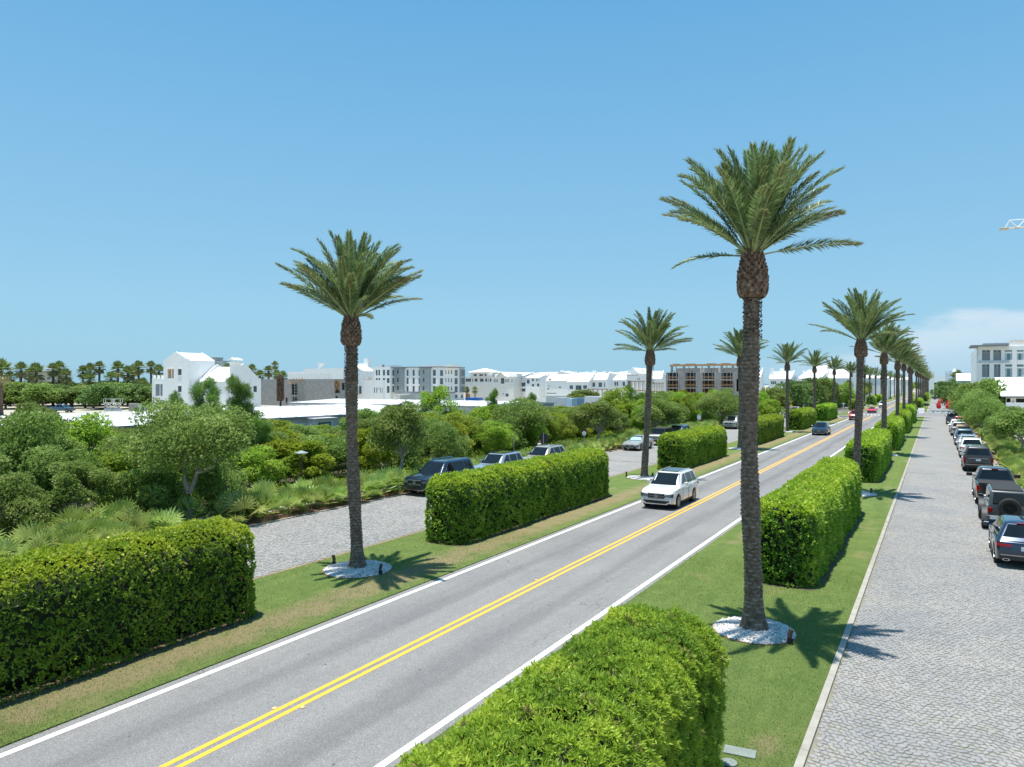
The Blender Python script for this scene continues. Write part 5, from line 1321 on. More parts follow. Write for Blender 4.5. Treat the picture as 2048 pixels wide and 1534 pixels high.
        # fog lamps
        for sy in (1, -1):
            part('air_inlet@%d' % sy, lambda b, sy=sy: b.box(f_ - 0.25, min(sy * hw * 0.78, sy * hw * 0.90), zb + 0.16, f_ - 0.115, max(sy * hw * 0.78, sy * hw * 0.90), zb + 0.30), 'black_plastic', 0)
    if jeep:
        def gr(b):
            b.mi = 0; b.bbox(f_ - 0.06, -0.62, 0.62, f_ + 0.035, 0.62, 1.10, 0.02)
            b.mi = 1
            for k_ in range(7): yv = -0.30 + k_ * 0.10; b.box(f_ + 0.02, yv - 0.028, 0.72, f_ + 0.043, yv + 0.028, 1.02)
        part('grille', gr, [color, 'fixture_black'], 0)
        for sy in (1, -1):
            part('headlight@%d' % sy, lambda b, sy=sy: b.disc((f_ + 0.04, sy * 0.48, 0.90), 0.095, 'x', 18, 0.04), 'headlamp_glass', 0)
            def fl(b, sy=sy, front=True):
                for c in (s['xf'], s['xr']):
                    R = r * 1.18; pts = [(c + R * cos(radians(a)), r + R * sin(radians(a)) * 0.95) for a in (-5, 20, 45, 70, 90, 110, 135, 160, 185)]
                    rings = [[(p[0], sy * (hw - 0.12), p[1]), (p[0], sy * (hw + 0.22), p[1]), (p[0] * 1.0 + (p[0] - c) * 0.10, sy * (hw + 0.21), p[1] + 0.06), (p[0] + (p[0] - c) * 0.10, sy * (hw - 0.12), p[1] + 0.07)] for p in pts]
                    b.loft(rings)
            part('fender_flare@%d' % sy, fl, 'flare_grey' if color == 'paint_grey' else 'black_plastic', 40)
        part('bumper@f', lambda b: b.bbox(f_ + 0.04, -0.80, 0.50, f_ + 0.24, 0.80, 0.68, 0.03), 'black_plastic', 0)
        part('bumper@r', lambda b: b.bbox(-2.24, -0.84, 0.52, -2.05, 0.84, 0.72, 0.03), 'flare_grey' if color == 'paint_grey' else 'black_plastic', 0)
        o = link('spare_wheel', tm, root, (-2.22, -0.03, 1.12), (0, 0, pi / 2)); link('rim', rm, o)
        if color == 'paint_grey': part('soft_top', lambda b: b.bbox(-1.86, -0.60, zr + 0.012, 0.50, 0.60, zr + 0.05, 0.02), 'black_canvas', 0)
    # tail
    rb = -L / 2 if not jeep else -2.05; zt = interp(rb + 0.12, s['top'])
    if jeep:
        for sy in (1, -1):
            part('taillight@%d' % sy, lambda b, sy=sy: b.bbox(rb - 0.05, min(sy * 0.62, sy * 0.79), 0.86, rb + 0.02, max(sy * 0.62, sy * 0.79), 1.06, 0.012), 'tail_lamp_red', 0)
        part('licence_plate', lambda b: b.box(-2.255, 0.42, 0.55, -2.243, 0.73, 0.70), 'plate_white', 0)
    else:
        for sy in (1, -1):
            def tl(b, sy=sy):
                if kind == 'pickup' or kind == 'big': ys, zz = (hw * 0.80, hw * 0.965), (zt - 0.36, zt - 0.06)
                else: ys, zz = (hw * 0.46, hw * 0.955), (zt - 0.20, zt - 0.08)
                rings = []
                for i, t in enumerate((0, 0.5, 1)):
                    q = ys[0] + (ys[1] - ys[0]) * t; xx = rb + 0.10 * (q / hw) ** 6 - 0.035
                    m_ = 0.03 * (1 - t) if kind not in ('pickup', 'big') else 0
                    rings.append([(xx + 0.2, sy * q, zz[0] + m_), (xx, sy * q, zz[0] + m_), (xx + 0.01, sy * q, zz[1] - m_), (xx + 0.2, sy * q, zz[1] - m_)])
                b.loft(rings)
            part('taillight@%d' % sy, tl, 'tail_lamp_red', 0)
        part('rear_bumper', lambda b: b.bbox(rb - 0.05, -hw * 0.86, zb + 0.04, rb + 0.2, hw * 0.86, zb + 0.24, 0.03), 'chrome' if kind in ('pickup',) else 'black_plastic', 0)
        part('licence_plate', lambda b: b.box(rb - 0.03, -0.16, zt - 0.30, rb - 0.015, 0.16, zt - 0.15), 'plate_white', 0)
        if kind in ('big', 'suv'): part('tailgate_trim', lambda b: b.box(rb - 0.03, -hw * 0.62, zt - 0.12, rb + 0.02, hw * 0.62, zt - 0.085), 'chrome', 0)
    # mirrors
    for sy in (1, -1):
        def mir(b, sy=sy):
            yv = half(0.9) * 0.93; xx = xf0 - 0.52 if not jeep else 0.62; zz = zB + 0.10
            k_ = 1.5 if kind == 'pickup' else 1.0
            b.tube([(xx, sy * yv * 0.97, zz - 0.05), (xx, sy * (yv + 0.12), zz)], 0.025, 5)
            ya, yb = sorted((sy * (yv + 0.10), sy * (yv + 0.10 + 0.20 * k_)))
            b.bbox(xx - 0.07, ya, zz - 0.07, xx + 0.05, yb, zz + 0.09 * k_, 0.025)
        part('wing_mirror@%d' % sy, mir, 'black_plastic' if jeep or kind == 'pickup' else color, 0)
    # door seams, sills, handles
    def seams(b):
        for sy in (1, -1):
            for i, (wa, wb) in enumerate(wins[-2:]):
                for xx in ((wb + 0.05,) if i < 1 else (wa - 0.04, wb + 0.06)):
                    hh = half(xx); zt_ = interp(xx, s['top'])
                    if abs(xx - s['xr']) < r * 1.2: continue
                    b.box(xx - 0.005, sy * (hh + 0.002) - 0.004, zb + 0.10, xx + 0.005, sy * (hh + 0.002) + 0.004, zt_ - 0.08)
        for sy in (1, -1):
            ya, yb = sorted((sy * (hw * 0.93), sy * (hw + 0.012)))
            b.box(s['xr'] + r * 1.2, ya, zb - 0.01, s['xf'] - r * 1.2, yb, zb + 0.07)
    part('side_trim', seams, 'black_plastic', 0)
    for sy in (1, -1):
        for i, (wa, wb) in enumerate(wins[-2:]):
            part('door_handle@%d%d' % (sy, i), lambda b, sy=sy, wa=wa: b.bbox(wa + 0.02, min(sy * (hw - 0.01), sy * (hw + 0.025)), zB - 0.17, wa + 0.22, max(sy * (hw - 0.01), sy * (hw + 0.025)), zB - 0.14, 0.006), 'chrome' if kind in ('big',) else color, 0)
    if rails:
        for sy in (1, -1):
            part('roof_rail@%d' % sy, lambda b, sy=sy: b.tube([(xr1 + 0.25, sy * (hr - 0.10), zr), (xr1 + 0.35, sy * (hr - 0.10), zr + 0.06), (xf1 - 0.30, sy * (hr - 0.10), zr + 0.06), (xf1 - 0.15, sy * (hr - 0.10), zr)], 0.022, 6), rails, 0)
    if shade == 'sunroof': part('sunroof', lambda b: b.bbox(xr1 + 0.55, -hr + 0.20, zr + 0.015, xf1 - 0.12, hr - 0.20, zr + 0.040, 0.015), 'car_glass', 0)
    if shade == 'sunshade':
        def sh(b):
            pts = []
            for t, sg in ((0.14, 1), (0.72, -1)):
                a, f, h, zz = cab_at(t); pts += [(f + 0.024, sg * (h - 0.22) * q, zz) for q in (-1, 1)]
            b.loft([[(p[0] - 0.006, p[1], p[2]) for p in pts], pts])
        part('sunshade', sh, 'sunshade_silver', 0)
    if kind == 'pickup':
        part('bed_cover', lambda b: b.bbox(-2.84, -hw * 0.86, 1.262, -1.02, hw * 0.86, 1.30, 0.015), 'black_canvas', 0)
        part('brake_light', lambda b: b.box(-0.80, -0.16, zr - 0.06, -0.74, 0.16, zr - 0.02), 'tail_lamp_red', 0)
    if tail == 'sport':
        for sy in (1, -1):
            part('exhaust_tip@%d' % sy, lambda b, sy=sy: b.loft([[(rb - 0.07 * q, sy * 0.62 + 0.12 * cos(2 * pi * j / 14) * w_, zb + 0.06 + 0.045 * sin(2 * pi * j / 14) * w_) for j in range(14)] for q, w_ in ((-1, 1), (1, 1), (1, 0.75), (0, 0.7))], True, False), 'chrome', 0)
        part('wiper', lambda b: b.tube([(-2.18, 0.05, 1.17), (-2.0, 0.02, 1.36), (-1.93, 0.0, 1.45)], 0.012, 5), 'black_plastic', 0)
        part('brake_light', lambda b: b.box(xr1 - 0.10, -0.25, zr - 0.045, xr1 + 0.04, 0.25, zr - 0.02), 'tail_lamp_red', 0)
    return root
UP, DN = pi / 2, -pi / 2
# ---- right paved street, tails toward the camera
GP = 'cars parked along the right paved street'
def rcar(kind, col, lab, y, **kw):
    W = CARS[kind]['W']; return car(kind, col, lab, 2.0 + W / 2 + kw.pop('dx', 0), y, UP + kw.pop('rot', 0), group=GP, **kw)
rcar('xover', 'paint_midnight', 'glossy midnight-blue sporty SUV cut by the right edge, nearest parked car', 36.1, shade=None, tail='sport', spokes=10)
rcar('jeep', 'paint_grey', 'grey off-roader with a spare wheel on its tailgate', 44.2, dx=0.17, spokes=9, dark_rim=True)
rcar('pickup', 'paint_black', 'black pickup truck parked ahead of the grey off-roader', 53.0, spokes=6)
rcar('big', 'paint_brown', 'large dark brown SUV parked ahead of the black pickup', 71.6, rails='black_plastic', dx=-0.15)
rcar('suv', 'paint_white', 'white SUV parked ahead of the large dark brown SUV', 83.5, dx=-0.1)
rcar('xover', 'paint_blue_silver', 'pale blue-grey SUV parked two ahead of the dark brown one', 92.0, rails='galvanised', dx=-0.1)
rcar('suv', 'paint_slate_blue', 'dark slate-blue SUV behind the tan-topped off-roader', 99.5, dx=-0.2)
rcar('jeep', 'paint_graphite', 'off-roader with a tan canvas roof', 107.0, roof='tan_canvas', dx=0.05)
rcar('suv', 'paint_silver', 'silver SUV just behind the white one near the red car', 117.5, dx=-0.35)
rcar('suv', 'paint_white', 'white SUV parked behind the red car', 125.0, dx=-0.4)
rcar('big', 'paint_red', 'bright red SUV near the far end of the right parked row', 134.0, dx=0.2)
rcar('big', 'paint_graphite', 'dark SUV at the head of the right parked row, by the white barriers', 149.5, dx=-0.6)
# ---- left paved street, noses toward the camera
GL = 'cars parked along the left paved street'
def lcar(kind, col, lab, y, **kw): return car(kind, col, lab, kw.pop('X', -28.1), y, DN + kw.pop('rot', 0), group=GL, **kw)
lcar('big', 'paint_navy', 'navy blue full-size SUV with a chrome grille, first parked car of the left street', 38.7, X=-28.55, nose='bar', rails='chrome')
lcar('suv', 'paint_blue_silver', 'pale blue-silver SUV with black roof rails, second of the left street', 45.9, X=-28.5, rails='black_plastic', shade='sunroof', nose='round')
lcar('suv', 'paint_champagne', 'champagne SUV parked third, in front of the round black sign', 53.0, X=-28.4, rails='black_plastic', nose='round')
lcar('sedan', 'paint_champagne', 'silver-beige sedan with a sunshade behind its windscreen', 74.3, shade='sunshade', nose='round')
lcar('jeep', 'paint_white', 'white off-roader with a black roof and seven-slot grille', 81.6, roof='black_canvas')
lcar('suv', 'paint_slate_blue', 'dark blue SUV behind the white off-roader', 88.3, roof=None)
lcar('big', 'paint_silver', 'silver SUV visible between the third palm and its hedge', 116.5, nose='round', glass='car_glass')
lcar('sedan', 'paint_blue_silver', 'pale blue car right of the tallest trunk', 127.5)
lcar('sedan', 'paint_slate_blue', 'dark blue car behind the hedge, before the white SUVs', 134.5)
lcar('suv', 'paint_white', 'white SUV with a pale sunshade behind the fourth hedge', 141.5, shade='sunshade')
lcar('suv', 'paint_white', 'white SUV by the yellow sign behind the fifth hedge', 148.0, X=-27.2)
lcar('big', 'paint_black', 'black SUV right of the yellow sign', 154.5)
lcar('sedan', 'paint_red', 'dull red car at the end of the left parked row', 161.0)
lcar('suv', 'paint_white', 'white SUV waiting by the side street corner', 172.0, X=-27.6)
lcar('pickup', 'paint_silver', 'silver pickup beside the two pedestrians at the corner', 181.0, X=-27.8)
rg_ = random.Random(8)
cols = ['paint_white', 'paint_black', 'paint_silver', 'paint_slate_blue', 'paint_graphite', 'paint_white', 'paint_champagne']
cn = {'paint_white': 'white', 'paint_black': 'black', 'paint_silver': 'silver', 'paint_slate_blue': 'dark blue', 'paint_graphite': 'dark grey', 'paint_champagne': 'beige'}
for i in range(16):
    c = cols[(i * 3 + 1) % 7]; k_ = ['suv', 'sedan', 'pickup', 'suv'][i % 4]
    car(k_, c, '%s %s, %s of the small distant cars beyond the side street' % (cn[c], {'suv': 'SUV', 'sedan': 'sedan', 'pickup': 'pickup'}[k_], ORD[i]), -27.8 + (-4 if i in (1, 4) else 0), 214 + i * 8.5, DN, group='distant cars on the left paved street')
# ---- moving on the road
GM = 'cars driving on the road'
car('suv', 'paint_white', 'white SUV driving toward the camera with a black glass roof', -13.75, 41.75, DN, name='car', group=GM, nose='star', rails='galvanised', shade='sunroof', spokes=10)
car('xover', 'paint_midnight', 'dark navy crossover driving toward the camera beyond the white SUV', -14.0, 108.8, DN, name='car', group=GM, nose='round')
car('suv', 'paint_red', 'red SUV on the road, half hidden by the second right palm', -13.9, 156.5, DN, name='car', group=GM, nose='round')
car('coupe', 'paint_red', 'low red sports car at the crossing', -13.8, 197.3, DN, name='car', group=GM, nose='round')
car('suv', 'paint_white', 'white SUV on the road behind the red sports car', -14.0, 241.5, DN, name='car', group=GM)
# ---- far end of the right street
car('pickup', 'paint_graphite', 'dark pickup standing across the far right street', 1.0, 372, 0.1, group='distant cars on the right street')
car('sedan', 'paint_black', 'black car left of the far hedge beyond the barriers', -4.6, 262, 0.15, group='distant cars on the right street')
car('suv', 'paint_midnight', 'dark SUV with a silver rear in front of the dark pickup', 3.0, 322, UP, group='distant cars on the right street')
car('suv', 'paint_silver', 'silver SUV right behind the dark pickup', 4.0, 352, UP, group='distant cars on the right street')
# ================================================================== BUILDINGS
# the town follows the road's grid: 'S' faces look back along the road, 'E' faces look toward the road
class Bld:
    def __init__(s, name, label, pxL, pxC, pxR, dC, ytop, cat='building', group=None, depth=None, base=0.0, flip=False):
        """S face from pxL to pxC, side face from pxC to pxR; heights and columns read off the photograph"""
        C = at(pxC, dC); s.X, s.Y, s.d = C[0], C[1], dC
        s.XL = on_y(pxL, 767, s.Y)[0]
        s.YR = s.Y + depth if depth else on_x(pxR, 767, s.X)[0]
        s.z = zat(ytop, dC); s.base = base
        s.root = empty(name, (s.X, s.Y, 0), label, cat, group)
    def sx(s, px): return on_y(px, 767, s.Y)[0]
    def sz(s, px, py): return on_y(px, py, s.Y)[1]
    def ey(s, px): return on_x(px, 767, s.X)[0]
    def ez(s, px, py): return on_x(px, py, s.X)[1]
    def part(s, mb, name, mat, parent=None, smooth=False):
        o = mb.build(name, mat, parent or s.root, (-s.X, -s.Y, 0) if parent is None else (0, 0, 0), smooth); return o
    def wall(s, mb, ax, c, a0, a1, z0, z1, ops, rec=0.3):
        P = (lambda a, z, q=0.0: (a, c + q, z)) if ax == 'S' else (lambda a, z, q=0.0: (c - q, a, z)) if ax == 'E' else (lambda a, z, q=0.0: (c + q, a, z))
        A = sorted(set([a0, a1] + [min(max(v, a0), a1) for o in ops for v in o[:2]])); Z = sorted(set([z0, z1] + [min(max(v, z0), z1) for o in ops for v in o[2:4]]))
        for i in range(len(A) - 1):
            for j in range(len(Z) - 1):
                ca, cz = (A[i] + A[i + 1]) / 2, (Z[j] + Z[j + 1]) / 2
                if any(o[0] < ca < o[1] and o[2] < cz < o[3] for o in ops): continue
                if A[i + 1] - A[i] < 1e-4 or Z[j + 1] - Z[j] < 1e-4: continue
                mb.quad(P(A[i], Z[j]), P(A[i + 1], Z[j]), P(A[i + 1], Z[j + 1]), P(A[i], Z[j + 1]))
        for b0, b1, y0, y1 in [o[:4] for o in ops]:
            mb.quad(P(b0, y0), P(b1, y0), P(b1, y0, rec), P(b0, y0, rec)); mb.quad(P(b0, y1), P(b1, y1), P(b1, y1, rec), P(b0, y1, rec))
            mb.quad(P(b0, y0), P(b0, y1), P(b0, y1, rec), P(b0, y0, rec)); mb.quad(P(b1, y0), P(b1, y1), P(b1, y1, rec), P(b1, y0, rec))
    def window(s, ax, c, a0, a1, z0, z1, nx=2, nz=2, frame='grey_frame', glass='window_glass', rec=0.22, name='window', t=None):
        t = t or max(0.05, (a1 - a0) * 0.045)
        def bx(b, p0, p1, q0, q1, d0, d1):
            if ax == 'S': b.box(p0, c + d0, q0, p1, c + d1, q1)
            elif ax == 'E': b.box(c - d1, p0, q0, c - d0, p1, q1)
            else: b.box(c + d0, p0, q0, c + d1, p1, q1)
        f = MB(); g = 0.004
        bx(f, a0 + g, a0 + t, z0 + g, z1 - g, rec - 0.06, rec); bx(f, a1 - t, a1 - g, z0 + g, z1 - g, rec - 0.06, rec)
        bx(f, a0 + t, a1 - t, z0 + g, z0 + t, rec - 0.06, rec); bx(f, a0 + t, a1 - t, z1 - t, z1 - g, rec - 0.06, rec)
        for i in range(1, nx):
            m = a0 + (a1 - a0) * i / nx; bx(f, m - t * 0.35, m + t * 0.35, z0 + t, z1 - t, rec - 0.05, rec)
        for i in range(1, nz):
            m = z0 + (z1 - z0) * i / nz; bx(f, a0 + t, a1 - t, m - t * 0.3, m + t * 0.3, rec - 0.045, rec)
        o = s.part(f, name, frame)
        p = MB(); bx(p, a0 + g, a1 - g, z0 + g, z1 - g, rec + 0.005, rec + 0.03)
        s.part(p, 'pane', glass, o); return o
    def sill(s, ax, c, a0, a1, z, h=0.10, out=0.10, name='sill', mat='white_stucco'):
        b = MB()
        if ax == 'S': b.box(a0 - 0.1, c - out, z - h, a1 + 0.1, c - 0.003, z)
        else: b.box(c + 0.003, a0 - 0.1, z - h, c + out, a1 + 0.1, z)
        return s.part(b, name, mat)
    def shell(s, mat, opsS=(), opsE=(), x0=None, x1=None, y0=None, y1=None, z0=None, z1=None, side='E', name='wall', top=True):
        x0 = s.XL if x0 is None else x0; x1 = s.X if x1 is None else x1; y0 = s.Y if y0 is None else y0; y1 = s.YR if y1 is None else y1
        z0 = s.base if z0 is None else z0; z1 = s.z if z1 is None else z1
        b = MB(); s.wall(b, 'S', y0, x0, x1, z0, z1, opsS)
        if side == 'E':
            s.wall(b, 'E', x1, y0, y1, z0, z1, opsE); b.quad((x0, y0, z0), (x0, y1, z0), (x0, y1, z1), (x0, y0, z1))
        else:
            s.wall(b, 'W', x0, y0, y1, z0, z1, opsE); b.quad((x1, y0, z0), (x1, y1, z0), (x1, y1, z1), (x1, y0, z1))
        b.quad((x0, y1, z0), (x1, y1, z0), (x1, y1, z1), (x0, y1, z1))
        if top: b.quad((x0, y0, z1), (x1, y0, z1), (x1, y1, z1), (x0, y1, z1))
        me = b.mesh(name, mat); o = link(name, me, s.root, (-s.X, -s.Y, 0)); return o
    def boxp(s, name, mat, x0, x1, y0, y1, z0, z1): return s.part(MB().box(x0, y0, z0, x1, y1, z1), name, mat)
    def gable(s, x0, x1, y0, y1, ze, zr, axis, mat='white_roof', over=0.25, th=0.22, para=None, wall='white_stucco'):
        """ridge along 'X' or 'Y'; para = height of raised gable parapets"""
        b = MB()
        if axis == 'Y':
            m = (x0 + x1) / 2; ya, yb = (y0 + 0.3, y1 - 0.3) if para else (y0 - over, y1 + over)
            prof = [(x0 - over, ze - 0.05), (m, zr), (x1 + over, ze - 0.05), (x1 + over, ze - 0.05 + th), (m, zr + th), (x0 - over, ze - 0.05 + th)]
            b.loft([[(p[0], ya, p[1]) for p in prof], [(p[0], yb, p[1]) for p in prof]])
            ends = [(y0, y0 + 0.3), (y1 - 0.3, y1)] if para else [(y0 + 0.004, y0 + 0.25), (y1 - 0.25, y1 - 0.004)]
            pp = para or 0.0
            prof2 = [(x0, ze - 0.01), (x1, ze - 0.01), (x1, ze + pp + 0.2), (x1 - (x1 - x0) * 0.05, ze + pp + 0.2), (m, zr + pp + 0.1), (x0 + (x1 - x0) * 0.05, ze + pp + 0.2), (x0, ze + pp + 0.2)] if para else [(x0 + 0.01, ze - 0.01), (x1 - 0.01, ze - 0.01), (m, zr - 0.02)]
            w = MB()
            for a, c in ends: w.loft([[(p[0], a, p[1]) for p in prof2], [(p[0], c, p[1]) for p in prof2]])
        else:
            m = (y0 + y1) / 2; xa, xb = (x0 + 0.3, x1 - 0.3) if para else (x0 - over, x1 + over)
            prof = [(y0 - over, ze - 0.05), (m, zr), (y1 + over, ze - 0.05), (y1 + over, ze - 0.05 + th), (m, zr + th), (y0 - over, ze - 0.05 + th)]
            b.loft([[(xa, p[0], p[1]) for p in prof], [(xb, p[0], p[1]) for p in prof]])
            ends = [(x0, x0 + 0.3), (x1 - 0.3, x1)] if para else [(x0 + 0.004, x0 + 0.25), (x1 - 0.25, x1 - 0.004)]
            pp = para or 0.0
            prof2 = [(y0, ze - 0.01), (y1, ze - 0.01), (y1, ze + pp + 0.2), (y1 - (y1 - y0) * 0.06, ze + pp + 0.2), (m + (y1 - y0) * 0.10, zr + pp * 0.6), (m, zr + pp + 0.25), (m - (y1 - y0) * 0.10, zr + pp * 0.6), (y0 + (y1 - y0) * 0.06, ze + pp + 0.2), (y0, ze + pp + 0.2)] if para else [(y0 + 0.01, ze - 0.01), (y1 - 0.01, ze - 0.01), (m, zr - 0.02)]
            w = MB()
            for a, c in ends: w.loft([[(a, p[0], p[1]) for p in prof2], [(c, p[0], p[1]) for p in prof2]])
        o = s.part(b, 'roof', mat); s.part(w, 'gable_wall', wall); return o
    def chimney(s, x, y, w, z0, z1, mat='white_stucco', cap=True):
        b = MB(); b.box(x - w / 2, y - w / 2, z0, x + w / 2, y + w / 2, z1)
        o = s.part(b, 'chimney', mat)
        if cap:
            c = MB(); c.box(x - w * 0.7, y - w * 0.7, z1 + 0.002, x + w * 0.7, y + w * 0.7, z1 + 0.18)
            for sx_ in (-1, 1):
                for sy_ in (-1, 1): c.box(x + sx_ * w * 0.55 - 0.08, y + sy_ * w * 0.55 - 0.08, z1 + 0.182, x + sx_ * w * 0.55 + 0.08, y + sy_ * w * 0.55 + 0.08, z1 + 0.7)
            c.prism([(x - w * 0.75, z1 + 0.702), (x + w * 0.75, z1 + 0.702), (x, z1 + 1.3)], 'y', y - w * 0.7, y + w * 0.7)
            s.part(c, 'chimney_cap', mat)
        return o
    def S(s, rects): return [(s.sx(a), s.sx(b), s.sz((a + b) / 2, y1), s.sz((a + b) / 2, y0)) for a, b, y0, y1 in [r[:4] for r in rects]]
    def E(s, rects): return [(s.ey(a), s.ey(b), s.ez((a + b) / 2, y1), s.ez((a + b) / 2, y0)) for a, b, y0, y1 in [r[:4] for r in rects]]
def auto(b, mat, winS, winE=(), side='E', **kw):
    oS, oE = b.S(winS), b.E(winE); b.shell(mat, oS, oE, side=side, **kw)
    for r, o in zip(winS, oS): b.window('S', b.Y, *o, *(r[4:] or (2, 2)))
    for r, o in zip(winE, oE): b.window(side, b.X if side == 'E' else b.XL, *o, *(r[4:] or (2, 2)))

# ---- white gabled house (left)
v = Bld('gabled_house', 'tall white three-storey gabled house with hollow window openings, left of the first palm', 304, 377, 430, 190, 757, 'house')
ops = [(335, 347.4, 738, 757), (355.6, 363, 772, 784), (310.5, 325, 768, 792), (309.8, 335.8, 806, 822), (345, 356, 806, 822)]
zt = v.z; xt = v.sx(327)
oS = v.S(ops[1:]); v.shell('white_stucco', oS, [], z1=zt)
up = v.S([(335, 347.4, 738, 756.5), (355.6, 363, 738, 750)]); ze = zat(722, 190); zr = zat(705.5, 190)
v.shell('white_stucco', up, [], x0=xt, z0=zt, z1=ze, name='wall')
v.gable(xt, v.X, v.Y, v.YR, ze, zr, 'Y', para=0.35, over=-0.02)
for o in (up[1], oS[0]): v.window('S', v.Y, *o, 2, 4, 'dark_frame'); v.sill('S', v.Y, o[0], o[1], o[2]); v.sill('S', v.Y, o[0], o[1], o[3] + 0.22, 0.2, 0.08, 'lintel')
for o in (up[0], oS[1], oS[2], oS[3]):
    v.boxp('opening_back', 'timber' if o is up[0] else 'louvre_grey', o[0], o[1], v.Y + 0.31, v.Y + 0.36, o[2], o[3])
    v.boxp('opening_post', 'white_stucco', (o[0] + o[1]) / 2 + 0.1, (o[0] + o[1]) / 2 + 0.4, v.Y + 0.15, v.Y + 0.28, o[2] + 0.004, o[3] - 0.004)
    v.sill('S', v.Y, o[0], o[1], o[3] + 0.22, 0.2, 0.08, 'lintel')
for px in (306, 314, 322): v.boxp('parapet_post', 'white_stucco', v.sx(px) - 0.3, v.sx(px) + 0.3, v.Y + 0.1, v.Y + 0.6, zt + 0.002, zt + 1.0)
Yw = v.Y + 3.0
Xe = on_y(452, 767, Yw)[0]; r_ = ray(452); dw = Yw / r_[1]; zew = zat(764, dw)
Yb = on_x(522, 767, Xe)[0]; zrw = zat(735, dw + (Yb - Yw) * 0.43)
b = MB(); v.wall(b, 'S', Yw, v.X + 0.01, Xe, 0, zew, []); eo = [(on_x(507, 767, Xe)[0], on_x(514, 767, Xe)[0], on_x(510, 784, Xe)[1], on_x(510, 772, Xe)[1])]
v.wall(b, 'E', Xe, Yw, Yb, 0, zew, eo); v.part(b, 'wing_wall', 'white_stucco')
v.window('E', Xe, *eo[0], 2, 3, 'dark_frame')
v.gable(v.X + 0.3, Xe, Yw, Yb, zew, zrw, 'X', para=0.8, over=0.2)
yc_ = on_x(470, 767, Xe)[0]; zc1 = zat(722, dw + 3)
v.chimney(Xe + 0.1, yc_, 2.0, zew - 3, zc1 - 0.5)
# ---- unfinished grey block house
g = Bld('unfinished_house', 'unfinished grey concrete block house with timber bracing, behind the white storage roofs', 521, 668, 700, 222, 758, 'building')
ops = [(553, 566, 758.5, 802), (583, 595.5, 767, 790), (585, 596, 793, 803), (571, 575, 795, 808)]
oS = g.S(ops); oE = g.E([(670, 680, 762, 786), (671, 676, 792, 799), (684, 690, 766, 780)])
g.shell('block_wall', oS, oE, top=False)
for o in oS: g.boxp('opening_back', 'dark_interior', o[0], o[1], g.Y + 0.31, g.Y + 0.4, o[2], o[3])
for o in oE: g.boxp('opening_back', 'dark_interior', g.X - 0.4, g.X - 0.31, o[0], o[1], o[2], o[3])
rr = random.Random(4)
for i in range(15):          # loose bracing boards over the wide opening
    x = g.sx(582 + i * 1.9); z = g.sz(590, 760) + rr.uniform(-1.1, 0.1)
    m = MB(); m.tube([(x, g.Y - 0.4, z - 0.5), (x + rr.uniform(-1, 1.2), g.Y - 0.3, z + rr.uniform(0.2, 0.9))], 0.09, 4); g.part(m, 'brace_board', 'timber')
for i in range(9):
    y = g.ey(669.5 + i * 1.2); m = MB(); m.tube([(g.X + 0.2, y, g.z - 3.4 + rr.uniform(-0.4, 0.8)), (g.X + 0.25, y + rr.uniform(-1.6, 1.6), g.z - 0.4)], 0.09, 4); g.part(m, 'brace_board', 'timber')
for i in range(26):          # reinforcing bars standing out of the wall
    x = g.sx(578 + i * 3.4); m = MB(); m.box(x - 0.03, g.Y + 0.1, g.z, x + 0.03, g.Y + 0.16, g.z + 1.3 + rr.uniform(0, 0.6)); g.part(m, 'rebar', 'shed_metal')
m = MB(); x0, x1 = g.sx(596.5), g.sx(605); z0_, z1_ = 0, g.z - 0.8
root = empty('scaffold_tower', (x0, g.Y - 1.5, 0), 'narrow scaffold tower against the unfinished grey block house', 'scaffold')
for x in (0, x1 - x0):
    for y in (0, 1.1): m.box(x - 0.05, y - 0.05, 0, x + 0.05, y + 0.05, z1_)
m.build('posts', 'galvanised', root)
for i in range(1, 9): q = MB(); z = i * z1_ / 9; q.box(0.05, -0.04, z, x1 - x0 - 0.05, 0.04, z + 0.08); q.box(0.05, 1.06, z, x1 - x0 - 0.05, 1.14, z + 0.08); q.build('rung', 'galvanised', root)
x, y = at(561, 214)
root = empty('tied_palm', (x, y, 0), 'brown palm with tied-up dead fronds leaning on the grey block house', 'palm tree')
m = MB(); m.tube([(0, 0, 0), (0.1, 0, 4), (0, 0, 8)], [0.3, 0.22, 0.2], 8); m.build('trunk', 'palm_fibre', root)
rgg = np.random.default_rng(2); n_ = 1500; t_ = rgg.uniform(3, 10, n_); a_ = rgg.uniform(0, 6.28, n_); sg = np.where(rgg.uniform(0, 1, n_) < 0.5, -0.55, 0.55)
Pp = np.stack([sg + 0.4 * np.cos(a_), 0.4 * np.sin(a_), t_], 1)
o = link('dead_fronds', np_mesh('dead_fronds', leaves(Pp, nrm(np.stack([np.cos(a_) * 0.3, np.sin(a_) * 0.3, -np.ones(n_)], 1)), rgg.uniform(0.7, 1.4, n_), 0.12, rgg), 4, ['palm_boot'], {'rnd': rgg.uniform(0, 1, n_)}), root); o['kind'] = 'stuff'
# ---- long plain white building behind it
w = Bld('long_white_building', 'long plain white building with a small square chimney behind the grey block house', 609, 706, 712, 262, 736, 'building')
w.shell('white_stucco'); x0 = on_y(576, 767, w.Y)[0]; w.shell('white_stucco', x0=x0, x1=w.XL - 0.01, z1=zat(742, 262), name='low_wall')
w.chimney(w.sx(634.5), w.Y + 2, 1.5, w.z, zat(726, 262), cap=False); m = MB(); m.box(w.sx(629), w.Y + 0.8, zat(726, 262) + .002, w.sx(640), w.Y + 3.2, zat(724.6, 262)); w.part(m, 'chimney_cap', 'white_stucco')
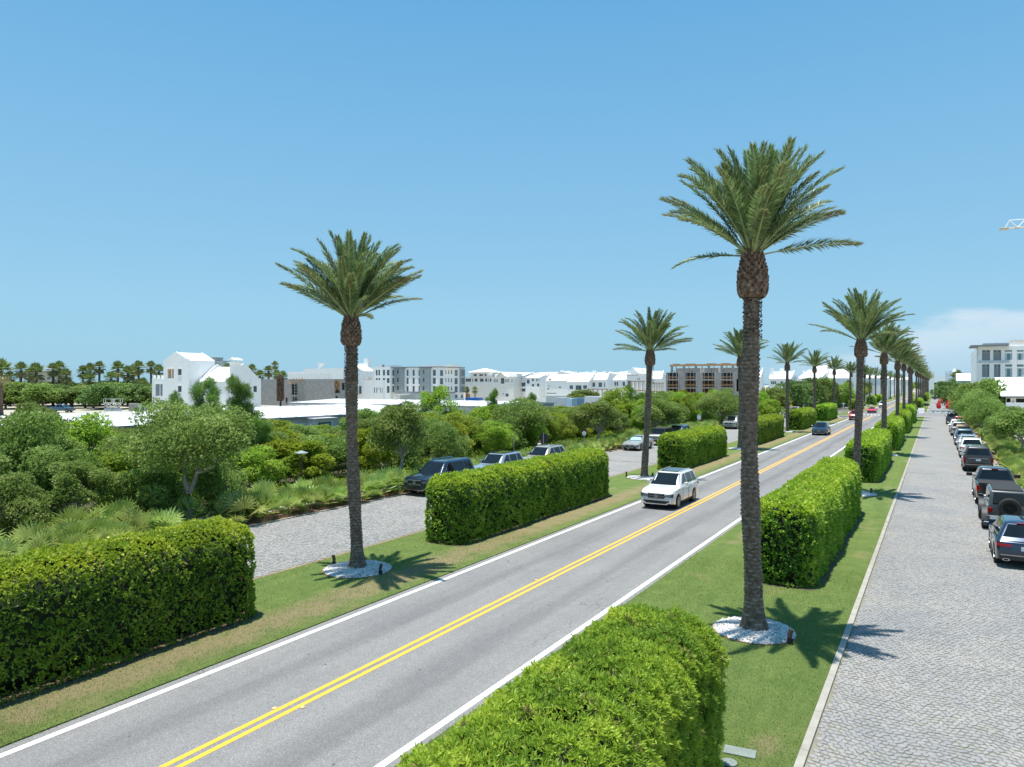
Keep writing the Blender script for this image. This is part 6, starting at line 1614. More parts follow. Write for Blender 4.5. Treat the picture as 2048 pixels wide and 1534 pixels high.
# ---- white house with steep roof right of the first palm
h = Bld('steep_roofed_house', 'white house with a steep gable and big chimney just right of the first palm trunk', 686, 725.5, 748, 235, 743, 'house')
auto(h, 'white_stucco', [(711, 716, 750, 760, 2, 3), (711, 716, 772, 788, 1, 3), (717.5, 723, 772, 788, 2, 3)])
h.gable(h.XL, h.X, h.Y, h.YR, h.z, zat(728, 235), 'Y', para=0.25, over=-0.02)
h.chimney((h.XL + h.X) / 2 + 1.0, h.Y + 6, 1.7, zat(735, 240), zat(716.5, 240), cap=False)
h2 = Bld('low_white_annex', 'low white annex under construction in front of the steep-roofed house', 726, 766, 770, 226, 760, 'building')
auto(h2, 'white_stucco', [(748, 750, 775, 786, 1, 1), (752.5, 754.5, 775, 786, 1, 1), (757, 758.5, 775, 780, 1, 1), (760.5, 762, 775, 786, 1, 1), (764, 765.2, 775, 786, 1, 1)])
for i in range(7): m = MB(); x = h2.sx(727 + i * 2.6); m.tube([(x, h2.Y + 0.4, h2.z), (x + rr.uniform(-1, 1.5), h2.Y + 0.4, h2.z + rr.uniform(0.4, 1.3))], 0.1, 4); h2.part(m, 'brace_board', 'timber')
# ---- middle block and the apartment block
a0 = Bld('white_flats', 'white flat-roofed block with paired dark windows left of the grey-panelled apartment block', 737, 780, 782, 292, 734, 'building')
rows = [(739.5, 751), (756, 766), (772, 786)]
auto(a0, 'white_stucco', [(x0, x1, r0, r1, 1, 2) for r0, r1 in rows for x0, x1 in ((751.5, 755), (756.5, 760), (765.5, 770), (773.5, 779))])
a0.boxp('parapet', 'white_stucco', a0.XL, a0.sx(767), a0.Y + 4, a0.Y + 12, a0.z, zat(729.5, 294))
a0.chimney(a0.sx(754), a0.Y + 4, 0.7, a0.z, zat(728.5, 294), 'block_wall', False)
A = Bld('apartment_block', 'large white apartment block with two grey panels and rows of dark windows', 779.7, 876, 928.5, 286, 734.5, 'building')
cS = [(784.5, 790, 2), (813, 817, 2), (825, 829.3, 2), (837, 841.3, 2), (865.5, 871.5, 2)]; rows = [(739.5, 751.5), (755.5, 768), (772, 784.5)]
cE = [(880, 886.5, 3), (891, 893, 1), (896.5, 898.7, 1), (902, 904.5, 1), (909.3, 915.5, 3)]
wS = [(x0, x1, r0, r1, n, 3) for r0, r1 in rows for x0, x1, n in cS]
wE = [(x0, x1, r0 + 0.5 + (0 if n == 3 else 0.5), r1 - (0 if n == 3 else 4) + 0.5, n, 3) for r0, r1 in rows for x0, x1, n in cE] + [(910, 915, 789, 796.5, 2, 2), (922, 926, 789, 796.5, 2, 2)]
auto(A, 'white_stucco', wS, wE)
A.boxp('cornice', 'roof_edge', A.XL - 0.3, A.X + 0.3, A.Y - 0.3, A.YR + 0.3, A.z + 0.002, A.z + 0.35)
A.boxp('penthouse', 'white_stucco', A.sx(829), A.sx(888), A.Y + 5, A.Y + 12, A.z + 0.352, zat(729, 292))
for p0, p1, w0, w1 in ((791, 809, 796.5, 800.3), (842, 861.5, 848, 851.5)):
    x0, x1 = A.sx(p0), A.sx(p1); zt_ = A.z - 0.3
    oo = [(A.sx(w0), A.sx(w1), A.sz(w0, r1 - 4), A.sz(w0, r0)) for r0, r1 in rows]
    m = MB(); Yp = A.Y - 0.9
    A.wall(m, 'S', Yp, x0, x1, 3.0, zt_, oo, 0.25); m.quad((x1, Yp, 3), (x1, A.Y - 0.003, 3), (x1, A.Y - 0.003, zt_), (x1, Yp, zt_)); m.quad((x0, Yp, 3), (x0, A.Y - 0.003, 3), (x0, A.Y - 0.003, zt_), (x0, Yp, zt_))
    m.quad((x0, Yp, 3.0), (x1, Yp, 3.0), (x1, A.Y - 0.003, 3.0), (x0, A.Y - 0.003, 3.0)); A.part(m, 'grey_bay', 'grey_stucco')
    A.boxp('bay_roof', 'roof_edge', x0 - 0.5, x1 + 0.6, Yp - 0.5, A.Y + 0.5, zt_ + 0.002, zt_ + 0.2)
    for o in oo: A.window('S', Yp, *o, 2, 2)
    for r0, r1 in rows[:2]: A.boxp('bay_band', 'grey_stucco', x0 - 0.05, x1 + 0.05, Yp - 0.12, Yp - 0.004, A.sz(p0, r1 - 0.2) - 0.1, A.sz(p0, r1 - 0.2) + 0.1)
y0, y1 = A.ey(919), A.ey(928)
A.boxp('stair_tower', 'grey_stucco', A.X + 0.002, A.X + 0.6, y0, y1, 3.5, A.z - 0.4)
for r0, r1 in rows:
    A.window('E', A.X + 0.83, y0 + 0.3, y1 - 0.3, A.ez(923, r1 + 0.5), A.ez(923, r0 + 0.5), 5, 4, 'grey_frame', rec=0.22, name='window_grid')
sb = Bld('low_dark_shed', 'low grey shed row with a white sloping canopy in front of the apartment block', 800, 905, 910, 240, 786.5, 'building')
sb.shell('shed_metal'); sb.boxp('canopy', 'white_metal', sb.sx(803), sb.sx(824), sb.Y - 4, sb.Y - 0.01, zat(791, 238), zat(790, 238)); sb.boxp('roof_edge', 'roof_edge', sb.XL - 0.2, sb.X + 0.2, sb.Y - 0.3, sb.YR, sb.z + .002, sb.z + 0.5)
# ---- pyramid-roofed building
P = Bld('pyramid_roofed_building', 'long white building with a pyramid roof over its tower and a row of dark windows', 929.5, 1027, 1030, 300, 755, 'building', depth=16)
wn_ = [(931, 942, 757, 763.5, 3, 1), (944, 946, 757, 763.5, 1, 1), (949, 955, 757, 763.5, 2, 1), (959.5, 967, 757, 763.5, 2, 1), (970, 974, 757, 763.5, 2, 1), (975.4, 977, 757, 763.5, 1, 1), (979.5, 982.5, 757, 763.5, 1, 1), (988, 989.5, 758.5, 764.5, 1, 1), (991, 992.6, 758.5, 764.5, 1, 1), (994, 995.6, 758.5, 764.5, 1, 1),
       (1001.5, 1008.5, 756, 767.5, 2, 1), (1010.3, 1012, 758.5, 764.5, 1, 1), (1013.3, 1014.8, 758.5, 764.5, 1, 1), (1016, 1017.6, 758.5, 764.5, 1, 1), (1023, 1024.6, 758.5, 764.5, 1, 1), (1011, 1017, 787, 793, 1, 1), (932, 939, 778, 783, 2, 1), (1005, 1007, 786, 789, 1, 1)]
auto(P, 'cream_stucco', wn_)
P.boxp('roof', 'white_roof', P.XL - 0.3, P.X + 0.3, P.Y - 0.3, P.YR + 0.3, P.z + .002, P.z + 0.4)
tx0, tx1 = P.sx(942.5), P.sx(978.5); tz = zat(744.5, 300)
oo = [(P.sx(a), P.sx(b_), P.sz(a, 752), P.sz(a, 748)) for a, b_ in ((948, 955), (959.5, 967), (970, 974))]
P.shell('cream_stucco', oo, [], x0=tx0, x1=tx1, y0=P.Y - 0.5, y1=P.Y + 9, z0=P.z + 0.41, z1=tz, name='tower_wall')
for o in oo: P.window('S', P.Y - 0.5, *o, 2, 1)
m = MB(); cx, cy = (tx0 + tx1) / 2, P.Y + 4; q = 1.0
m.loft([[(tx0 - q, P.Y - 1.6, tz + .002), (tx1 + q, P.Y - 1.6, tz + .002), (tx1 + q, P.Y + 10, tz + .002), (tx0 - q, P.Y + 10, tz + .002)], [(tx0 - q, P.Y - 1.6, tz + .2), (tx1 + q, P.Y - 1.6, tz + .2), (tx1 + q, P.Y + 10, tz + .2), (tx0 - q, P.Y + 10, tz + .2)], [(cx - .05, cy - .05, zat(735.5, 304)), (cx + .05, cy - .05, zat(735.5, 304)), (cx + .05, cy + .05, zat(735.5, 304)), (cx - .05, cy + .05, zat(735.5, 304))]])
P.part(m, 'pyramid_roof', 'white_roof')
x0, x1 = P.sx(997), P.sx(1010); P.gable(x0, x1, P.Y - 0.4, P.YR, P.z + 0.4, zat(744.5, 300), 'Y', over=0.5, wall='cream_stucco')
x0, x1 = P.sx(980), P.sx(1027); P.boxp('upper_storey', 'white_roof', x0, x1, P.Y + 3, P.YR - 2, P.z + 0.41, zat(747, 304))
P.boxp('brown_gate', 'rust_steel', P.sx(932), P.sx(940), P.Y - 0.3, P.Y - 0.003, 0, P.sz(935, 787.5))
# ---- white town houses
def house(label, pxL, pxC, pxR, d, ye, yr, axis, winS=(), winE=(), mat='white_stucco', depth=None, para=None, chim=None, over=0.2, grp='white houses of the town'):
    h = Bld('town_house', label, pxL, pxC, pxR, d, ye, 'house', grp, depth)
    auto(h, mat, list(winS), list(winE))
    dr = d + (h.YR - h.Y) * 0.43
    zr = zat(yr, dr) if axis == 'X' else zat(yr, d)
    if axis in 'XY': h.gable(h.XL, h.X, h.Y, h.YR, h.z, zr, axis, para=para, over=over, th=0.3)
    else: h.boxp('roof', 'white_roof', h.XL - 0.25, h.X + 0.25, h.Y - 0.25, h.YR + 0.25, h.z + .002, h.z + 0.3)
    for c in (chim or ()):
        h.chimney(h.sx(c[0]), h.Y + (h.YR - h.Y) * c[2], c[3] if len(c) > 3 else 1.2, h.z, zat(c[1], d + (h.YR - h.Y) * c[2]), cap=False)
    return h
house('pale blue-walled house with a low hip roof right of the pyramid-roofed building', 1028.5, 1050, 1054, 305, 752, 746.5, 'X', [(1030, 1032, 757, 764, 1, 1), (1042, 1044, 755, 759, 1, 1), (1042.5, 1050, 765, 773, 2, 1), (1043.5, 1050, 777, 783, 2, 1)], mat='white_stucco', depth=11)
house('white house with two rows of dark square windows left of the big blank gable', 1051, 1079, 1082, 298, 756, 751, 'X', [(1053.5, 1059, 759, 767, 2, 1), (1063.5, 1068, 758, 762, 2, 1), (1072, 1075, 758, 762, 1, 1), (1077, 1078.6, 758, 762, 1, 1), (1063.5, 1068, 768, 773, 2, 1), (1074, 1078.5, 767, 773, 2, 2)], depth=10)
house('white house behind with a dark attic loggia', 1070, 1105, 1108, 325, 752, 745.5, 'X', [(1081, 1083, 754, 758, 1, 1), (1086.5, 1089, 754, 758, 1, 1), (1095, 1104, 748.5, 751.8, 3, 1)], depth=12, chim=[(1094, 743.5, 0.5)])
house('big blank white gable wall with a few small windows', 1091, 1134.5, 1137, 285, 762, 750, 'X', [(1097, 1102, 757.5, 761, 2, 1), (1096.5, 1099, 771, 773, 1, 1), (1094, 1098.5, 777, 779, 2, 1), (1118, 1121.5, 773, 776, 1, 1), (1093, 1112, 785.5, 787.5, 6, 1)], depth=9, para=0.4)
house('white house with three wide windows under a plain white roof', 1134.5, 1177, 1179, 280, 764.5, 748.5, 'X', [(1139, 1146, 770.5, 778, 3, 1), (1151, 1163, 770.5, 780, 4, 1), (1166, 1174, 770.5, 777.5, 3, 1), (1165, 1168, 785, 788, 1, 1)], depth=11, chim=[(1137, 742.5, 0.6, 1.0), (1160, 744, 0.9, 2.0), (1169, 741, 0.9, 1.5)])
house('white house with grouped windows beside a grey side gable', 1179, 1213.5, 1226, 280, 761, 748.5, 'X', [(1180.5, 1190, 765, 773.5, 4, 1), (1197, 1204, 765, 774, 3, 1), (1208, 1210, 765, 774, 1, 1)], para=0.3)
house('white house with two windows and a pale balcony', 1226.5, 1251, 1253, 284, 761, 748.5, 'X', [(1229, 1232, 763.5, 771.5, 1, 1), (1233, 1236, 763.5, 771.5, 1, 1), (1245, 1250, 763.5, 772, 2, 1)], depth=11)
house('white house with a row of small attic windows and twin shaped gables', 1253, 1289, 1296, 276, 749.5, 747, 'F', [(x, x + 2.4, 749.9, 751.4, 1, 1) for x in (1255, 1259.5, 1264, 1268.5, 1273)] + [(1255, 1262.5, 761, 771.5, 2, 2), (1275, 1276.4, 755.5, 760, 1, 1), (1278, 1279.4, 755.5, 760, 1, 1)], chim=[(1281, 738, 0.6, 0.6)])
h = house('white steep-roofed house behind the row with twin shaped gables', 1254, 1276, 1300, 305, 748, 736.5, 'Y', para=0.5)
house('white house left of the timber-topped construction block', 1300, 1324, 1332, 284, 759, 743.5, 'X', [], para=0.3)
for i, (a, b_, ye, yr, d, lab) in enumerate(((1100, 1150, 750, 744, 360, 'leftmost'), (1150, 1200, 751, 746, 370, 'second'), (1185, 1245, 750, 745.5, 350, 'third'), (1232, 1262, 750, 744.5, 380, 'fourth'), (1296, 1336, 753, 747.5, 360, 'rightmost'), (1040, 1100, 752, 747, 380, 'low one left of all'))):
    house('distant white roof over the town houses, %s of six' % lab, a, b_, b_ + 2, d, ye, yr, 'X' if i % 2 else 'Y', depth=12, chim=[(a + 14, yr - 3.4, 0.5, 1.4), (a + 27, yr - 2.4, 0.5, 1.6)], grp='distant white roofs of the town')
# houses right of the tallest trunk
house('white house with a curved parapet right of the tallest trunk', 1500, 1523, 1529, 235, 755.5, 742.5, 'X', [(1513, 1516, 760, 764, 1, 1)], para=0.9)
hb = house('white house with a tall rounded chimney parapet and three grouped windows', 1537, 1583, 1595, 238, 759, 745, 'X', [(1542, 1545, 762.5, 768.5, 1, 1), (1545.7, 1548.7, 762.5, 768.5, 1, 1), (1549.4, 1552.4, 762.5, 768.5, 1, 1), (1561, 1565.5, 762.5, 767.5, 2, 1), (1573, 1581, 760.5, 768, 2, 1)], [(1585.5, 1592, 762, 768)], para=0.5, chim=[(1540, 735, 0.3, 0.9), (1553.5, 736, 0.8, 1.2)])
house('white house with long sloping side wall behind the fifth palm', 1594.5, 1641, 1680, 236, 758, 743, 'X', [(1600, 1604, 762, 768, 1, 1)], para=0.5, chim=[(1597, 740.5, 0.2, 0.6)])
house('raised white roof with a small loft, above the fifth and sixth palms', 1629, 1653, 1656, 262, 741, 731.5, 'X', depth=9, para=0.3)
house('wide white roof behind the sixth palm', 1655, 1700, 1704, 246, 757.5, 739, 'X', depth=16, para=0.3)
hw_ = Bld('white_block', 'tall plain blue-white wall of a house beside the seventh left palm', 1703, 1714, 1722, 214, 747, 'house'); auto(hw_, 'white_stucco', [(1705, 1706.5, 779, 793, 1, 1)])
house('white roofs beyond the seventh left palm', 1722, 1776, 1780, 330, 757, 751, 'X', depth=14)
house('distant white house by the road end, left side', 1775, 1822, 1826, 480, 760, 755, 'X', depth=14)
house('white flat block at the far end of the road', 1848, 1868, 1873.2, 520, 744, 740, 'F', [(1852, 1854, 750, 753, 1, 1), (1858, 1860, 750, 753, 1, 1), (1852, 1854, 757, 760, 1, 1), (1858, 1860, 757, 760, 1, 1)])
# ---- timber-topped construction block
K = Bld('construction_block', 'concrete-framed construction block with an orange timber top floor, left of the tallest trunk', 1331, 1470, 1487, 282, 744, 'building')
bays = [(1336, 1356), (1371, 1391), (1406, 1428), (1443, 1465)]; rws = [(745.5, 758.5), (761, 774.5), (777, 790)]
oS = K.S([(a, b_, r0, r1) for r0, r1 in rws for a, b_ in bays]); K.shell('block_wall', oS, [(K.ey(1473), K.ey(1478), 4, 9)], top=True)
for i, o in enumerate(oS):
    K.boxp('opening_back', 'dark_interior', o[0], o[1], K.Y + 0.31, K.Y + 0.4, o[2], o[3])
    K.boxp('floor_slab', 'concrete', o[0] - 0.6, o[1] + 0.6, K.Y - 1.2, K.Y - 0.003, o[2] - 0.45, o[2] - 0.12)
    for zz in (0.55, 1.05): K.boxp('guard_rail', 'timber', o[0] - 0.3, o[1] + 0.3, K.Y - 1.1, K.Y - 1.0, o[2] + zz, o[2] + zz + 0.14)
    for j in range(3): x = o[0] + (o[1] - o[0]) * (0.15 + 0.35 * j); K.boxp('prop', 'timber' if i > 3 else 'galvanised', x, x + 0.14, K.Y - 0.5, K.Y - 0.36, o[2], o[3])
for px in (1359, 1395, 1432, 1333): x = K.sx(px); K.boxp('scaffold_pole', 'galvanised', x, x + 0.12, K.Y - 1.4, K.Y - 1.28, 0, K.z)
x0, x1 = K.sx(1341), K.sx(1468); zt_ = zat(731.5, 284)
for i, px in enumerate((1342, 1352, 1366, 1378, 1390, 1404, 1416, 1428, 1442, 1454, 1464)): x = K.sx(px); K.boxp('top_pier', 'block_wall' if i % 2 == 0 else 'timber', x - 0.35, x + (0.6 if i % 2 == 0 else -0.1), K.Y + 0.6, K.Y + 1.0, K.z + .002, zt_)
K.boxp('timber_beam', 'timber', x0 - 0.5, x1 + 2.5, K.Y + 0.4, K.Y + 1.2, zt_ + .002, zat(727.5, 284)); K.boxp('timber_beam', 'timber', K.X - 0.6, K.X + 0.1, K.Y + 1.3, K.YR, zt_ + .002, zat(727.5, 284))
for px0, px1 in ((1344, 1353), (1369, 1385), (1411, 1426), (1440, 1455)): K.boxp('timber_roof_hump', 'timber', K.sx(px0), K.sx(px1), K.Y + 1.3, K.Y + 5, zat(727.5, 284), zat(726, 284))
for j in range(10):
    x = K.sx(1346 + j * 12.4); m = MB(); m.tube([(x, K.Y + 2, K.z), (x + rr.uniform(-1.5, 1.5), K.Y + 2, K.z + rr.uniform(0.8, 1.8))], 0.13, 4); K.part(m, 'stacked_lumber', 'timber')
for px in (1397, 1434): x = K.sx(px); K.boxp('wrapped_pallet', 'white_metal', x, x + 1.6, K.Y + 2, K.Y + 3.5, K.z + .002, K.z + 1.6)
K.boxp('back_floor', 'block_wall', x0, x1, K.Y + 8, K.Y + 8.3, K.z + .002, zt_ - 0.6)
# open timber frames at the foot of the town houses
for i, (a, b_, y0_, y1_, d, lab) in enumerate(((1264, 1288, 762, 800, 262, 'bare timber frame in front of the house with twin gables'), (1306, 1326, 766, 800, 264, 'bare timber frame beside the second left palm, on its right'), (1178, 1215, 778.5, 800, 270, 'low brown pergola in front of the house with grouped windows'))):
    z0_, z1_ = 0, zat(y0_, d); A_, B_ = at(a, d), at(b_, d); wd = math.dist(A_, B_); an = atan2(B_[1] - A_[1], B_[0] - A_[0])
    root = empty('timber_frame', (A_[0], A_[1], 0), lab, 'timber frame', None, an)
    n = max(3, int(wd / 1.6))
    for j in range(n + 1):
        for yy in (0, 3.0): MB().box(wd * j / n - 0.1, yy, 0, wd * j / n + 0.1, yy + 0.2, z1_).build('post', 'timber', root)
    for zz in ((0.97, 0.55) if i < 2 else (0.97,)):
        for yy in (0, 3.0): MB().box(-0.4, yy - 0.01, z1_ * zz, wd + 0.4, yy + 0.21, z1_ * zz + 0.32).build('beam', 'timber', root)
# ---- storage sheds with white metal roofs
def shed(label, x0, x1, y0, y1, ze, zr, doors):
    root = empty('storage_shed', (x1, y0, 0), label, 'storage shed', 'long storage sheds with white metal roofs')
    W_, L_ = x1 - x0, y1 - y0
    MB().box(-W_, 0, 0, 0, L_, ze).build('wall', 'shed_metal', root)
    m = MB(); prof = [(-W_ - 0.4, ze + .003), (0.4, ze + .003), (0.4, ze + 0.14), (-W_ / 2, zr), (-W_ - 0.4, ze + 0.14)]
    m.loft([[(p[0], -0.4, p[1]) for p in prof], [(p[0], L_ + 0.4, p[1]) for p in prof]]); rf = m.build('roof', 'white_metal', root)
    slope = (zr - ze - 0.14) / (W_ / 2 + 0.4)
    for j in range(int(L_ / 2.4)):
        y = 1.2 + j * 2.4
        for sg in (1, -1):
            m = MB(); xa, xb = (0.38, -W_ / 2 + 0.03) if sg > 0 else (-W_ - 0.38, -W_ / 2 - 0.03); za, zb_ = ze + 0.145, zr + 0.002
            m.loft([[(xa, y - 0.04, za), (xa, y + 0.04, za), (xa, y + 0.04, za + 0.05), (xa, y - 0.04, za + 0.05)], [(xb, y - 0.04, zb_), (xb, y + 0.04, zb_), (xb, y + 0.04, zb_ + 0.05), (xb, y - 0.04, zb_ + 0.05)]])
            m.build('roof_seam', 'shed_metal', root)
    m = MB(); m.mi = 0; m.box(0.405, -0.42, ze - 0.06, 0.48, L_ + 0.42, ze + 0.15); m.build('gutter', 'roof_edge', root)
    if doors:
        for j in range(int(L_ / 3.6)):
            y = 0.8 + j * 3.6
            m = MB()
            for q in range(9): m.box(0.004, y, 0.05 + q * 0.28, 0.05 + 0.02 * (q % 2), y + 2.6, 0.05 + q * 0.28 + 0.26)
            m.build('roller_door', 'shed_metal' if j % 3 else 'white_metal', root)
    return root
s1 = shed('nearest long white-roofed storage shed, behind the thicket at the left', -92, -64, 14, 84, 3.2, 4.05, True)
sy = on_x(634, 767, -64)[0]
m = MB(); m.box(-0.0, sy - 1.6 - 14, 0, 1.3, sy + 1.4 - 14, 3.0); m.box(-0.1, sy - 1.9 - 14, 3.003, 1.7, sy + 1.7 - 14, 3.12); m.build('entry_box', 'white_metal', s1)
m = MB(); m.mi = 0; m.box(1.305, sy - 1.05 - 14, 1.7, 1.36, sy + 0.95 - 14, 2.6); m.mi = 1
for r_i, zz in enumerate((2.28, 2.0)):
    for k_ in range(7 if r_i == 0 else 6):
        y = sy - 14 - 0.75 + k_ * 0.22; m.box(1.361, y, zz, 1.368, y + 0.13, zz + 0.15)
sg_ = m.build('sign', ['dark_green', 'white_metal'], s1); sg_['label'] = 'dark green sign with two rows of pale lettering'
C2 = at(958.5, 115.6); XL2 = on_y(577, 767, C2[1])[0]; YR2 = on_x(1108, 767, C2[0])[0]
s2 = empty('storage_shed', (C2[0], C2[1], 0), 'second white-roofed storage shed with its long side to the camera, in mid picture', 'storage shed', 'long storage sheds with white metal roofs')
W2 = C2[0] - XL2; L2 = YR2 - C2[1]
MB().box(-W2, 0, 0, 0, L2, 3.4).build('wall', 'shed_metal', s2)
m = MB(); prof = [(-0.4, 3.403), (L2 + 0.4, 3.403), (L2 + 0.4, 3.5), (L2 * 0.5, 4.05), (-0.4, 3.5)]; m.loft([[(-W2 - 0.4, p[0], p[1]) for p in prof], [(0.4, p[0], p[1]) for p in prof]]); m.build('roof', 'white_metal', s2)
for j in range(int(W2 / 2.4)):
    x = -1.2 - j * 2.4; m = MB(); m.loft([[(x - 0.04, -0.38, 3.505), (x + 0.04, -0.38, 3.505), (x + 0.04, -0.38, 3.55), (x - 0.04, -0.38, 3.55)], [(x - 0.04, L2 / 2, 4.055), (x + 0.04, L2 / 2, 4.055), (x + 0.04, L2 / 2, 4.1), (x - 0.04, L2 / 2, 4.1)]]); m.build('roof_seam', 'shed_metal', s2)
MB().box(-W2 - 0.4, -0.48, 3.34, 0.48, -0.405, 3.55).build('gutter', 'roof_edge', s2)
for j in range(int(W2 / 3.6)):
    m = MB()
    for q in range(9): m.box(-W2 + 0.8 + j * 3.6, -0.05 - 0.02 * (q % 2), 0.05 + q * 0.28, -W2 + 3.4 + j * 3.6, -0.004, 0.05 + q * 0.28 + 0.26)
    m.build('roller_door', 'shed_metal' if j % 4 else 'white_metal', s2)
x3 = at(1092, 190)
s3 = Bld('storage_shed', 'third storage shed, low and pale, behind the grey container', 1092, 1160, 1164, 205, 792.5, 'storage shed', 'long storage sheds with white metal roofs'); s3.shell('shed_metal'); s3.boxp('roof', 'white_metal', s3.XL - 0.4, s3.X + 0.4, s3.Y - 0.4, s3.YR + 0.4, s3.z + .002, s3.z + 0.25)
# ---- shipping containers and site things
def container(label, pxL, pxC, pxR, d, yt, mat, depth=None, endmat=None):
    c = Bld('shipping_container', label, pxL, pxC, pxR, d, yt, 'container', 'shipping containers behind the thicket', depth)
    m = MB(); n = int((c.X - c.XL) / 0.3); m.box(c.XL, c.Y, 0.1, c.X, c.YR, c.z)
    c.part(m, 'box', mat)
    m = MB()
    for j in range(n): m.box(c.XL + 0.1 + j * 0.3, c.Y - 0.05, 0.2, c.XL + 0.25 + j * 0.3, c.Y - 0.002, c.z - 0.15)
    c.part(m, 'corrugation', mat)
    m = MB()
    for j in range(4): y = c.Y + 0.3 + (c.YR - c.Y - 0.6) * j / 3; m.box(c.X + 0.002, y - 0.03, 0.2, c.X + 0.08, y + 0.03, c.z - 0.1)
    c.part(m, 'lock_rod', 'galvanised'); return c
container('grey corrugated container left of the pale blue one', 1108.5, 1133.5, 1136, 160, 795.5, 'shed_metal', 2.6)
container('pale blue container with its doors toward the camera', 1133.8, 1144, 1146, 154, 797, 'container_pale', 2.6)
container('steel-blue container behind the pale blue one', 1145, 1168.5, 1171, 162, 796, 'container_blue', 2.6)
container('white container with rust streaks along its top', 1169, 1208, 1211, 158, 793, 'white_metal', 2.8)
container('pale blue container half hidden by the bright tree', 1209, 1262, 1265, 162, 798, 'container_pale', 2.6)
container('dark grey container stacked behind the blue ones', 1146, 1178, 1180, 175, 793, 'roof_edge', 2.6)
bs = Bld('skip', 'bright blue rubbish skip in front of the pyramid-roofed building', 930, 957, 959, 262, 795.5, 'skip', None, 3)
m = MB(); m.loft([[(bs.XL + 0.4, bs.Y + 0.2, 0), (bs.X - 0.4, bs.Y + 0.2, 0), (bs.X - 0.4, bs.YR, 0), (bs.XL + 0.4, bs.YR, 0)], [(bs.XL, bs.Y, bs.z), (bs.X, bs.Y, bs.z), (bs.X, bs.YR, bs.z), (bs.XL, bs.YR, bs.z)]]); bs.part(m, 'tub', 'bright_blue')
for j in range(5): x = bs.XL + 0.5 + j * (bs.X - bs.XL - 1) / 4; bs.boxp('rib', 'bright_blue', x - 0.08, x + 0.08, bs.Y - 0.12, bs.Y + 0.25, 0.3, bs.z)
gs = Bld('skip', 'dark green rubbish skip right of the blue one', 1029, 1052, 1054, 250, 798, 'skip', None, 3)
m = MB(); m.loft([[(gs.XL + 0.4, gs.Y + 0.2, 0), (gs.X - 0.4, gs.Y + 0.2, 0), (gs.X - 0.4, gs.YR, 0), (gs.XL + 0.4, gs.YR, 0)], [(gs.XL, gs.Y, gs.z), (gs.X, gs.Y, gs.z), (gs.X, gs.YR, gs.z), (gs.XL, gs.YR, gs.z)]]); gs.part(m, 'tub', 'dark_green')
for j in range(5): x = gs.XL + 0.5 + j * (gs.X - gs.XL - 1) / 4; gs.boxp('rib', 'dark_green', x - 0.08, x + 0.08, gs.Y - 0.12, gs.Y + 0.25, 0.3, gs.z)
lw = Bld('low_wall', 'low pale wall in front of the town houses', 1000, 1140, 1143, 255, 796.5, 'wall', None, 0.5); lw.shell('cream_stucco')
rs = Bld('flatbed_load', 'reddish flat stack of steel on the ground before the containers', 1112, 1150, 1153, 128, 814.5, 'steel stack', None, 3); rs.shell('rust_steel')
# beige house among the fan palms, grey towers behind the white house
e = Bld('beige_house', 'beige house with a pale tower hidden among the fan palms at the left', 60, 112, 124, 262, 744, 'house')
auto(e, 'beige_stucco', [(94, 101, 754.5, 759, 2, 1), (104, 110, 757, 762, 2, 1)]); e.boxp('roof', 'roof_edge', e.XL - 0.6, e.X + 0.6, e.Y - 0.6, e.YR + 0.5, e.z + .002, e.z + 0.4)
e.boxp('tower', 'white_stucco', e.sx(86), e.sx(97), e.Y + 1, e.Y + 6, e.z + 0.41, zat(731, 265)); e.boxp('side_wing', 'beige_stucco', e.X + 0.01, e.X + 6, e.Y + 2, e.YR, 0, zat(743, 266))
e = Bld('grey_tower_block', 'grey flat-topped building behind the white gabled roof', 416, 431, 446, 330, 716.5, 'building'); e.shell('grey_stucco'); e.boxp('lower_block', 'grey_stucco', e.X + 0.01, e.X + 5.5, e.Y, e.YR, 0, zat(722, 332)); e.boxp('roof', 'roof_edge', e.XL - 0.4, e.X + 0.4, e.Y - 0.4, e.YR, e.z + .002, e.z + 0.4)
# small things on the shed yard at the left
x, y = at(270, 178); root = empty('block_pallet', (x, y, 0), 'two pale stacks of concrete blocks left of the white gabled house', 'block stack', None, YAW)
MB().bbox(-1.6, 0, 0, 0.4, 2, 2.2, 0.03).build('tall_stack', 'concrete', root); MB().bbox(0.45, 0.2, 0, 3.2, 2, 1.7, 0.03).build('low_stack', 'shed_metal', root)
for i, px in enumerate((217, 235)):
    x, y = at(px, 182); root = empty('scissor_lift', (x, y, 0), 'pale green scissor lift on the yard, %s of two' % ('left' if i == 0 else 'right'), 'lift', 'scissor lifts on the yard', YAW)
    MB().box(-0.9, -0.5, 0.2, 0.9, 0.5, 0.8).build('chassis', 'shed_metal', root)
    m = MB()
    for q in range(2):
        for sgn in (1, -1): m.tube([(-0.8 * sgn, 0.4, 0.8 + q * 0.7), (0.8 * sgn, 0.4, 1.5 + q * 0.7)], 0.06, 4); m.tube([(-0.8 * sgn, -0.4, 0.8 + q * 0.7), (0.8 * sgn, -0.4, 1.5 + q * 0.7)], 0.06, 4)
    m.build('scissor_arms', 'cream_stucco', root)
    m = MB(); m.box(-1.0, -0.5, 2.2, 1.0, 0.5, 2.3)
    for xx in (-1, 1):
        for yy in (-0.5, 0.5): m.box(xx - 0.04, yy - 0.04, 2.3, xx + 0.04, yy + 0.04, 3.3)
    for yy in (-0.5, 0.5): m.box(-1, yy - 0.03, 3.24, 1, yy + 0.03, 3.32)
    m.build('platform', 'cream_stucco', root)
x, y = at(122, 178); car('pickup', 'paint_slate_blue', 'small blue truck parked in front of the wood at the left', x, y, 0.6)
